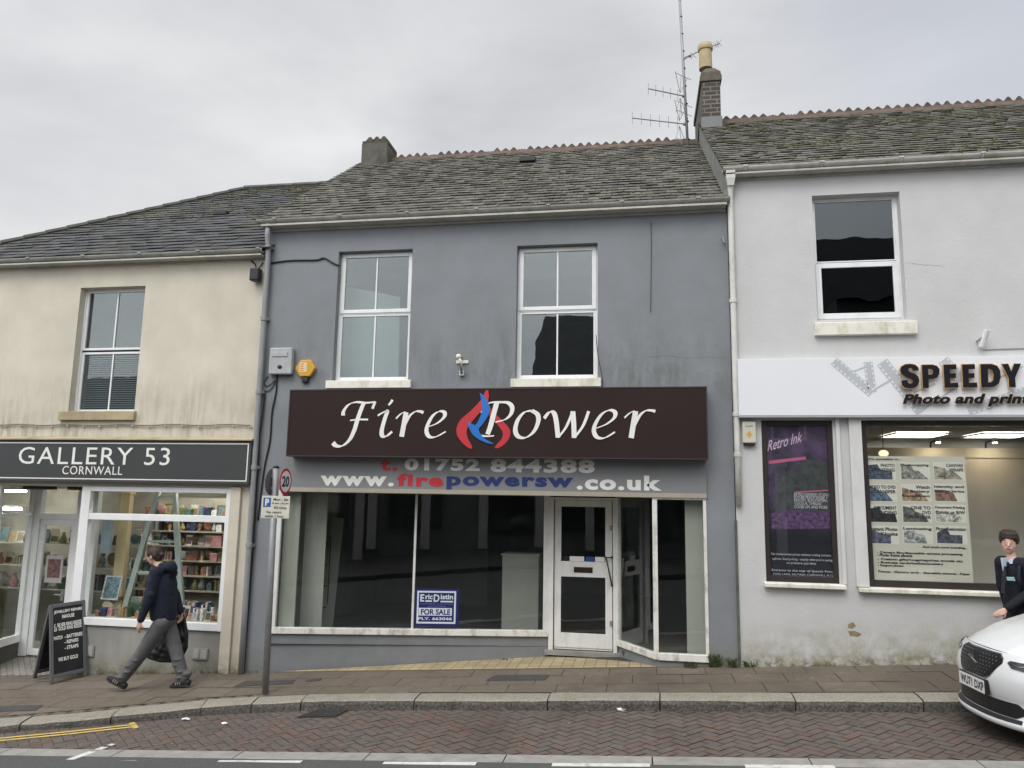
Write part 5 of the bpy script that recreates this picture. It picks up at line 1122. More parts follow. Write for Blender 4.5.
mb = MB(); mb.box(c0, c1, yc0, yc1, q1-.28, q1-.16); mb.box(c0+.015, c1-.015, yc0+.015, yc1-.015, q1-.159, q1-.09); mb.hexa([(c0+.02, yc0+.02, q1-.089), (c1-.02, yc0+.02, q1-.089), (c1-.02, yc1-.02, q1-.089), (c0+.02, yc1-.02, q1-.089), (c0+.12, yc0+.12, q1+.04), (c1-.12, yc0+.12, q1+.04), (c1-.12, yc1-.12, q1+.04), (c0+.12, yc1-.12, q1+.04)]); mb.build('chimney_cap', M('sooty_brick_cap', (.12, .105, .08), .9, .3, 6, bump_s=.5, dirt=(.05, .05, .04), dirt_amt=.6), ch, bevel=.01)
mb = MB(); mb.box(c0+.01, c1-.01, yc0+.0, yc1, q0-.45, q0+.07); mb.build('flashing', mLead, ch)
PPt = Plane((0, YRW-.15), (1, 0)); s0, s1, p0_, p1_ = ext(PPt, (697.8, 55), (713, 55), (705, 44.5), (705, 67)); rp = (s1-s0)/2*.9; cx = (s0+s1)/2
mb = MB(); mb.lathe((cx, YRW-.15, p0_-.05), [(rp*.98, 0), (rp*.92, (p1_-p0_)*.8), (rp*1.1, (p1_-p0_)*.83), (rp*1.14, (p1_-p0_)*.95), (rp*1.02, (p1_-p0_)+.04), (rp*.8, (p1_-p0_)+.04), (rp*.75, .2)], 20); mb.build('chimney_pot', mPot, ch, smooth=False)
# downpipe with hopper, white
xd = F0.at(733, 300, .06)[0]; zlow = F0.at(734, 505, .06)[1]
mb = MB(); mb.tube([(xd, -.15, zW-.06), (xd, -.14, zW-.2), (xd, -.07, zW-.42)] + [(xd, -.07, zW-.5-(zW-.5-zlow)*k/5) for k in range(6)], .040, 10); dp = mb.build('downpipe', mPipeW, white, smooth=True)
mb = MB(); mb.box(xd-.06, xd+.06, -.2, -.09, zW-.16, zW-.05); mb.hexa([(xd-.04, -.18, zW-.26), (xd+.04, -.18, zW-.26), (xd+.04, -.1, zW-.26), (xd-.04, -.1, zW-.26), (xd-.06, -.2, zW-.16), (xd+.06, -.2, zW-.16), (xd+.06, -.09, zW-.16), (xd-.06, -.09, zW-.16)]); mb.build('hopper', mPipeW, dp)
for yy in (302, 415, 455): z = F0.at(733, yy)[1]; mb = MB(); mb.lathe((xd, -.07, z-.03), [(.041, 0), (.049, .004), (.049, .056), (.041, .06)], 12); mb.build('pipe_collar', mPipeW, dp)
# pilasters round the shop windows
mb = MB(); x0a, x1a = F0.at(851, 500)[0], F0.at(863.5, 500)[0]; mb.pbox(PW0, x0a, x1a, wsz0-.0, wsz1+.03, .004, .05); mb.pbox(PW0, F0.at(838, 500)[0], F0.at(842, 500)[0], wp[2], wsz1+.03, .004, .03); mb.pbox(PW0, x0a, wsx1+.1, wsz1, wsz1+.06, .004, .045); mb.build('window_surround', M('white_trim', (.62, .62, .61), .5, .05, bump_s=0, dirt=(.4, .39, .35), dirt_amt=.4), white, bevel=.004)
for (a, b2, z, nm) in ((wp[0]-.03, wp[1]+.06, wp[2], 'sill'), (x0a+.02, wsx1+.1, wsz0, 'sill')):
    mb = MB(); mb.hexa([(a, YW-.09, z-.06), (b2, YW-.09, z-.06), (b2, YW+.1, z-.06), (a, YW+.1, z-.06), (a, YW-.09, z-.012), (b2, YW-.09, z-.012), (b2, YW+.1, z+.006), (a, YW+.1, z+.006)]); mb.build(nm, mSill, white, bevel=.006)
Pf = Plane((0, .01), (1, 0))
mb = MB(); mb.frame(Pf, wsx0, wsx1, wsz0, wsz1, -.05, .02, .075, .075, .07, .085); mb.build('shop_window_frame', mDkGlassFrame, white, bevel=.004)
mb = MB(); mb.pbox(Pf, wsx0+.05, wsx1-.05, wsz0+.05, wsz1-.05, -.02, -.014); mb.build('shop_window_pane', gClear, white)
mb = MB(); mb.frame(Pf, wp[0], wp[1], wp[2], wp[3], -.05, .02, .062, .062, .062, .075); mb.build('poster_window_frame', mDkGlassFrame, white, bevel=.004)
mb = MB(); mb.pbox(Pf, wp[0]+.04, wp[1]-.04, wp[2]+.04, wp[3]-.04, -.012, -.007); mb.build('poster_window_pane', gPost, white)
# print shop interior
mCr = M('shop_cream_wall', (.80, .77, .68), .9, .04, bump_s=0)
YB = 1.5; PBk = Plane((0, YB), (1, 0)); zcut = PBk.at(940, 448)[1]
mb = MB(); room(mb, wsx0-.25, XW1-.1, .13, 6.0, -.3, wsz1+.25); mb.build('shop_room', M('shop_room_paint', (.40, .38, .34), .9, .05, bump_s=0), white)
mb = MB(); mb.box(wsx0-.2, XW1-.3, YB, YB+.08, -.3, zcut-.14); mb.box(wsx0-.2, XW1-.3, YB-.02, YB+.1, zcut-.139, zcut); mb.build('screen_wall', mCr, white)
for k, (l, r, t, b_, lab) in enumerate(((878, 923, 432.5, 438.5, 'bright square ceiling light panel inside the print shop, left'), (957, 1006, 434, 439, 'bright square ceiling light panel inside the print shop, right'))):
    zc_ = wsz1+.21; a = onP(l, b_, zc_, 0, 0); c = onP(r, t, zc_, 0, 0); lp = thing('ceiling_light', lab, 'ceiling light', (a.x, a.y, zc_)); xa, xb = min(a.x, c.x), max(a.x, c.x); ya = min(a.y, 5.2); yb = min(max(a.y+.6, 1), 5.8)
    mb = MB(); mb.box(a.x, a.x+.9, max(.6, min(a.y, 4.6)), max(.6, min(a.y, 4.6))+.9, zc_+.012, zc_+.035); mb.build('diffuser', emit('light_panel', (1, .97, .90), 9), lp); mb = MB(); mb.frame(Frame((a.x, max(.6, min(a.y, 4.6)), zc_), (1, 0, 0), (0, 1, 0)), -.03, .93, -.03, .93, 0, .03, .028); mb.build('light_frame', mUPVC, lp)
for k, px in enumerate((930, 985)):
    zs = zcut+.06; x = PBk.at(px, 440)[0]; lt = thing('spotlight', 'small warm spotlight shining down the cream screen wall, %s' % ('left one' if k == 0 else 'right one'), 'spotlight', (x, YB-.25, zs)); mb = MB(); mb.tube([(x, YB, zs-.06), (x, YB-.02, zs+.02), (x, YB-.3, zs+.04)], .012, 6); mb.build('arm', mBlack, lt); mb = MB(); mb.lathe((x, YB-.3, zs), [(.03, 0), (.045, .05), (.03, .07)], 12); mb.build('lamp_head', mUPVC, lt); mb = MB(); mb.lathe((x, YB-.3, zs-.006), [(.026, 0), (.026, .005)], 12); mb.build('bulb', emit('warm_bulb_%d' % k, (1, .80, .55), 260), lt)
Pg = Plane((0, .35), (1, 0)); g0 = Pg.at(883.5, 453.5)
gl_ = thing('globe_lamp', 'round pale yellow faceted lamp glowing at the top left of print shop window', 'lamp', Pg.P(*g0)); mb = MB(); mb.ball(Pg.P(*g0), .055, (1.15, 1, .85), 14, 9); mb.build('globe', emit('globe_glow', (1, .9, .55), .95), gl_); mb = MB(); mb.tube([Pg.P(g0[0], g0[1]+.05), Pg.P(g0[0], wsz1+.2)], .005, 5); mb.build('cord', mBlack, gl_)
# services board behind the glass
Ps = Plane((0, .034), (1, 0)); Z = lambda x, y, d=0: Ps.at(850+x/4.15, 415+y/4.15, d)
s0, s1 = Z(66, 400)[0], Z(492, 400)[0]; q1 = Z(300, 172)[1]; q0 = Z(300, 692)[1]
sv = thing('services_poster', 'large pale poster of photo and printing services with rows of small pictures in the window', 'poster', (s0, .17, q0))
mPap = M('poster_paper', (.56, .54, .46), .7, .04, 2, bump_s=0); mInk = flat('poster_ink', (.03, .03, .03), .6)
mb = MB(); mb.pbox(Ps, s0, s1, q0, q1, -.004, 0); mb.build('sheet', mPap, sv)
text_on(Ps, 'We specialise in...', *[Z(70, 185)[0], Z(212, 185)[0], Z(140, 190)[1], Z(140, 178)[1]], .002, mInk, sv, bold=.025, thick=.001)
cells = [['PHOTO\nPRINTING', 'Photocopying', 'CANVAS\nWRAPS'], ['VIDEO TO DVD\nTRANSFER', 'Watch\nBattery\nReplacement', 'Identity and\nPassport Service'], ['DOCUMENT\nBINDING', 'CINE TO\nDVD\nTRANSFER', 'Document Printing\nColour or B/W'], ['Instant Photo\nKiosks', 'Laminating', 'Photo Restoration']]
mCard = M('picture_card', (.66, .645, .57), .7, .04, bump_s=0)
pcs = [(.07, .09, .12), (.25, .24, .22), (.30, .27, .22), (.10, .14, .20), (.33, .22, .15), (.20, .12, .09), (.03, .03, .035), (.12, .12, .12), (.42, .41, .36), (.10, .11, .16), (.30, .32, .32), (.07, .08, .10)]
random.seed(5)
for r_ in range(4):
    for c_ in range(3):
        ox = r_*4+(0 if c_ == 0 else 3); xa, xb = [(70, 188), (204, 326), (340, 468)][c_]; ya, yb = [(196, 270), (286, 360), (372, 447), (460, 536)][r_]; xa += ox; xb += ox
        u0, u1 = Z(xa, ya)[0], Z(xb, ya)[0]; v0, v1 = Z((xa+xb)/2, yb)[1], Z((xa+xb)/2, ya)[1]
        mb = MB(); mb.pbox(Ps, u0, u1, v0, v1, .0, .0012); cd_ = mb.build('picture_card', mCard, sv)
        mt = M('card_photo_%d%d' % (r_, c_), pcs[r_*3+c_], .6, .9, 26, bump_s=0); W_, H_ = u1-u0, v1-v0; mb = MB()
        mb.prism(Ps, [(u0+W_*.02, v0+H_*.04), (u0+W_*random.uniform(.7, .98), v0+H_*.04), (u0+W_*random.uniform(.62, .95), v0+H_*.5), (u0+W_*.45, v0+H_*random.uniform(.5, .62)), (u0+W_*.36, v0+H_*random.uniform(.6, .9)), (u0+W_*.03, v0+H_*random.uniform(.6, .92))], .0013, .002); mb.build('photo', mt, cd_)
        ls = cells[r_][c_].split('\n')
        for k, l in enumerate(ls):
            hh = H_*.19; wl = min(W_*.96, len(l)*hh*.78); text_on(Ps, l, u1-W_*.03-wl, u1-W_*.03, v1-H_*.08-hh-k*hh*1.35, v1-H_*.08-k*hh*1.35, .0024, mInk, cd_, bold=.035, thick=.0006, name='caption')
lines = [('And much more including...', 300, 486, 548), ('- Camera film/disposable camera processing', 112, 466, 570), ('- Photo frame albums', 112, 258, 580), ('- Custom gifts/mugs/caps/tea towels etc', 114, 468, 598), ('- Business cards/leaflets/posters', 114, 386, 612), ('- Passport photos', 116, 222, 624), ('Frames - Memory cards - disposable cameras - Paper', 118, 498, 650)]
for l, xa, xb, y in lines: text_on(Ps, l, Z(xa, y)[0], Z(xb, y)[0], Z(xa, y+6)[1], Z(xa, y-6)[1], .002, mInk, sv, bold=.04, thick=.0008)
# tattoo studio poster in the narrow window
Pp = Plane((0, .035), (1, 0)); T = lambda x, y, d=0: Pp.at(755+x/4.04, 410+y/4.04, d)
u0, u1, v0, v1 = wp[0]+.055, wp[1]-.055, wp[2]+.07, wp[3]-.055
po = thing('studio_poster', 'tall dark purple poster with pink neon script in the narrow brown framed window', 'poster', (u0, .035, v0))
m, nt, b = base_mat('purple_night_print'); f1, _ = noisef(nt, 3.2, 4, .6, .4, .65); zz = ramp_axis(nt, 2, 0, 1.6); r1, _ = noisef(nt, 14, 5, .7, .45, .7)
base_ = mixc(nt, f1, (.03, .027, .045), (.16, .085, .20)); base_ = mixc(nt, math_(nt, 'MULTIPLY', r1, .5), base_, (.06, .065, .08)); r = N(nt, 'ShaderNodeMapRange'); r.inputs[1].default_value = .62; r.inputs[2].default_value = .3; nt.links.new(zz, r.inputs[0]); base_ = mixc(nt, r.outputs[0], base_, (.012, .013, .022)); nt.links.new(base_, b.inputs['Base Color']); b.inputs['Roughness'].default_value = .6
mb = MB(); mb.pbox(Pp, u0, u1, v0, v1, -.004, 0); mb.build('sheet', m, po)
mPk = flat('neon_pink_print', (.85, .62, .80), .6); mPk2 = flat('magenta_beam_print', (.60, .15, .28), .6); mGr = flat('pale_print', (.75, .73, .77), .6); mSuit = M('grey_abstract_print', (.065, .07, .07), .7, .5, 9, bump_s=0); mPur = M('violet_photo_print', (.12, .065, .15), .6, .9, 20, bump_s=0)
mb = MB(); mb.prism(Pp, [T(54, 205), T(205, 188), T(206, 200), T(55, 218)], .0005, .001); mb.prism(Pp, [T(160, 330), T(298, 322), T(298, 327), T(160, 335)], .0025, .003); mb.build('light_beam', mPk2, po)
mb = MB(); mb.prism(Pp, [T(70, 400), T(92, 290), T(140, 240), T(210, 200), T(292, 215), T(304, 330), T(306, 408)], .0005, .0012); mb.build('abstract_block', mSuit, po)
mb = MB(); mb.prism(Pp, [T(64, 415), T(306, 415), T(308, 480), T(66, 480)], .0008, .0014); mb.build('photo_strip', mPur, po)
fr_ = Frame(Pp.P(*T(50, 168)), Pp.P(*T(192, 128))-Pp.P(*T(50, 168)), (0, 0, 1)); Lr = (Pp.P(*T(192, 128))-Pp.P(*T(50, 168))).length
fr_.n = Vector((0, -1, 0)); text_on(fr_, 'Retro Ink', 0, Lr, .0, Lr*.30, .003, mPk, po, bold=.01, shear=.35, thick=.001)
for l, xa, xb, y, h in [('RETRO INSPIRED STUDIO', 158, 300, 341, 6), ('FUTURE PROOF WORK +', 158, 292, 353, 6), ('REALISM, BLACKWORK,', 158, 294, 365, 6), ('COLOUR, TIMELESS', 160, 268, 378, 6), ('COVER UPS AND MORE', 158, 292, 391, 6), ('No compromise prices without cutting corners,', 66, 308, 582, 6), ('upfront, fixed pricing - exactly what you\'re paying', 70, 312, 601, 6), ('no pressure, just ideas', 128, 246, 618, 6), ('Entrance to the rear of Speedy Print', 68, 314, 647, 6), ('FORE LANE, SALTASH, CORNWALL PL12', 74, 316, 662, 4.5)]:
    text_on(Pp, l, T(xa, y)[0], T(xb, y)[0], T(xa, y+h)[1], T(xa, y-h)[1], .003, mGr, po, thick=.0008)
# sign over the print shop
D3 = .14
s0, s1 = F0.at(738.5, 390, D3)[0], XW1-.6; q1 = F0.at(880, 357.5, D3)[1]; q0 = F0.at(880, 415, D3)[1]
sp_ = thing('print_shop_sign', 'long white sign lettered SPEEDY Photo and print in raised black letters over grey film strips', 'sign', (s0, 0, q0))
mSW = M('white_sign_panel', (.74, .755, .78), .35, .02, 1, bump_s=0)
PS3 = Plane((0, -D3), (1, 0))
mb = MB(); mb.pbox(F0, s0, s1, q0, q1, .034, D3); mb.build('sign_board', mSW, sp_, bevel=.003); mb = MB(); mb.pbox(F0, s0-.005, s1, q0-.03, q0-.002, .034, D3+.012); mb.build('lower_lip', flat('silver_trim', (.35, .36, .37), .4), sp_)
mFilm = flat('grey_film_print', (.46, .485, .51), .5)
def film(p, q_, w0, w1, n, nm='film_strip'):
    A, B = Vector(PS3.at(*p)), Vector(PS3.at(*q_)); t = (B-A).normalized(); nn = Vector((-t.y, t.x)); mb = MB(); L = (B-A).length
    # two edge bands, cross bars and sprocket holes left open
    def band(m_, o0, o1, a0, a1, d): m_.add([PS3.P(*(A+t*a0+nn*o0), d), PS3.P(*(A+t*a1+nn*o0), d), PS3.P(*(A+t*a1+nn*o1), d), PS3.P(*(A+t*a0+nn*o1), d)], [(0, 1, 2, 3)])
    w = w0; band(mb, -w, w, 0, L, .0008+.0004*n); hl = MB()
    for sgn in (-1, 1):
        k = 0
        while k*.062+.045 < L: band(hl, sgn*w*.86, sgn*w*.60, k*.062+.015, k*.062+.045, .0012+.0004*n); k += 1
    hl.build('sprocket_holes', mSW, sp_)
    mb.build(nm, mFilm, sp_)
film((834, 361), (872, 393), .06, .06, 5); film((868, 362), (872, 392), .055, .055, 4); film((882, 362), (922, 412), .075, .075, 6); film((943, 360), (962, 381), .07, .07, 3); film((1060, 380), (968, 411), .06, .06, 4)
mb = MB(); 
for p, q_ in (((850, 373), (868, 366)), ((872, 391), (905, 372)), ((905, 396), (935, 384)), ((925, 408), (960, 385)), ((985, 385), (1023, 366))):
    A, B = Vector(PS3.at(*p)), Vector(PS3.at(*q_)); nn = Vector((-(B-A).y, (B-A).x)).normalized()*.012; mb.add([PS3.P(*(A-nn), .0018), PS3.P(*(B-nn), .0018), PS3.P(*(B+nn), .0018), PS3.P(*(A+nn), .0018)], [(0, 1, 2, 3)])
mb.build('film_edge', mFilm, sp_)
mLB = flat('black_acrylic', (.012, .013, .018), .3); mLA = flat('amber_letter_return', (.62, .38, .14), .4)
# block capitals cut as shapes: x,y in zoomed picture units on the sign face
V = lambda x, y, d=.06: PS3.at(860+x/6.244, 350+y/6.244, d)
def letter(outer, holes=()):
    pts = [V(*p) for p in outer]
    for d0_, d1_, mt, nm, gr in ((.03, .0585, mLA, 'letter_return', 1.0), (.059, .064, mLB, 'letter', 1.0)):
        bm = bmesh.new(); loops = [outer]+list(holes); es = []
        for lp in loops:
            gx = sum(p[0] for p in outer)/len(outer); gy = sum(p[1] for p in outer)/len(outer); gk = 1.05 if nm == 'letter_return' and lp is outer else 1.0; vs = [bm.verts.new(PS3.P(*V(gx+(p[0]-gx)*gk, gy+(p[1]-gy)*gk), d1_)-world_loc(sp_)) for p in lp]; es += [bm.edges.new((vs[i], vs[(i+1) % len(vs)])) for i in range(len(vs))]
        bmesh.ops.triangle_fill(bm, edges=es, use_beauty=True, use_dissolve=False)
        r = bmesh.ops.extrude_face_region(bm, geom=list(bm.faces)); vv = [e for e in r['geom'] if isinstance(e, bmesh.types.BMVert)]; bmesh.ops.translate(bm, verts=vv, vec=Vector((0, d1_-d0_, 0)))
        bmesh.ops.recalc_face_normals(bm, faces=bm.faces); me = bpy.data.meshes.new(nm); bm.to_mesh(me); bm.free(); me.materials.append(mt); o = bpy.data.objects.new(nm, me); COL.objects.link(o); o.parent = sp_
letter([(367, 128), (330, 130), (328, 118), (316, 112), (303, 116), (302, 128), (312, 138), (345, 150), (364, 168), (370, 192), (362, 218), (344, 234), (312, 240), (280, 235), (262, 218), (258, 190), (296, 188), (299, 204), (312, 211), (327, 206), (329, 192), (320, 182), (284, 168), (258, 148), (250, 124), (258, 104), (282, 90), (312, 87), (342, 92), (362, 108)])
letter([(386, 93), (452, 92), (480, 100), (496, 120), (494, 150), (480, 172), (452, 180), (428, 180), (429, 235), (392, 236)], [[(424, 118), (426, 154), (444, 154), (454, 146), (455, 126), (446, 118)]])
letter([(521, 92), (600, 90), (602, 120), (560, 121), (561, 146), (598, 145), (599, 174), (562, 175), (563, 206), (612, 204), (614, 233), (528, 235)])
letter([(637, 91), (716, 89), (718, 119), (677, 120), (678, 145), (714, 144), (715, 173), (679, 174), (680, 205), (730, 203), (732, 232), (644, 234)])
letter([(752, 89), (822, 88), (856, 100), (874, 128), (878, 170), (866, 208), (840, 228), (808, 231), (758, 233)], [[(797, 118), (801, 203), (818, 201), (832, 188), (834, 150), (826, 126), (812, 118)]])
letter([(887, 88), (926, 87), (944, 136), (962, 86), (1004, 86), (968, 172), (972, 230), (932, 231), (928, 174)])
kw = dict(bold=.045, shear=.28, spacing=1.05)
for d_, mt, th in ((.03, mLA, .018), (.049, mLB, .004)):
    text_px(PS3, 'Photo and print', (902.3, 399), (1030, 397.5), (960, 393.8), (960, 406.6), d_, mt, sp_, thick=th, **kw)
s0, s1, q0, q1 = ext(F0, (742.5, 433), (756, 433), (749, 421.5), (749, 443), .09)
ab = thing('alarm_box', 'small cream bell box with orange emblem beside the tall poster window', 'alarm box', (s0, 0, q0)); mb = MB(); mb.pbox(F0, s0, s1, q0, q1, .032, .10); mb.build('cover', M('cream_plastic', (.60, .58, .48), .4, .06, bump_s=0, dirt=(.3, .28, .2), dirt_amt=.4), ab, bevel=.012); mb = MB(); mb.pbox(F0, s0+.015, s1-.015, q0-.03, q0, .035, .09); mb.build('strobe_lamp', mBlack, ab, bevel=.006)
cx_, cz_ = (s0+s1)/2, q0+(q1-q0)*.4; mb = MB(); mb.prism(Plane((0, 0), (1, 0)), [(cx_-.035, cz_), (cx_, cz_-.045), (cx_+.035, cz_), (cx_, cz_+.045)], .101, .103); mb.build('emblem', flat('orange_emblem', (.6, .33, .06), .5), ab); text_on(F0, 'ALARM', cx_-.045, cx_+.045, q1-.075, q1-.05, .101, mInk, ab, thick=.001)
c = F0.at(983, 338, .1); sc = thing('security_camera', 'small white security camera on white wall above print shop sign', 'camera', (c[0], 0, c[1])); mb = MB(); mb.tube([(c[0]-.05, -.04, c[1]-.03), (c[0]-.05, -.1, c[1]-.03), (c[0], -.13, c[1]+.02)], .014, 6); mb.build('bracket', mGalv, sc); mb = MB(); mb.tube([(c[0]-.02, -.08, c[1]-.11), (c[0]+.03, -.16, c[1]+.09)], .035, 10); mb.build('housing', mUPVC, sc, smooth=False)
cable('wall_cable', 'thin cable running along white wall under the camera', [(983, 350), (1000, 349), (1040, 348)], .006, mat=mGalv, d=.04)

# ================================================================== AERIALS
yM = YRW-.0; PM = Plane((0, yM), (1, 0)); a = PM.at(688.5, 140); b_ = PM.at(679.8, 0); k_ = 1.12
A = PM.P(*a); B = PM.P(*b_); B = A+(B-A)*k_
mast = thing('aerial_mast', 'tall thin aerial mast beside the brick chimney carrying several television aerials', 'aerial', A)
mb = MB(); mb.tube([A-Vector((0, 0, .6)), B], .026, 8); mb.build('pole', mGalv, mast, smooth=True)
mb = MB()
for k in range(9): p = A+(B-A)*(k/9); mb.lathe(p, [(.026, 0), (.029, .004), (.029, .02), (.026, .024)], 8)
mb.build('cable_ties', mBlack, mast)
def yagi(p0, p1, n, h, back=True):
    P0, P1 = PM.P(*PM.at(*p0)), PM.P(*PM.at(*p1)); P0 = P0+Vector((0, -.45, 0)); mb = MB(); mb.tube([P0, P1], .011, 6)
    for k in range(n): c = P0+(P1-P0)*(k/(n-.2)); mb.tube([c-Vector((0, 0, h/2)), c+Vector((0, 0, h/2))], .006, 5)
    if back:
        for s in (-1, 1):
            for q in range(3): c = P1+(P0-P1)*.10; mb.tube([c+Vector((-.0, 0, s*.05)), c+Vector((.12*(q-1)+.03, .15*(q-1), s*.42))], .006, 5)
            mb.tube([P1+Vector((-.16, -.2, s*.38)), P1+Vector((.16, .1, s*.38))], .005, 5)
    mb.ball(P1, .035); mb.build('yagi_aerial', mGalv, mast)
yagi((632.5, 129.5), (684.5, 124), 6, .24); yagi((648, 101), (683.5, 96), 5, .22)
mb = MB(); c = PM.P(*PM.at(683, 60)); e = PM.P(*PM.at(720, 43)); mb.tube([c, c+Vector((.05, -.1, 0)), e], .010, 6); 
for t in (.28, .5, .9, .97): p = c+(e-c)*t; mb.tube([p+Vector((-.05, -.02, -.09)), p+Vector((.05, .02, .09))], .006, 5); mb.tube([p+Vector((-.05, .02, .07)), p+Vector((.05, -.02, -.07))], .006, 5)
d1_ = PM.P(*PM.at(690, 56)); mb.tube([c, d1_], .01, 5); mb.ball(d1_, .03); mb.build('small_aerial', mGalv, mast)

# ================================================================== STREET THINGS
Bp = onP(265.3, 693, .045, .065, .02); PP = Plane((0, Bp.y), (1, 0)); tp = PP.P(*PP.at(276, 468))
spo = thing('sign_post', 'grey steel post on the kerb carrying round speed limit signs and a parking plate', 'sign post', Bp)
mb = MB(); mb.tube([Bp-Vector((0, 0, .05)), tp], .041, 14); mb.build('pole', mGalv, spo, smooth=True)
mb = MB(); mb.lathe(tp-Vector((0, 0, .004)), [(.043, 0), (.043, .02), (.02, .034)], 12); mb.build('pole_cap', mBlack, spo)
mSgR = flat('sign_red', (.50, .015, .03), .35); mSgW = flat('sign_white', (.75, .75, .75), .35); mSgB = flat('sign_black', (.01, .01, .012), .4)
c = PP.P(*PP.at(285.7, 481.5)); fr = Frame(c, (0, 1, 0), (0, 0, 1)); R = .172
def disc(mb, f, r, d0, d1, n=40): mb.prism(f, [(r*math.cos(2*math.pi*k/n), r*math.sin(2*math.pi*k/n)) for k in range(n)], d0, d1)
mb = MB(); disc(mb, fr, R, -.004, 0); sgn = mb.build('speed_limit_sign', mSgR, spo)
mb = MB(); disc(mb, fr, R*.80, .0005, .0012); mb.build('white_face', mSgW, sgn)
text_on(fr, '20', -.105, .10, -.072, .072, .002, mSgB, sgn, bold=.04, thick=.0006, name='numerals')
mb = MB(); mb.box(c.x-.075, c.x-.006, c.y-.02, c.y+.02, c.z-.10, c.z-.06); mb.box(c.x-.075, c.x-.006, c.y-.02, c.y+.02, c.z+.06, c.z+.10); mb.build('clamp', mGalv, sgn)
c2 = PP.P(*PP.at(271.5, 482)); fr2 = Frame(c2, (0, 1, 0), (0, 0, 1)); mb = MB(); disc(mb, fr2, R, -.004, 0); sb_ = mb.build('sign_back', flat('sign_back_grey', (.12, .125, .13), .5), spo)
mb = MB(); mb.box(c2.x+.001, c2.x+.05, c2.y-.02, c2.y+.02, c2.z-.10, c2.z-.06); mb.box(c2.x+.001, c2.x+.05, c2.y-.02, c2.y+.02, c2.z+.06, c2.z+.10); mb.build('clamp', mGalv, sb_)
PPl = Plane((0, Bp.y-.055), (1, .07)); s0, s1, q0, q1 = ext(PPl, (261.3, 507), (289.6, 507), (276, 496), (276, 518.3)); W_, H_ = s1-s0, q1-q0
mb = MB(); mb.pbox(PPl, s0, s1, q0, q1, -.004, 0); pp = mb.build('parking_plate', M('dirty_sign_white', (.62, .60, .52), .5, .06, bump_s=0, dirt=(.35, .33, .26), dirt_amt=.5, dscale=9), spo, bevel=.002)
mb = MB(); mb.pbox(PPl, s0+W_*.06, s0+W_*.33, q0+H_*.50, q0+H_*.92, .0003, .001); mb.build('blue_square', flat('parking_blue', (.03, .10, .30), .4), pp)
text_on(PPl, 'P', s0+W_*.13, s0+W_*.27, q0+H_*.55, q0+H_*.87, .0015, mSgW, pp, bold=.03, thick=.0005)
for l, a, b_, y in (('Mon - Sat', .42, .95, .84), ('8 am - 6 pm', .38, .96, .66), ('30 mins', .44, .9, .47), ('No return', .2, .72, .27), ('within 1 hour', .14, .82, .09)): text_on(PPl, l, s0+W_*a, s0+W_*b_, q0+H_*(y-.055), q0+H_*(y+.065), .0015, mSgB, pp, bold=.015, thick=.0005)
# chalkboard
ba = Vector((.42, .91, 0)).normalized(); bb = Vector((-.91, .42, 0)).normalized()
q_ = onP(50, 684.5, .045, .065, .02); Bf = Vector((q_.x, q_.y, q_.z+.004)); wB, spB, hB = .50, .52, 1.05
abd = thing('chalkboard', 'black folding pavement chalkboard with white lettering about jewellery repairs and gold', 'pavement sign', Bf+ba*.25+bb*.22)
up1 = (bb*(spB/2)+Vector((0, 0, hB))).normalized(); f1 = Frame(Bf+Vector((0, 0, 0)), ba+Vector((0, 0, .05)), up1); Lb = math.hypot(spB/2, hB)
f1.n = f1.u.cross(f1.v).normalized()
back0 = Bf+bb*spB; up2 = (-bb*(spB/2)+Vector((0, 0, hB))).normalized(); f2 = Frame(back0, ba+Vector((0, 0, .05)), up2)
mGF = M('grey_stained_frame', (.10, .105, .11), .6, .15, bump_s=.1); mBB = M('chalkboard_black', (.014, .014, .016), .5, .3, 5, bump_s=0)
for f, nm in ((f1, 'front_leaf'), (f2, 'rear_leaf')):
    mb = MB(); mb.frame(f, 0, wB, 0, Lb, -.018, .018, .045, wb=.0, wt=.05); mb.pbox(f, .045, wB-.045, .07, .115, -.018, .018); lf = mb.build(nm, mGF, abd, bevel=.004)
    mb = MB(); mb.pbox(f, .04, wB-.04, .11, Lb-.045, -.006, .006); mb.build('board', mBB, lf)
    if nm == 'front_leaf':
        for l, x0_, x1_, y in (('JEWELLERY REPAIRS', .06, .45, .955), ('INHOUSE', .17, .34, .885), ('£  SILVER RING RESIZE', .06, .44, .775), ('£5  GOLD RING RESIZE', .06, .44, .72), ('WATCH', .05, .17, .60), ('- BATTERIES', .20, .45, .60), ('- REPAIRS', .20, .39, .525), ('- STRAPS', .20, .39, .445), ('WE BUY GOLD', .11, .38, .30)):
            text_on(f, l, x0_, x1_, y*Lb/1.07-.026, y*Lb/1.07+.026, .0065, mLetW, lf, bold=.03, thick=.0006)
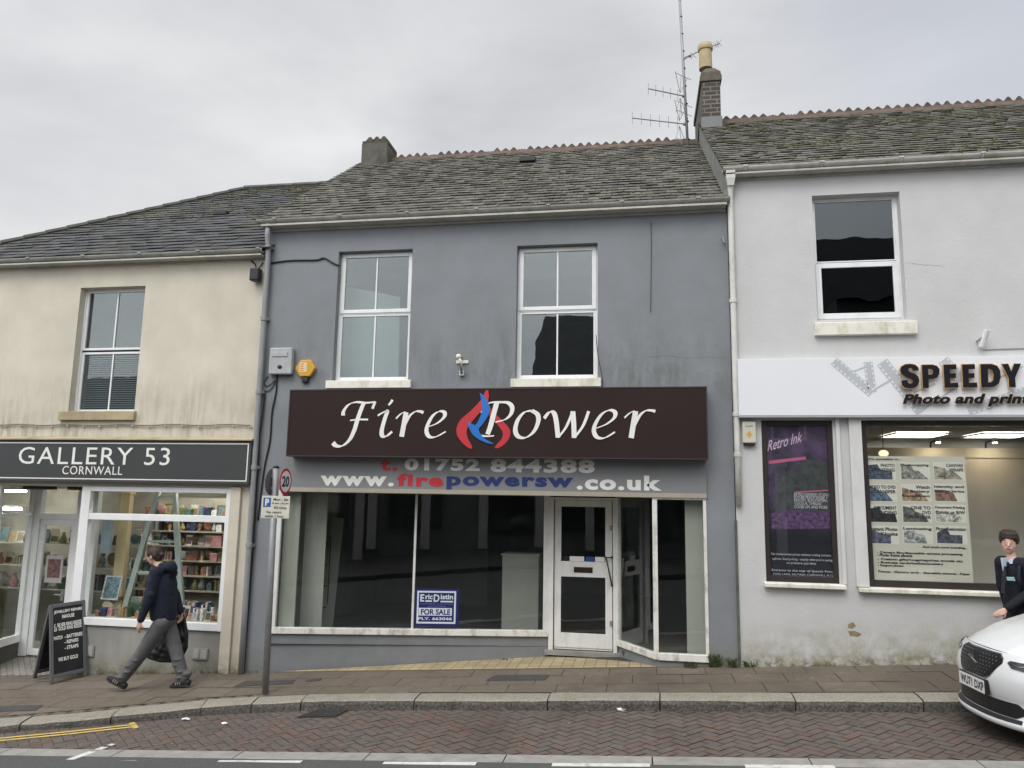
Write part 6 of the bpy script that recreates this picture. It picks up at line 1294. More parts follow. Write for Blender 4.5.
# iron covers and gully
def cover(name, label, px, cat, mat, bars=False):
    pts = [onP(x, y, .045+.0025, .065, .02) if not bars else road_pt(x, y) for x, y in px]; c = sum(pts, Vector())/4
    o = thing(name, label, cat, c); mb = MB(); up = Vector((0, 0, .006 if bars else .004)); ins = [p+(c-p)*.08 for p in pts]
    mb.hexa([p-Vector((0, 0, .05)) for p in pts]+[p+up*.6 for p in pts]); mb.build('frame', mat, o)
    mb = MB()
    if bars:
        for k in range(9): t0_, t1_ = (k+.15)/9, (k+.75)/9; a = ins[0]+(ins[1]-ins[0])*t0_; b2 = ins[0]+(ins[1]-ins[0])*t1_; d = ins[3]+(ins[2]-ins[3])*t0_; c_ = ins[3]+(ins[2]-ins[3])*t1_; mb.hexa([v+up for v in (d, c_, b2, a)]+[v+up+Vector((0, 0, .012)) for v in (d, c_, b2, a)])
        mb.build('grating', mGalv if False else mIron, o)
    else: mb.hexa([p+up*.6 for p in ins]+[p+up*1.3 for p in ins]); mb.build('lid', mat, o)
cover('drain_grate', 'iron drain grate in the brick parking bay beside the kerb', [(294, 718.5), (337, 717.6), (352, 709.6), (318, 709.8)], 'drain', mIron, True)
mDk = M('dark_infill_lid', (.06, .058, .054), .8, .2, 10, bs=90, bump_s=.4)
cover('inspection_cover', 'dark rectangular cover in the pavement in front of the shop forecourt', [(485, 680.8), (545, 680.2), (550, 674.8), (495, 675.2)], 'cover', mDk)
cover('inspection_cover', 'dark rectangular cover in the pavement left of the sign post', [(233, 687), (292, 684), (296, 680), (246, 680.8)], 'cover', mDk)
cover('inspection_cover', 'small dark cover in the pavement right of the sign post', [(305, 681.5), (319, 681), (322, 679.2), (309, 679.5)], 'cover', mDk)
cover('inspection_cover', 'dark square patch in the pavement at the far left beyond the chalkboard', [(-20, 712.5), (36, 710.5), (44, 705), (-14, 706.5)], 'cover', mDk)
# litter
for px, lab, s in (((622, 710.5), 'crumpled white paper scrap lying against the kerb below the shop door', .045), ((186, 720), 'flat white scrap on the brick bay, bigger one of two', .04), ((224.5, 724), 'flat white scrap on the brick bay, smaller one of two', .03)):
    p = road_pt(*px); mb = MB(); mb.ball(p+Vector((0, 0, s*.35)), s, (1.3, .9, .5 if s > .042 else .2), 9, 6); o = mb.build('paper_scrap', mLetW, origin=p)
    for v in o.data.vertices: v.co += Vector(noise.noise_vector(v.co*60+Vector(p)))*s*.35
    tag(o, lab, 'litter')
# weeds along the wall foot
mLeaf = M('weed_leaf', (.06, .075, .03), .7, .5, 20, bump_s=0)
def weed(px, n, h, label, py_off=0):
    p = onP(px[0], px[1], .045, .065, .02); o = thing('weed', label, 'weed', p); mb = MB()
    for k in range(n):
        an = random.uniform(0, 6.28); r = random.uniform(.01, .11); hh = h*random.uniform(.2, .9); b0 = p+Vector((random.uniform(-.06, .06), -.012+random.uniform(-.02, .0), 0)); tip = b0+Vector((math.cos(an)*r, -abs(math.sin(an))*r*.5, hh)); w_ = random.uniform(.004, .010); sd_ = Vector((-math.sin(an), .3*math.cos(an), .25)).normalized()*w_; m_ = b0+(tip-b0)*.55+Vector((0, 0, hh*.18))
        mb.add([b0, m_+sd_, tip, m_-sd_], [(0, 1, 2, 3)])
    mb.build('leaves', mLeaf, o)
random.seed(8)
weed((690, 668), 60, .11, 'straggly weed growing under the front window sill of the shop'); weed((714, 667), 75, .22, 'leafy weed at the foot of the grey pier by the shop window'); weed((732, 667.5), 60, .16, 'weed tuft in the crack between grey pier and white wall'); weed((627, 656), 40, .10, 'small weed below the splayed window beside the shop door'); weed((750, 667), 35, .10, 'low weed at the left foot of the white wall'); weed((505, 660), 18, .05, 'tiny weed on the grey riser foot left of the door')
# flaking patches of the white wall (bare render showing)
for k, pts in enumerate(([(848, 624), (853, 622), (856, 626), (852, 629), (848, 628)], [(848, 631), (855, 631), (862, 634), (858, 637), (850, 636)])):
    mb = MB(); mb.prism(PW0, [PW0.at(x, y) for x, y in pts], -.004, .0012); mb.build('bare_patch', M('bare_render_%d' % k, (.27, .21, .13), .9, .3, 20), white)
mb = MB(); xk = XR+.004; mb.box(xk-.016, xk+.012, -.046, .0, -.9, F0.at(738, 520)[1]); mb.build('party_joint', M('dirty_joint', (.10, .11, .085), .9, .4, 6, bump_s=.4), white)

# ================================================================== PEOPLE
mSkin = M('skin', (.50, .31, .235), .55, .08, 8, bump_s=0); mHairB = M('brown_hair', (.035, .022, .016), .6, .35, 40, bs=160, bump_s=.5); mHood = M('navy_fleece', (.013, .017, .032), .95, .2, 9, bs=10, bump_s=.9, bd=.03); mTrou = M('grey_trousers', (.105, .105, .108), .9, .15, 5, bs=13, bump_s=.75, bd=.022); mShoe = M('black_suede', (.014, .014, .015), .7, .2, 10, bump_s=.2); mSole = flat('dark_sole', (.03, .03, .03), .7); mStripe = flat('shoe_stripe', (.28, .28, .28), .6)
def hand(mb, wr, d, palm_n, s=1.0, curl=.35):
    # wr wrist, d direction of the fingers, palm_n out of the palm
    d = d.normalized(); n_ = (palm_n - d*palm_n.dot(d)).normalized(); a = d.cross(n_)
    c = wr+d*.05*s
    for k in range(4):
        o = (k-1.5)*.019*s; base = wr+d*(.088 if k in (1, 2) else .080)*s+a*o; mb.cap(wr+d*.012*s+a*o*.7, base, .0135*s, .0115*s, 8)
        L = (.040, .046, .043, .034)[k]*s; d1 = (d+n_*curl).normalized(); d2 = (d+n_*curl*2.6).normalized(); m1 = base+d1*L; mb.cap(base, m1, .0098*s, .0088*s, 8); mb.cap(m1, m1+d2*L*.75, .0088*s, .0074*s, 8)
    tb = wr+d*.03*s+a*.028*s; t1_ = tb+(d*.6+a*.75+n_*.35).normalized()*.04*s; mb.cap(wr+d*.015*s+a*.012*s, tb, .015*s, .0125*s, 8); mb.cap(tb, t1_, .0120*s, .0105*s, 8); mb.cap(t1_, t1_+(d*.9+a*.2+n_*.4).normalized()*.03*s, .0103*s, .008*s, 8)
def head(body, hb, c, f, up, s=1.0):
    # c head centre, f facing, up crown direction
    f = f.normalized(); up = up.normalized(); r = f.cross(up).normalized(); up = r.cross(f); rot = Matrix((r, f, up)).transposed()
    body.ball(c+up*.012*s, .1*s, (.77, .95, 1.08), 18, 12, rot); body.ball(c-up*.050*s+f*.024*s, .064*s, (.94, 1.0, 1.05), 14, 10, rot); body.ball(c-up*.090*s+f*.052*s, .028*s, (1.1, .9, .8), 10, 8, rot)
    body.cap(c+f*.090*s+up*.010*s, c+f*.108*s-up*.026*s, .008*s, .0135*s, 8); 
    for sg in (-1, 1): body.ball(c+r*.076*s*sg-up*.008*s-f*.005*s, .03*s, (.35, .7, 1.05), 8, 6, rot); body.ball(c+r*.034*s*sg-up*.030*s+f*.054*s, .027*s, (1, .9, 1.1), 10, 8, rot)
    body.cap(c+f*.083*s-up*.056*s-r*.018*s, c+f*.083*s-up*.056*s+r*.018*s, .0085*s, .0085*s, 8)
    return r, f, up
def face_parts(o, c, r, f, up, s=1.0):
    mE = flat('eye_white', (.55, .53, .5), .3); mI = flat('iris', (.03, .025, .02), .3); mL = flat('lips', (.36, .15, .13), .5); mB = mHairB
    for sg in (-1, 1):
        e = c+r*.031*s*sg+up*.006*s+f*.077*s; rot = Matrix((r, f, up)).transposed(); mb = MB(); mb.ball(e, .0120*s, (1.1, .7, .50), 10, 7, rot); eo = mb.build('eye', mE, o, smooth=True); mb = MB(); mb.ball(e+f*.0065*s, .0050*s, (1, .6, 1), 8, 6, rot); mb.build('iris', mI, eo, smooth=True)
        mb = MB(); mb.cap(e+up*.021*s+f*.008*s-r*.016*s, e+up*.021*s+f*.008*s+r*.016*s, .0028*s, .0028*s, 6); mb.build('eyebrow', mB, o, smooth=True)
    mb = MB(); mb.cap(c+f*.089*s-up*.0565*s-r*.017*s, c+f*.089*s-up*.0565*s+r*.017*s, .0052*s, .0052*s, 8); mb.build('mouth', mL, o, smooth=True)

# --- walking man
Ym = -.86; PMn = {}
def mp(zx, zy, y=Ym):
    pl = Plane((0, y), (1, 0)); s, t = pl.at(100+zx/4.8, 535+zy/4.8); return Vector((s, y, t))
yl, yr = Ym-.09, Ym+.09
hip = mp(312, 398); man = thing('person', 'person in navy hooded top and grey trousers walking left past the gallery window', 'person', (hip.x, Ym, zp(hip.x, Ym)))
J = dict(head=mp(263, 101), neck=mp(285, 140), chest=mp(306, 215), pel=hip, shL=mp(268, 180, Ym-.18), elL=mp(232, 312, Ym-.25), wrL=mp(194, 412, Ym-.26), shR=mp(300, 180, Ym+.18), elR=mp(362, 292, Ym+.27), wrR=mp(388, 372, Ym+.24),
         hpL=mp(300, 415, yl), knL=mp(205, 562, yl), anL=mp(100, 700, yl), toL=mp(38, 712, yl), hpR=mp(322, 415, yr), knR=mp(364, 556, yr), anR=mp(404, 702, yr), toR=mp(352, 728, yr))
bd = MB()
bd.cap(J['pel'], J['chest'], .10, .14, 18, .8, (1, 0, 0)); bd.cap(J['chest'], J['neck']+Vector((0, 0, -.03)), .14, .07, 16); bd.cap(J['neck']-Vector((0, 0, .05)), J['head'], .058, .052, 14)
for s in 'LR':
    bd.cap(J['chest']+(J['sh'+s]-J['chest'])*.5+Vector((0, 0, .06)), J['sh'+s], .06, .058); bd.cap(J['sh'+s], J['el'+s], .05, .040); bd.cap(J['el'+s], J['wr'+s], .040, .027)
    bd.cap(J['hp'+s], J['kn'+s], .08, .055); bd.cap(J['kn'+s], J['an'+s], .055, .036); bd.cap(J['an'+s]+Vector((.02, 0, -.02)), J['an'+s]+(J['to'+s]-J['an'+s])*.35, .034, .026)
hand(bd, J['wrL'], (J['wrL']-J['elL']).normalized()+Vector((-.05, 0, -.25)), Vector((.4, 1, 0)), 1.05, .45); hand(bd, J['wrR'], Vector((.1, 0, -1)), Vector((-.2, -1, 0)), 1.0, 1.0)
fdir = Vector((-.97, .06, -.24)); r_, f_, u_ = head(bd, None, J['head'], fdir, Vector((-.16, 0, 1)), 1.04)
body = bd.build('body', mSkin, man, remesh=.0075)
face_parts(body, J['head'], r_, f_, u_, 1.04)
hb = MB(); rot = Matrix((r_, f_, u_)).transposed(); c = J['head']
hb.ball(c+u_*.034-f_*.006, .106, (.83, .98, .97), 18, 12, rot); hb.ball(c-f_*.052-u_*.03, .066, (1.05, .7, 1.0), 12, 9, rot); hb.ball(c-f_*.118-u_*.005, .034, (1, 1.0, 1.0), 10, 8, rot)
for sg in (-1, 1): hb.ball(c+r_*.066*sg-f_*.035+u_*.0, .045, (.5, 1, 1), 10, 8, rot)
hb.build('hair', mHairB, man, remesh=.008)
ho = MB()
ho.loft([(mp(304, 408), .148, .160), (mp(304, 398), .160, .172), (mp(303, 350), .172, .186), (mp(302, 290), .170, .192), (mp(303, 235), .172, .200), (mp(300, 195), .158, .190), (mp(294, 165), .11, .13)])
for s in 'LR':
    ho.cap(mp(296, 185), J['sh'+s]+Vector((0, 0, -.005)), .095, .083); ho.cap(J['sh'+s], J['el'+s], .083, .068); ho.cap(J['el'+s], J['wr'+s]+(J['el'+s]-J['wr'+s])*.06, .067, .046); ho.ball(J['wr'+s]+(J['el'+s]-J['wr'+s])*.07, .049)
    ho.ball(J['el'+s]+(J['sh'+s]-J['el'+s])*.2+Vector((.02, -.02, 0)), .062)
ho.cap(mp(340, 150, Ym-.08), mp(340, 150, Ym+.08), .075, .075); ho.cap(mp(296, 148, Ym-.085), mp(350, 160, Ym-.07), .045, .062); ho.cap(mp(296, 148, Ym+.085), mp(350, 160, Ym+.07), .045, .062); ho.cap(mp(262, 158, Ym-.05), mp(262, 158, Ym+.05), .04, .04); ho.ball(mp(350, 185), .07, (.7, 1.3, 1))
ho.build('hooded_top', mHood, man, remesh=.011)
tr = MB()
for s in 'LR':
    a, b_, c_ = J['hp'+s], J['kn'+s], J['an'+s]; tr.cap(a+(b_-a)*.06, a+(b_-a)*.45, .104, .100, 16); tr.cap(a+(b_-a)*.45, b_, .102, .088, 16); tr.cap(b_, b_+(c_-b_)*.55, .086, .080, 16); tr.cap(b_+(c_-b_)*.55, c_+(b_-c_)*.10, .080, .070, 16)
    for k in range(4): p = b_+(c_-b_)*(.25+.2*k); tr.ball(p+Vector((.02*(-1)**k, -.03, 0)), .066, (1, 1, .35))
tr.cap(J['pel']+Vector((0, -.05, -.03)), J['pel']+Vector((0, .05, -.03)), .118, .118, 16)
tr.ball(J['anR']+Vector((.02, 0, .1)), .075, (1.1, 1, .6)); tr.ball(J['anR']+Vector((.0, 0, .05)), .068, (1.15, 1, .5))
tr.build('trousers', mTrou, man, remesh=.010)
for s, tilt in (('L', 1), ('R', 0)):
    a, t = J['an'+s], J['to'+s]; d = (t-a); 
    if s == 'L': heel = mp(112, 736, yl); toe = mp(34, 694, yl)
    else: heel = mp(424, 722, yr); toe = mp(348, 730, yr)
    dd = (toe-heel).normalized(); sh = MB(); up_ = Vector((-dd.z, 0, dd.x)) if dd.x > 0 else Vector((dd.z, 0, -dd.x))
    sh.cap(heel+up_*.040, heel+dd*.13+up_*.044, .042, .045, 14); sh.cap(heel+dd*.12+up_*.040, toe-dd*.02+up_*.026, .046, .032, 14, 1.0); sh.cap(heel+dd*.05+up_*.05, a+Vector((0, 0, .02)), .042, .045, 12)
    so_ = sh.build('shoe', mShoe, man, remesh=.008)
    sl_ = MB(); fr = Frame(heel-dd*.035-Vector((0, .045, 0))+up_*.0, dd, (0, 1, 0)); n1 = up_
    for q0_, q1_, wy in ((-.035, .13, .04), (.13, .25, .046)):
        pass
    sole = [(-.03, 0), (-.01, -.036), (.12, -.04), (.2, -.044), (.262, -.02), (.268, .012), (.21, .046), (.1, .038), (-.01, .034)]
    sl_.add([heel+dd*x+Vector((0, y, 0))-up_*.0 for x, y in sole]+[heel+dd*x+Vector((0, y, 0))+up_*.022 for x, y in sole], [tuple(range(9)), tuple(range(17, 8, -1))]+[(k, (k+1) % 9, 9+(k+1) % 9, 9+k) for k in range(9)]); sl_.build('sole', mSole, so_)
    sp3 = MB()
    for k in range(3): p = heel+dd*(.09+.03*k)+Vector((0, -.046, 0))+up_*.03; sp3.hexa([p+Vector((0, -.004, 0)), p+dd*.012+Vector((0, -.004, 0)), p+dd*.012+Vector((0, .004, 0)), p+Vector((0, .004, 0))]+[v+up_*.04-dd*.012 for v in (p+Vector((0, -.004, 0)), p+dd*.012+Vector((0, -.004, 0)), p+dd*.012+Vector((0, .004, 0)), p+Vector((0, .004, 0)))])
    sp3.build('stripes', mStripe, so_)
# jacket carried in the far hand
yj = Ym+.26; jk = MB()
top = mp(392, 366, yj); outl = [(388, 366), (404, 410), (416, 470), (415, 540), (396, 575), (350, 604), (290, 604), (232, 586), (250, 540), (300, 480), (350, 420)]
cen = mp(345, 520, yj)
for k in range(len(outl)):
    p = mp(*outl[k], yj); p2 = mp(*outl[(k+1) % len(outl)], yj); jk.cap(p, p2, .028, .028, 10)
    for t in (.3, .6, .9): q_ = p+(cen-p)*t; q2 = p2+(cen-p2)*t; jk.cap(q_+Vector((0, random.uniform(-.03, .03), 0)), q2+Vector((0, random.uniform(-.03, .03), 0)), .042, .042, 10)
jk.cap(mp(372, 358, yj), mp(402, 352, yj), .022, .03, 10)
o = jk.build('carried_jacket', M('black_nylon', (.012, .012, .014), .5, .3, 9, bs=40, bump_s=.4), remesh=.014, relax=14, origin=top); tag(o, 'black padded jacket hanging from the far hand of the walking person', 'jacket')

# --- boy in school uniform, behind the car
Yb = -.72
def bp_(zx, zy, y=Yb): pl = Plane((0, y), (1, 0)); s, t = pl.at(940+zx/3.84, 520+zy/3.84); return Vector((s, y, t))
gz = zp(4.2, Yb); bx = bp_(282, 200); boy = thing('person', 'child in dark school blazer and tie behind the white car, face turned to the street', 'person', (bx.x, Yb, gz))
fw_ = Vector((-.93, -.37, 0)).normalized(); rt = fw_.cross(Vector((0, 0, 1)))     # rt: his right hand side
Hc = bp_(265, 86); nk = bp_(276, 142)
ch = Vector((nk.x+.04, Yb+.02, nk.z-.19)); pe = Vector((nk.x+.05, Yb+.03, gz+.86))
Jb = dict(shR=nk+rt*.165+Vector((.02, 0, -.075)), shL=nk-rt*.165+Vector((.04, 0, -.075)))
Jb['elR'] = Jb['shR']+Vector((.02, .02, -.27))+rt*.03; Jb['wrR'] = Jb['elR']+Vector((.06, .08, -.22))
Jb['elL'] = Jb['shL']+Vector((.03, -.02, -.26)); wl_ = bp_(252, 345, Yb-.14); Jb['wrL'] = wl_
for s, sg in (('R', 1), ('L', -1)): Jb['hp'+s] = pe+rt*.085*sg+Vector((0, 0, -.04)); Jb['kn'+s] = Jb['hp'+s]+fw_*.06*sg+Vector((0, 0, -.37)); Jb['an'+s] = Vector((Jb['kn'+s].x, Jb['kn'+s].y, gz+.09))-fw_*.03*sg; Jb['to'+s] = Jb['an'+s]+fw_*.15+Vector((0, 0, -.055))
bd = MB(); bd.cap(pe, ch, .11, .12, 16, .7, fw_); bd.cap(ch, nk-Vector((0, 0, .03)), .12, .06, 14); bd.cap(nk-Vector((0, 0, .05)), Hc-Vector((0, 0, .02)), .05, .046, 12)
for s in 'LR':
    bd.cap(nk-Vector((0, 0, .07)), Jb['sh'+s], .05, .048); bd.cap(Jb['sh'+s], Jb['el'+s], .044, .034); bd.cap(Jb['el'+s], Jb['wr'+s], .034, .024); bd.cap(Jb['hp'+s], Jb['kn'+s], .07, .05); bd.cap(Jb['kn'+s], Jb['an'+s], .05, .034); bd.cap(Jb['an'+s], Jb['to'+s], .034, .026)
hand(bd, Jb['wrL'], Vector((-.9, -.25, -.45)), Vector((.3, 1, -.2)), .95, .55); hand(bd, Jb['wrR'], fw_*.3+Vector((0, 0, -1)), -rt, .95, .5)
mSkinB = M('fair_skin', (.60, .38, .30), .5, .06, 8, bump_s=0)
r_, f_, u_ = head(bd, None, Hc, Vector((-.45, -.88, -.06)), Vector((.06, -.03, 1)), 1.06); body = bd.build('body', mSkinB, boy, remesh=.0075); face_parts(body, Hc, r_, f_, u_, 1.06)
hb = MB(); rot = Matrix((r_, f_, u_)).transposed(); c = Hc
hb.ball(c+u_*.040-f_*.018, .114, (.90, .97, .95), 18, 12, rot); hb.ball(c-f_*.05-u_*.01, .085, (.98, .7, 1.0), 12, 9, rot)
for k in range(9):
    a = (k-4)*.24; p0 = c+u_*.122+r_*.012*(k-4)+f_*.01; p1 = c+u_*.098+f_*.070*math.cos(a)+r_*.078*math.sin(a*1.1); p2 = c+u_*(.050+.010*((k*7) % 3)/2)+f_*(.094*math.cos(a*.95))+r_*.086*math.sin(a*1.15); hb.cap(p0, p1, .026, .026, 8); hb.cap(p1, p2, .024, .010, 8)
for sg in (-1, 1): hb.cap(c+r_*.070*sg+u_*.06-f_*.01, c+r_*.080*sg+u_*.0-f_*.018, .028, .012, 8)
hb.build('hair', mHairB, boy, remesh=.006, relax=2)
mBlz = M('navy_blazer', (.011, .012, .018), .9, .2, 9, bs=9, bump_s=.7, bd=.02)
bl = MB(); bl.cap(pe+Vector((0, 0, -.06)), pe+Vector((0, 0, .18)), .155, .145, 20, .78, fw_); bl.cap(pe+Vector((0, 0, .18)), ch+Vector((0, 0, .03)), .148, .155, 20, .78, fw_); bl.cap(ch+Vector((0, 0, .03)), nk-Vector((0, 0, .075))-fw_*.02, .15, .085, 18, .85, fw_)
for s in 'LR': bl.cap(nk-Vector((0, 0, .075))-fw_*.02, Jb['sh'+s], .078, .080); bl.cap(Jb['sh'+s], Jb['el'+s], .080, .066); bl.cap(Jb['el'+s], Jb['wr'+s]+(Jb['el'+s]-Jb['wr'+s])*.1, .057, .044)
bl.build('blazer', mBlz, boy, remesh=.010)
mb = MB(); c0_ = nk+fw_*.062+Vector((0, 0, -.035)); 
for sg in (-1, 1): mb.hexa([c0_+rt*.0*sg+fw_*.01-Vector((0, 0, .04)), c0_+rt*.055*sg-Vector((0, 0, .035)), c0_+rt*.058*sg-Vector((0, 0, .035))-fw_*.03, c0_-fw_*.02-Vector((0, 0, .04)), c0_+Vector((0, 0, .0))+fw_*.004, c0_+rt*.05*sg+Vector((0, 0, .03))-fw_*.02, c0_+rt*.052*sg+Vector((0, 0, .03))-fw_*.05, c0_-fw_*.03])
mShirt = flat('pale_blue_shirt', (.50, .58, .70), .8); mb.build('shirt_collar', mShirt, boy)
mb = MB(); A = c0_+fw_*.025-Vector((0, 0, .02)); fr = Frame(A, rt, (0, 0, 1)); mb.hexa([A+rt*-.02-Vector((0, 0, .05)), A+rt*.02-Vector((0, 0, .05)), A+rt*.02-Vector((0, 0, .05))-fw_*.02, A-rt*.02-Vector((0, 0, .05))-fw_*.02, A+rt*-.028, A+rt*.028, A+rt*.028-fw_*.02, A-rt*.028-fw_*.02]); A2 = A+fw_*.055-Vector((0, 0, .05)); mb.hexa([A2-rt*.03-Vector((0, 0, .3))+fw_*.02, A2+rt*.03-Vector((0, 0, .3))+fw_*.02, A2+rt*.03-Vector((0, 0, .3)), A2-rt*.03-Vector((0, 0, .3)), A2-rt*.02-fw_*.02, A2+rt*.02-fw_*.02, A2+rt*.02-fw_*.04, A2-rt*.02-fw_*.04]); mb.build('tie', M('striped_tie', (.02, .022, .03), .6, .6, 30, bump_s=0), boy)
mb = MB(); sV = ch+fw_*.128+Vector((0, 0, .08)); mb.prism(Frame(sV, rt, (0, 0, 1)), [(-.02, .1), (0, -.05), (.02, .1)], -.05, -.004); mb.build('shirt_front', mShirt, boy)
bdg = bp_(267, 226, Yb-.19); mb = MB(); mb.prism(Frame(bdg+Vector((0, -.02, 0)), (.8, -.6, 0), (0, 0, 1)), [(-.04, .02), (.035, .025), (.045, -.015), (-.03, -.02)], -.01, .004); mb.build('badge', M('badge_print', (.25, .42, .45), .5, .5, 40, bump_s=0), boy)
mb = MB(); sa = Jb['shL']-rt*-.05+Vector((0, 0, .06)); mb.tube([sa-fw_*.06+Vector((0, 0, -.0)), sa+fw_*.035+Vector((0, 0, .0)), sa+fw_*.085+Vector((0, 0, -.08)), sa+fw_*.10+Vector((0, 0, -.2)), sa+fw_*.07+Vector((0, 0, -.34))], .022, 8); mb.build('backpack_strap', flat('navy_webbing', (.014, .018, .035), .8), boy, smooth=True)
tr = MB()
for s in 'LR': tr.cap(Jb['hp'+s]+Vector((0, 0, .04)), Jb['kn'+s], .095, .074, 14); tr.cap(Jb['kn'+s], Jb['an'+s]+Vector((0, 0, .02)), .072, .062, 14)
tr.cap(pe-rt*.05, pe+rt*.05, .115, .115); tr.build('trousers', flat('black_trousers', (.012, .012, .014), .9), boy, remesh=.012)
for s in 'LR': mb = MB(); mb.cap(Jb['an'+s]-fw_*.03+Vector((0, 0, -.045)), Jb['to'+s]+Vector((0, 0, .005)), .042, .036, 12); mb.cap(Jb['an'+s]-Vector((0, 0, .04)), Jb['an'+s]+Vector((0, 0, .02)), .04, .04, 10); mb.build('shoe', mShoe, boy, remesh=.009)

# ================================================================== WHITE CAR
m, nt, b = base_mat('white_car_paint'); b.inputs['Base Color'].default_value = (.70, .71, .72, 1); b.inputs['Roughness'].default_value = .3; b.inputs['Coat Weight'].default_value = .9; b.inputs['Coat Roughness'].default_value = .03
mCar = m
mGrl = flat('grille_black', (.012, .012, .013), .35); mChr = M('chrome', (.55, .56, .57), .18, .03, bump_s=0, metal=1); mLens = flat('lamp_lens', (.05, .055, .06), .08); mTyre = M('tyre_rubber', (.02, .02, .02), .85, .2, bs=50, bump_s=.3); mGlsD = flat('tinted_glass', (.015, .017, .018), .05, spec=.8)
CN = Vector((3.075, -2.36, 0)); cback = Vector((.996, .085, 0)).normalized(); cside = Vector((cback.y, -cback.x, 0))
CSC = .93
def cw(x, y, z):
    p = CN + cback*(x*CSC) + cside*(y*CSC); return Vector((p.x, p.y, z0(CN.x)-.142+.01*(-1.42-CN.y) + .065*(p.x-CN.x) + (z if z < .2 else .2+(z-.2)*1.2)*CSC))
car = thing('parked_car', 'white hatchback car nosing in from the right edge beside the kerb', 'car', cw(2.1, 0, 0))
def interp(tab, v):
    for (a, p), (b, q) in zip(tab, tab[1:]):
        if v <= b: return p+(q-p)*(v-a)/(b-a) if v > a else p
    return tab[-1][1]
FB = [(.16, .10), (.20, .00), (.235, -.015), (.27, .035), (.38, .045), (.43, .02), (.54, .0), (.62, .022), (.70, .07), (.745, .12)]
def fx_(y, z): return interp(FB, z) + .36*(abs(y)/.9)**2.5
def sheet(mb, fn, us, vs):
    b = len(mb.v); mb.v += [fn(u, v) for u in us for v in vs]; n = len(vs)
    for i in range(len(us)-1):
        for j in range(n-1): mb.f.append((b+i*n+j, b+i*n+j+1, b+(i+1)*n+j+1, b+(i+1)*n+j))
ys_ = [-.9+1.8*k/40 for k in range(41)]
hoodz = [(.1, .742), (.2, .79), (.4, .865), (.8, .955), (1.25, 1.03)]
def zsh(x): return interp([(.0, .66), (.4, .735), (.8, .82), (1.25, .90), (2.4, .93), (3.6, .97), (4.3, .98)], x)
mb = MB(); sheet(mb, lambda y, z: cw(fx_(y, z), y*(1-.03*max(0, (z-.5))), z if abs(y) < .5 else z-.05*((abs(y)-.5)/.4)**2*(1 if z > .6 else 0)), ys_, [.16, .18, .20, .215, .235, .255, .27, .32, .38, .40, .43, .48, .54, .58, .62, .66, .70, .725, .742])
# corner return to the wheel arch
for sg in (-1, 1): sheet(mb, lambda x, z, sg=sg: cw(x+interp(FB, z)*max(0, 1-(x-.36)/.1), sg*(.9-.03*.9*max(0, (z-.5))+.012*math.sin((z-.16)*5)), z-.05*(1 if z > .6 else 0)), [.36, .42, .48, .54], [.16, .18, .20, .215, .235, .255, .27, .32, .38, .40, .43, .48, .54, .58, .62, .66, .70, .725])
bump_ = mb.build('front_bumper', mCar, car, smooth=True)
mb = MB(); us = [k/12 for k in range(13)]; yh = [-.84+1.68*k/28 for k in range(29)]
def hood(u, y):
    x0_ = fx_(y, .74)+.012; x = x0_+(1.25+.12*(1-(y/.84)**2)-x0_)*u; z = interp(hoodz, .1+(x-fx_(y, .742))*1.0)
    z -= .075*(abs(y)/.84)**3 + (0 if abs(y) < .45 else 0); z += .012*math.exp(-((abs(y)-.5)/.07)**2)*min(1, u*3)
    return cw(x, y, z)
sheet(mb, hood, us, yh); mb.build('bonnet', mCar, car, smooth=True)
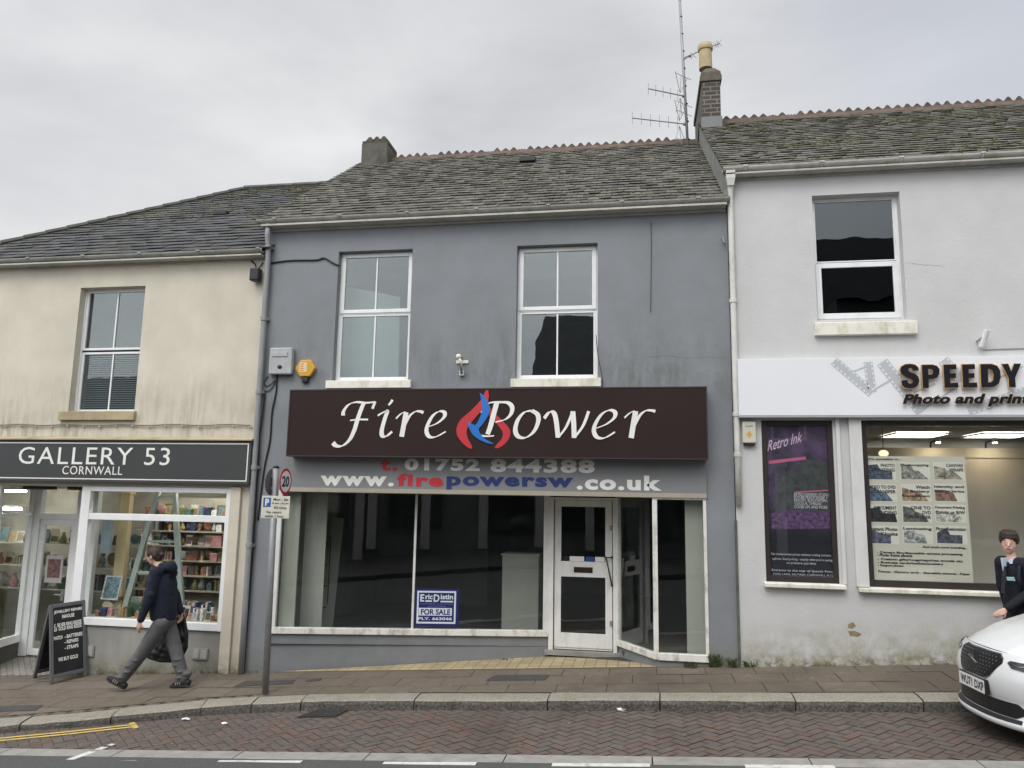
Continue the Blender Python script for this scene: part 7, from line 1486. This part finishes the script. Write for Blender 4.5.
# side bodies with wheel arches
for sg in (-1, 1):
    mb = MB(); arch = lambda xc: [(xc+.37*math.cos(a), .32+.37*math.sin(a)) for a in [math.pi-math.pi*k/10 for k in range(11)]]
    low = [(.545, .22)]+arch(.93)+[(1.3, .2), (3.2, .2)]+arch(3.56)+[(3.95, .22), (4.25, .3)]
    topl = [(4.3, .98), (3.6, .97), (2.4, .94), (1.45, .915), (1.25, .885), (.8, .80), (.545, .715)]
    poly = low+topl; mb.add([cw(x, sg*(.90-.05*max(0, (z-.6))), z) for x, z in poly]+[cw(x, sg*.82, z) for x, z in poly], [tuple(range(len(poly))), tuple(range(2*len(poly)-1, len(poly)-1, -1))]+[(k, (k+1) % len(poly), len(poly)+(k+1) % len(poly), len(poly)+k) for k in range(len(poly))])
    o = mb.build('side_panel', mCar, car); bm = bmesh.new(); bm.from_mesh(o.data); bmesh.ops.triangulate(bm, faces=bm.faces); bm.to_mesh(o.data); bm.free()
    for xa, xb in ((1.32, 2.35), (2.36, 3.2)): mb = MB(); mb.add([cw(x, sg*(.905-.05*max(0, (z-.6))), z) for x, z in ((xa, .27), (xb, .27), (xb, .90), (xa, .885))], [(0, 1, 2, 3)]); dr = mb.build('door', mCar, car); mb = MB(); mb.tube([cw(xb-.25, sg*.905, .80), cw(xb-.24, sg*.925, .80), cw(xb-.08, sg*.925, .805), cw(xb-.07, sg*.905, .805)], .012, 6); mb.build('handle', mCar, dr)
    for xc in (.93, 3.56):
        c = cw(xc, sg*.80, .315); ax = cside*sg
        mb = MB(); mb.lathe(c-ax*.11, [(.20, 0), (.30, .005), (.315, .03), (.315, .18), (.30, .205), (.22, .215)], 32, ax); wh = mb.build('wheel', mTyre, car, smooth=True)
        mb = MB(); mb.lathe(c+ax*.06, [(.215, .0), (.225, .04), (.20, .045), (.19, .02), (.02, .02)], 28, ax)
        for k in range(5):
            a = 2*math.pi*k/5; e1 = Vector((0, 0, 1)); e2 = ax.cross(e1).normalized(); dr_ = e1*math.cos(a)+e2*math.sin(a); pe_ = e1*-math.sin(a)+e2*math.cos(a); p = c+ax*.085; mb.hexa([p+dr_*.03-pe_*.03, p+dr_*.03+pe_*.03, p+dr_*.21+pe_*.045, p+dr_*.21-pe_*.045]+[v+ax*.02 for v in (p+dr_*.03-pe_*.03, p+dr_*.03+pe_*.03, p+dr_*.21+pe_*.045, p+dr_*.21-pe_*.045)])
        mb.build('rim', M('alloy', (.42, .43, .44), .3, .05, bump_s=0, metal=.8) if 'alloy' not in bpy.data.materials else bpy.data.materials['alloy'], wh)
    mb = MB(); mb.ball(cw(1.42, sg*1.0, .98), .1, (.8, 1.1, .7), 12, 8); mb.cap(cw(1.42, sg*.88, .93), cw(1.42, sg*.96, .96), .03, .04, 8); mb.build('wing_mirror', mCar, car, smooth=True)
# cabin
gh = [(1.20, .78, .95), (2.05, .60, 1.30), (2.5, .59, 1.33), (3.3, .58, 1.31), (3.85, .56, 1.24), (4.2, .72, .97)]
mb = MB(); vs = []; n = len(gh)
for x, y, z in gh: vs += [cw(x, -y, z-.02), cw(x, -y*.5, z+.01), cw(x, 0, z+.018), cw(x, y*.5, z+.01), cw(x, y, z-.02)]
mb.add(vs, [(i*5+j, i*5+j+1, i*5+j+6, i*5+j+5) for i in range(1, n-2) for j in range(4)]); mb.build('roof', mCar, car, smooth=True)
mb = MB(); mb.add(vs, [(i*5+j, i*5+j+1, i*5+j+6, i*5+j+5) for i in (0, n-2) for j in range(4)]); mb.build('windscreen', mGlsD, car, smooth=True)
for sg in (-1, 1):
    lower = [cw(1.2, sg*.80, .90), cw(2.4, sg*.85, .93), cw(3.6, sg*.84, .97), cw(4.15, sg*.76, .975)]; upper = [cw(1.2, sg*.785, .91), cw(2.05, sg*.60, 1.28), cw(2.5, sg*.59, 1.31), cw(3.3, sg*.58, 1.29), cw(3.85, sg*.56, 1.22), cw(4.2, sg*.72, .95)]
    mb = MB(); mb.add(lower+upper[::-1], [tuple(range(len(lower)+len(upper)))]); o = mb.build('side_window', mGlsD, car); bm = bmesh.new(); bm.from_mesh(o.data); bmesh.ops.triangulate(bm, faces=bm.faces); bm.to_mesh(o.data); bm.free()
    mb = MB(); mb.add([cw(1.2, sg*.80, .90), cw(4.2, sg*.76, .975), cw(4.2, sg*.86, .96), cw(2.4, sg*.88, .925), cw(1.2, sg*.87, .89)], [(0, 1, 2, 3, 4)]); mb.build('shoulder', mCar, car)
mb = MB(); sheet(mb, lambda y, z: cw(4.25+.1*(1-(y/.9)**2)-.1*max(0, z-.8), y, z), [-.9+.15*k for k in range(13)], [.25, .4, .6, .8, .98]); mb.build('tailgate', mCar, car, smooth=True)
mb = MB(); mb.add([cw(.5, -.85, .17), cw(4.25, -.85, .2), cw(4.25, .85, .2), cw(.5, .85, .17)], [(0, 1, 2, 3)]); mb.add([cw(.12, -.5, .165), cw(.5, -.85, .17), cw(.5, .85, .17), cw(.12, .5, .165)], [(0, 1, 2, 3)]); mb.add([cw(.56, -.81, .2), cw(.56, .81, .2), cw(.56, .81, .62), cw(.56, -.81, .62)], [(0, 1, 2, 3)]); mb.build('underside', mBlack, car)
# front details laid on the bumper surface
def fpatch(poly, off, mat, name, parent=car, n=10, smooth=True):
    # polygon in (y,z) projected on the nose; poly is a quad strip: list of (left(y,z), right(y,z)) rows from bottom to top
    mb = MB(); rows = []
    for i in range(len(poly)-1):
        for q in range(4):
            t = q/4; l = [poly[i][0][k]+(poly[i+1][0][k]-poly[i][0][k])*t for k in (0, 1)]; r = [poly[i][1][k]+(poly[i+1][1][k]-poly[i][1][k])*t for k in (0, 1)]; rows.append((l, r))
    rows.append(poly[-1]); b = len(mb.v)
    for l, r in rows:
        for k in range(n+1): y = l[0]+(r[0]-l[0])*k/n; z = l[1]+(r[1]-l[1])*k/n; mb.v.append(cw(fx_(y, z)-off, y, z))
    m_ = n+1
    for i in range(len(rows)-1):
        for k in range(n): mb.f.append((i*m_+k, i*m_+k+1, (i+1)*m_+k+1, (i+1)*m_+k))
    return mb.build(name, mat, parent, smooth=smooth)
G = [((-.20, .535), (.20, .535)), ((-.26, .56), (.26, .56)), ((-.365, .672), (.365, .672)), ((-.355, .70), (.355, .70)), ((-.30, .728), (.30, .728))]
fpatch([((-.21, .526), (.21, .526)), ((-.27, .552), (.27, .552)), ((-.38, .672), (.38, .672)), ((-.368, .706), (.368, .706)), ((-.305, .735), (.305, .735))], .004, mChr, 'grille_surround')
grl = fpatch(G, .008, mGrl, 'grille')
mb = MB()
for i in range(7):
    z = .55+.026*i; hw = interp([(.535, .20), (.672, .36), (.73, .30)], z); k = -12
    while k <= 12:
        y = (k+.5*(i % 2))*.048
        if abs(y) < hw-.03 and abs(y) > .06: c = cw(fx_(y, z)-.012, y, z); mb.hexa([c+cside*-.010, c+Vector((0, 0, -.007)), c+cside*.010, c+Vector((0, 0, .007))]+[v-cback*.004 for v in (c+cside*-.010, c+Vector((0, 0, -.007)), c+cside*.010, c+Vector((0, 0, .007)))])
        k += 1
mb.build('grille_mesh', M('dark_chrome', (.20, .20, .21), .3, .05, bump_s=0, metal=.8), grl)
fe = Frame(cw(fx_(0, .64)-.02, 0, .64), cside, Vector((0, 0, 1))-cback*.35); fe.n = -cback
mb = MB(); 
for pol in ([(-.05, .05), (.05, .05), (.05, .026), (-.022, .026), (-.022, .006), (-.05, .02)], [(.05, -.05), (-.05, -.05), (-.05, -.026), (.022, -.026), (.022, -.006), (.05, -.02)], [(-.05, .016), (.020, -.024), (.05, -.016), (-.020, .024)]): mb.prism(fe, pol, 0, .010)
mb.build('emblem', mChr, car)
zpl = .47; xpl = fx_(0, zpl)-.035; fpz = Frame(cw(xpl, -.235, zpl-.057), cside, (0, 0, 1)); fpz.n = -cback
mb = MB(); mb.pbox(fpz, -.008, .478/1.0*CSC, -.006, .120, -.045, -.004); mb.build('plate_holder', mBlack, car)
mb = MB(); mb.pbox(fpz, 0, .47*CSC, 0, .112, -.003, .003); npz = mb.build('number_plate', flat('plate_white', (.70, .70, .69), .35), car)
text_on(fpz, 'WU71 DXP', .03, .435, .018, .094, .0035, mSgB, npz, bold=.03, thick=.0008)
fpatch([((-.50, .275), (.50, .275)), ((-.62, .33), (.62, .33)), ((-.52, .385), (.52, .385))], .006, mGrl, 'lower_intake', n=16)
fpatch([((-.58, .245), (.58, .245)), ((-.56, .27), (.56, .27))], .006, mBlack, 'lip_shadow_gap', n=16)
for sg in (-1, 1):
    fpatch([((sg*.60, .30), (sg*.80, .33)), ((sg*.62, .36), (sg*.82, .42))], .008, mGrl, 'fog_lamp_recess')
    hl = fpatch([((sg*.49, .650), (sg*.80, .628)), ((sg*.43, .684), (sg*.86, .668)), ((sg*.45, .700), (sg*.885, .700))], .010, mLens, 'headlight')
    mb = MB(); mb.tube([cw(fx_(sg*.46, .684)-.011, sg*.46, .684), cw(fx_(sg*.56, .668)-.011, sg*.56, .668), cw(fx_(sg*.62, .680)-.011, sg*.62, .680), cw(fx_(sg*.80, .674)-.011, sg*.80, .674)], .006, 6); mb.build('lamp_reflector', mChr, hl, smooth=True)

# ================================================================== THE OTHER SIDE OF THE STREET (seen mirrored in the glass)
def far_house(name, label, x0, x1, y, h, rise, wcol, roofm, cols_, shopc):
    g = zr((x0+x1)/2, -8)+.12; o = thing(name, label, 'shop building', ((x0+x1)/2, y, g)); mw = M(name+'_wall_%d' % int(x0), wcol, .9, .15, 2); mw2 = M(name+'_shop_%d' % int(x0), shopc, .6, .2, 2)
    mb = MB(); mb.box(x0, x1, y-8, y, g-2, g+h); mb.build('wall', mw, o)
    mb = MB(); mb.add([(x0, y+.2, g+h), (x1, y+.2, g+h), (x1, y-4, g+h+rise), (x0, y-4, g+h+rise), (x0, y-8.2, g+h), (x1, y-8.2, g+h)], [(0, 1, 2, 3), (3, 2, 5, 4), (0, 3, 4), (1, 5, 2)]); mb.build('roof', roofm, o)
    n = max(2, int((x1-x0)/2.6)); 
    for k in range(n):
        xc = x0+(x1-x0)*(k+.5)/n; mb = MB(); mb.box(xc-.5, xc+.5, y+.002, y+.05, g+h-2.0, g+h-.5); f = mb.build('window', mUPVC, o); mb = MB(); mb.box(xc-.43, xc+.43, y+.052, y+.06, g+h-1.93, g+h-.57); mb.build('pane', mGlsD, f)
        mb = MB(); mb.box(xc-.95, xc+.95, y+.002, y+.08, g+.5, g+2.5); f = mb.build('shop_window', mw2, o); mb = MB(); mb.box(xc-.85, xc+.85, y+.082, y+.09, g+.6, g+2.4); mb.build('pane', mGlsD, f)
    for k in range(cols_): xc = x0+(x1-x0)*k/(cols_-1); xc = min(max(xc, x0+.2), x1-.2); mb = MB(); mb.box(xc-.14, xc+.14, y+.002, y+.22, g, g+2.7); mb.box(xc-.19, xc+.19, y+.002, y+.28, g+2.7, g+2.85); mb.build('pilaster', M('pale_stone_%d_%d' % (int(x0), k), (.62, .60, .56), .8), o)
    mb = MB(); mb.box(x0+.05, x1-.05, y+.002, y+.24, g+2.86, g+3.35); mb.build('fascia', mw2, o)
mFarR = M('far_slate', (.034, .037, .043), .8, .6, 7, bs=20, bump_s=.8)
far_house('opposite_house', 'dark stone shop row across the street mirrored in the right upper window', -3.5, 6.0, -13, 5.5, 3.0, (.17, .17, .17), mFarR, 6, (.06, .06, .065))
far_house('opposite_house', 'taller grey shop building across the street mirrored in the white house window', 6.0, 17, -13, 7.1, 3.4, (.12, .12, .12), mFarR, 4, (.05, .045, .045))
far_house('opposite_house', 'low pale shop across the street mirrored in the left upper window', -14.5, -3.5, -13, 4.3, 1.9, (.20, .20, .19), mFarR, 5, (.07, .075, .08))
far_house('opposite_house', 'dark slate roofed house across the street mirrored in the gallery upper window', -27, -14.5, -13, 5.6, 2.2, (.13, .125, .12), mFarR, 4, (.06, .06, .06))

random.seed(77)
for par, pl_, pts_ in ((grey, F0, [(648, 357), (668, 356), (690, 358), (712, 357), (729, 358)]), (white, PW0, [(905, 263), (925, 265), (948, 266)])):
    P2 = [Vector(pl_.at(*p)) for p in pts_]; out = []
    for a, b_ in zip(P2, P2[1:]): out += [a+(b_-a)*(k/6)+Vector((random.uniform(-.008, .008), random.uniform(-.008, .008))) for k in range(6)]
    mb = MB()
    for a, b_ in zip(out, out[1:]): n_ = Vector((-(b_-a).y, (b_-a).x)).normalized()*random.uniform(.0006, .0016); mb.add([pl_.P(*(a-n_), .0022), pl_.P(*(b_-n_), .0022), pl_.P(*(b_+n_), .0022), pl_.P(*(a+n_), .0022)], [(0, 1, 2, 3)])
    mb.build('crack', bpy.data.materials.get('crack_grime') or flat('crack_grime', (.15, .155, .155), .9), par)
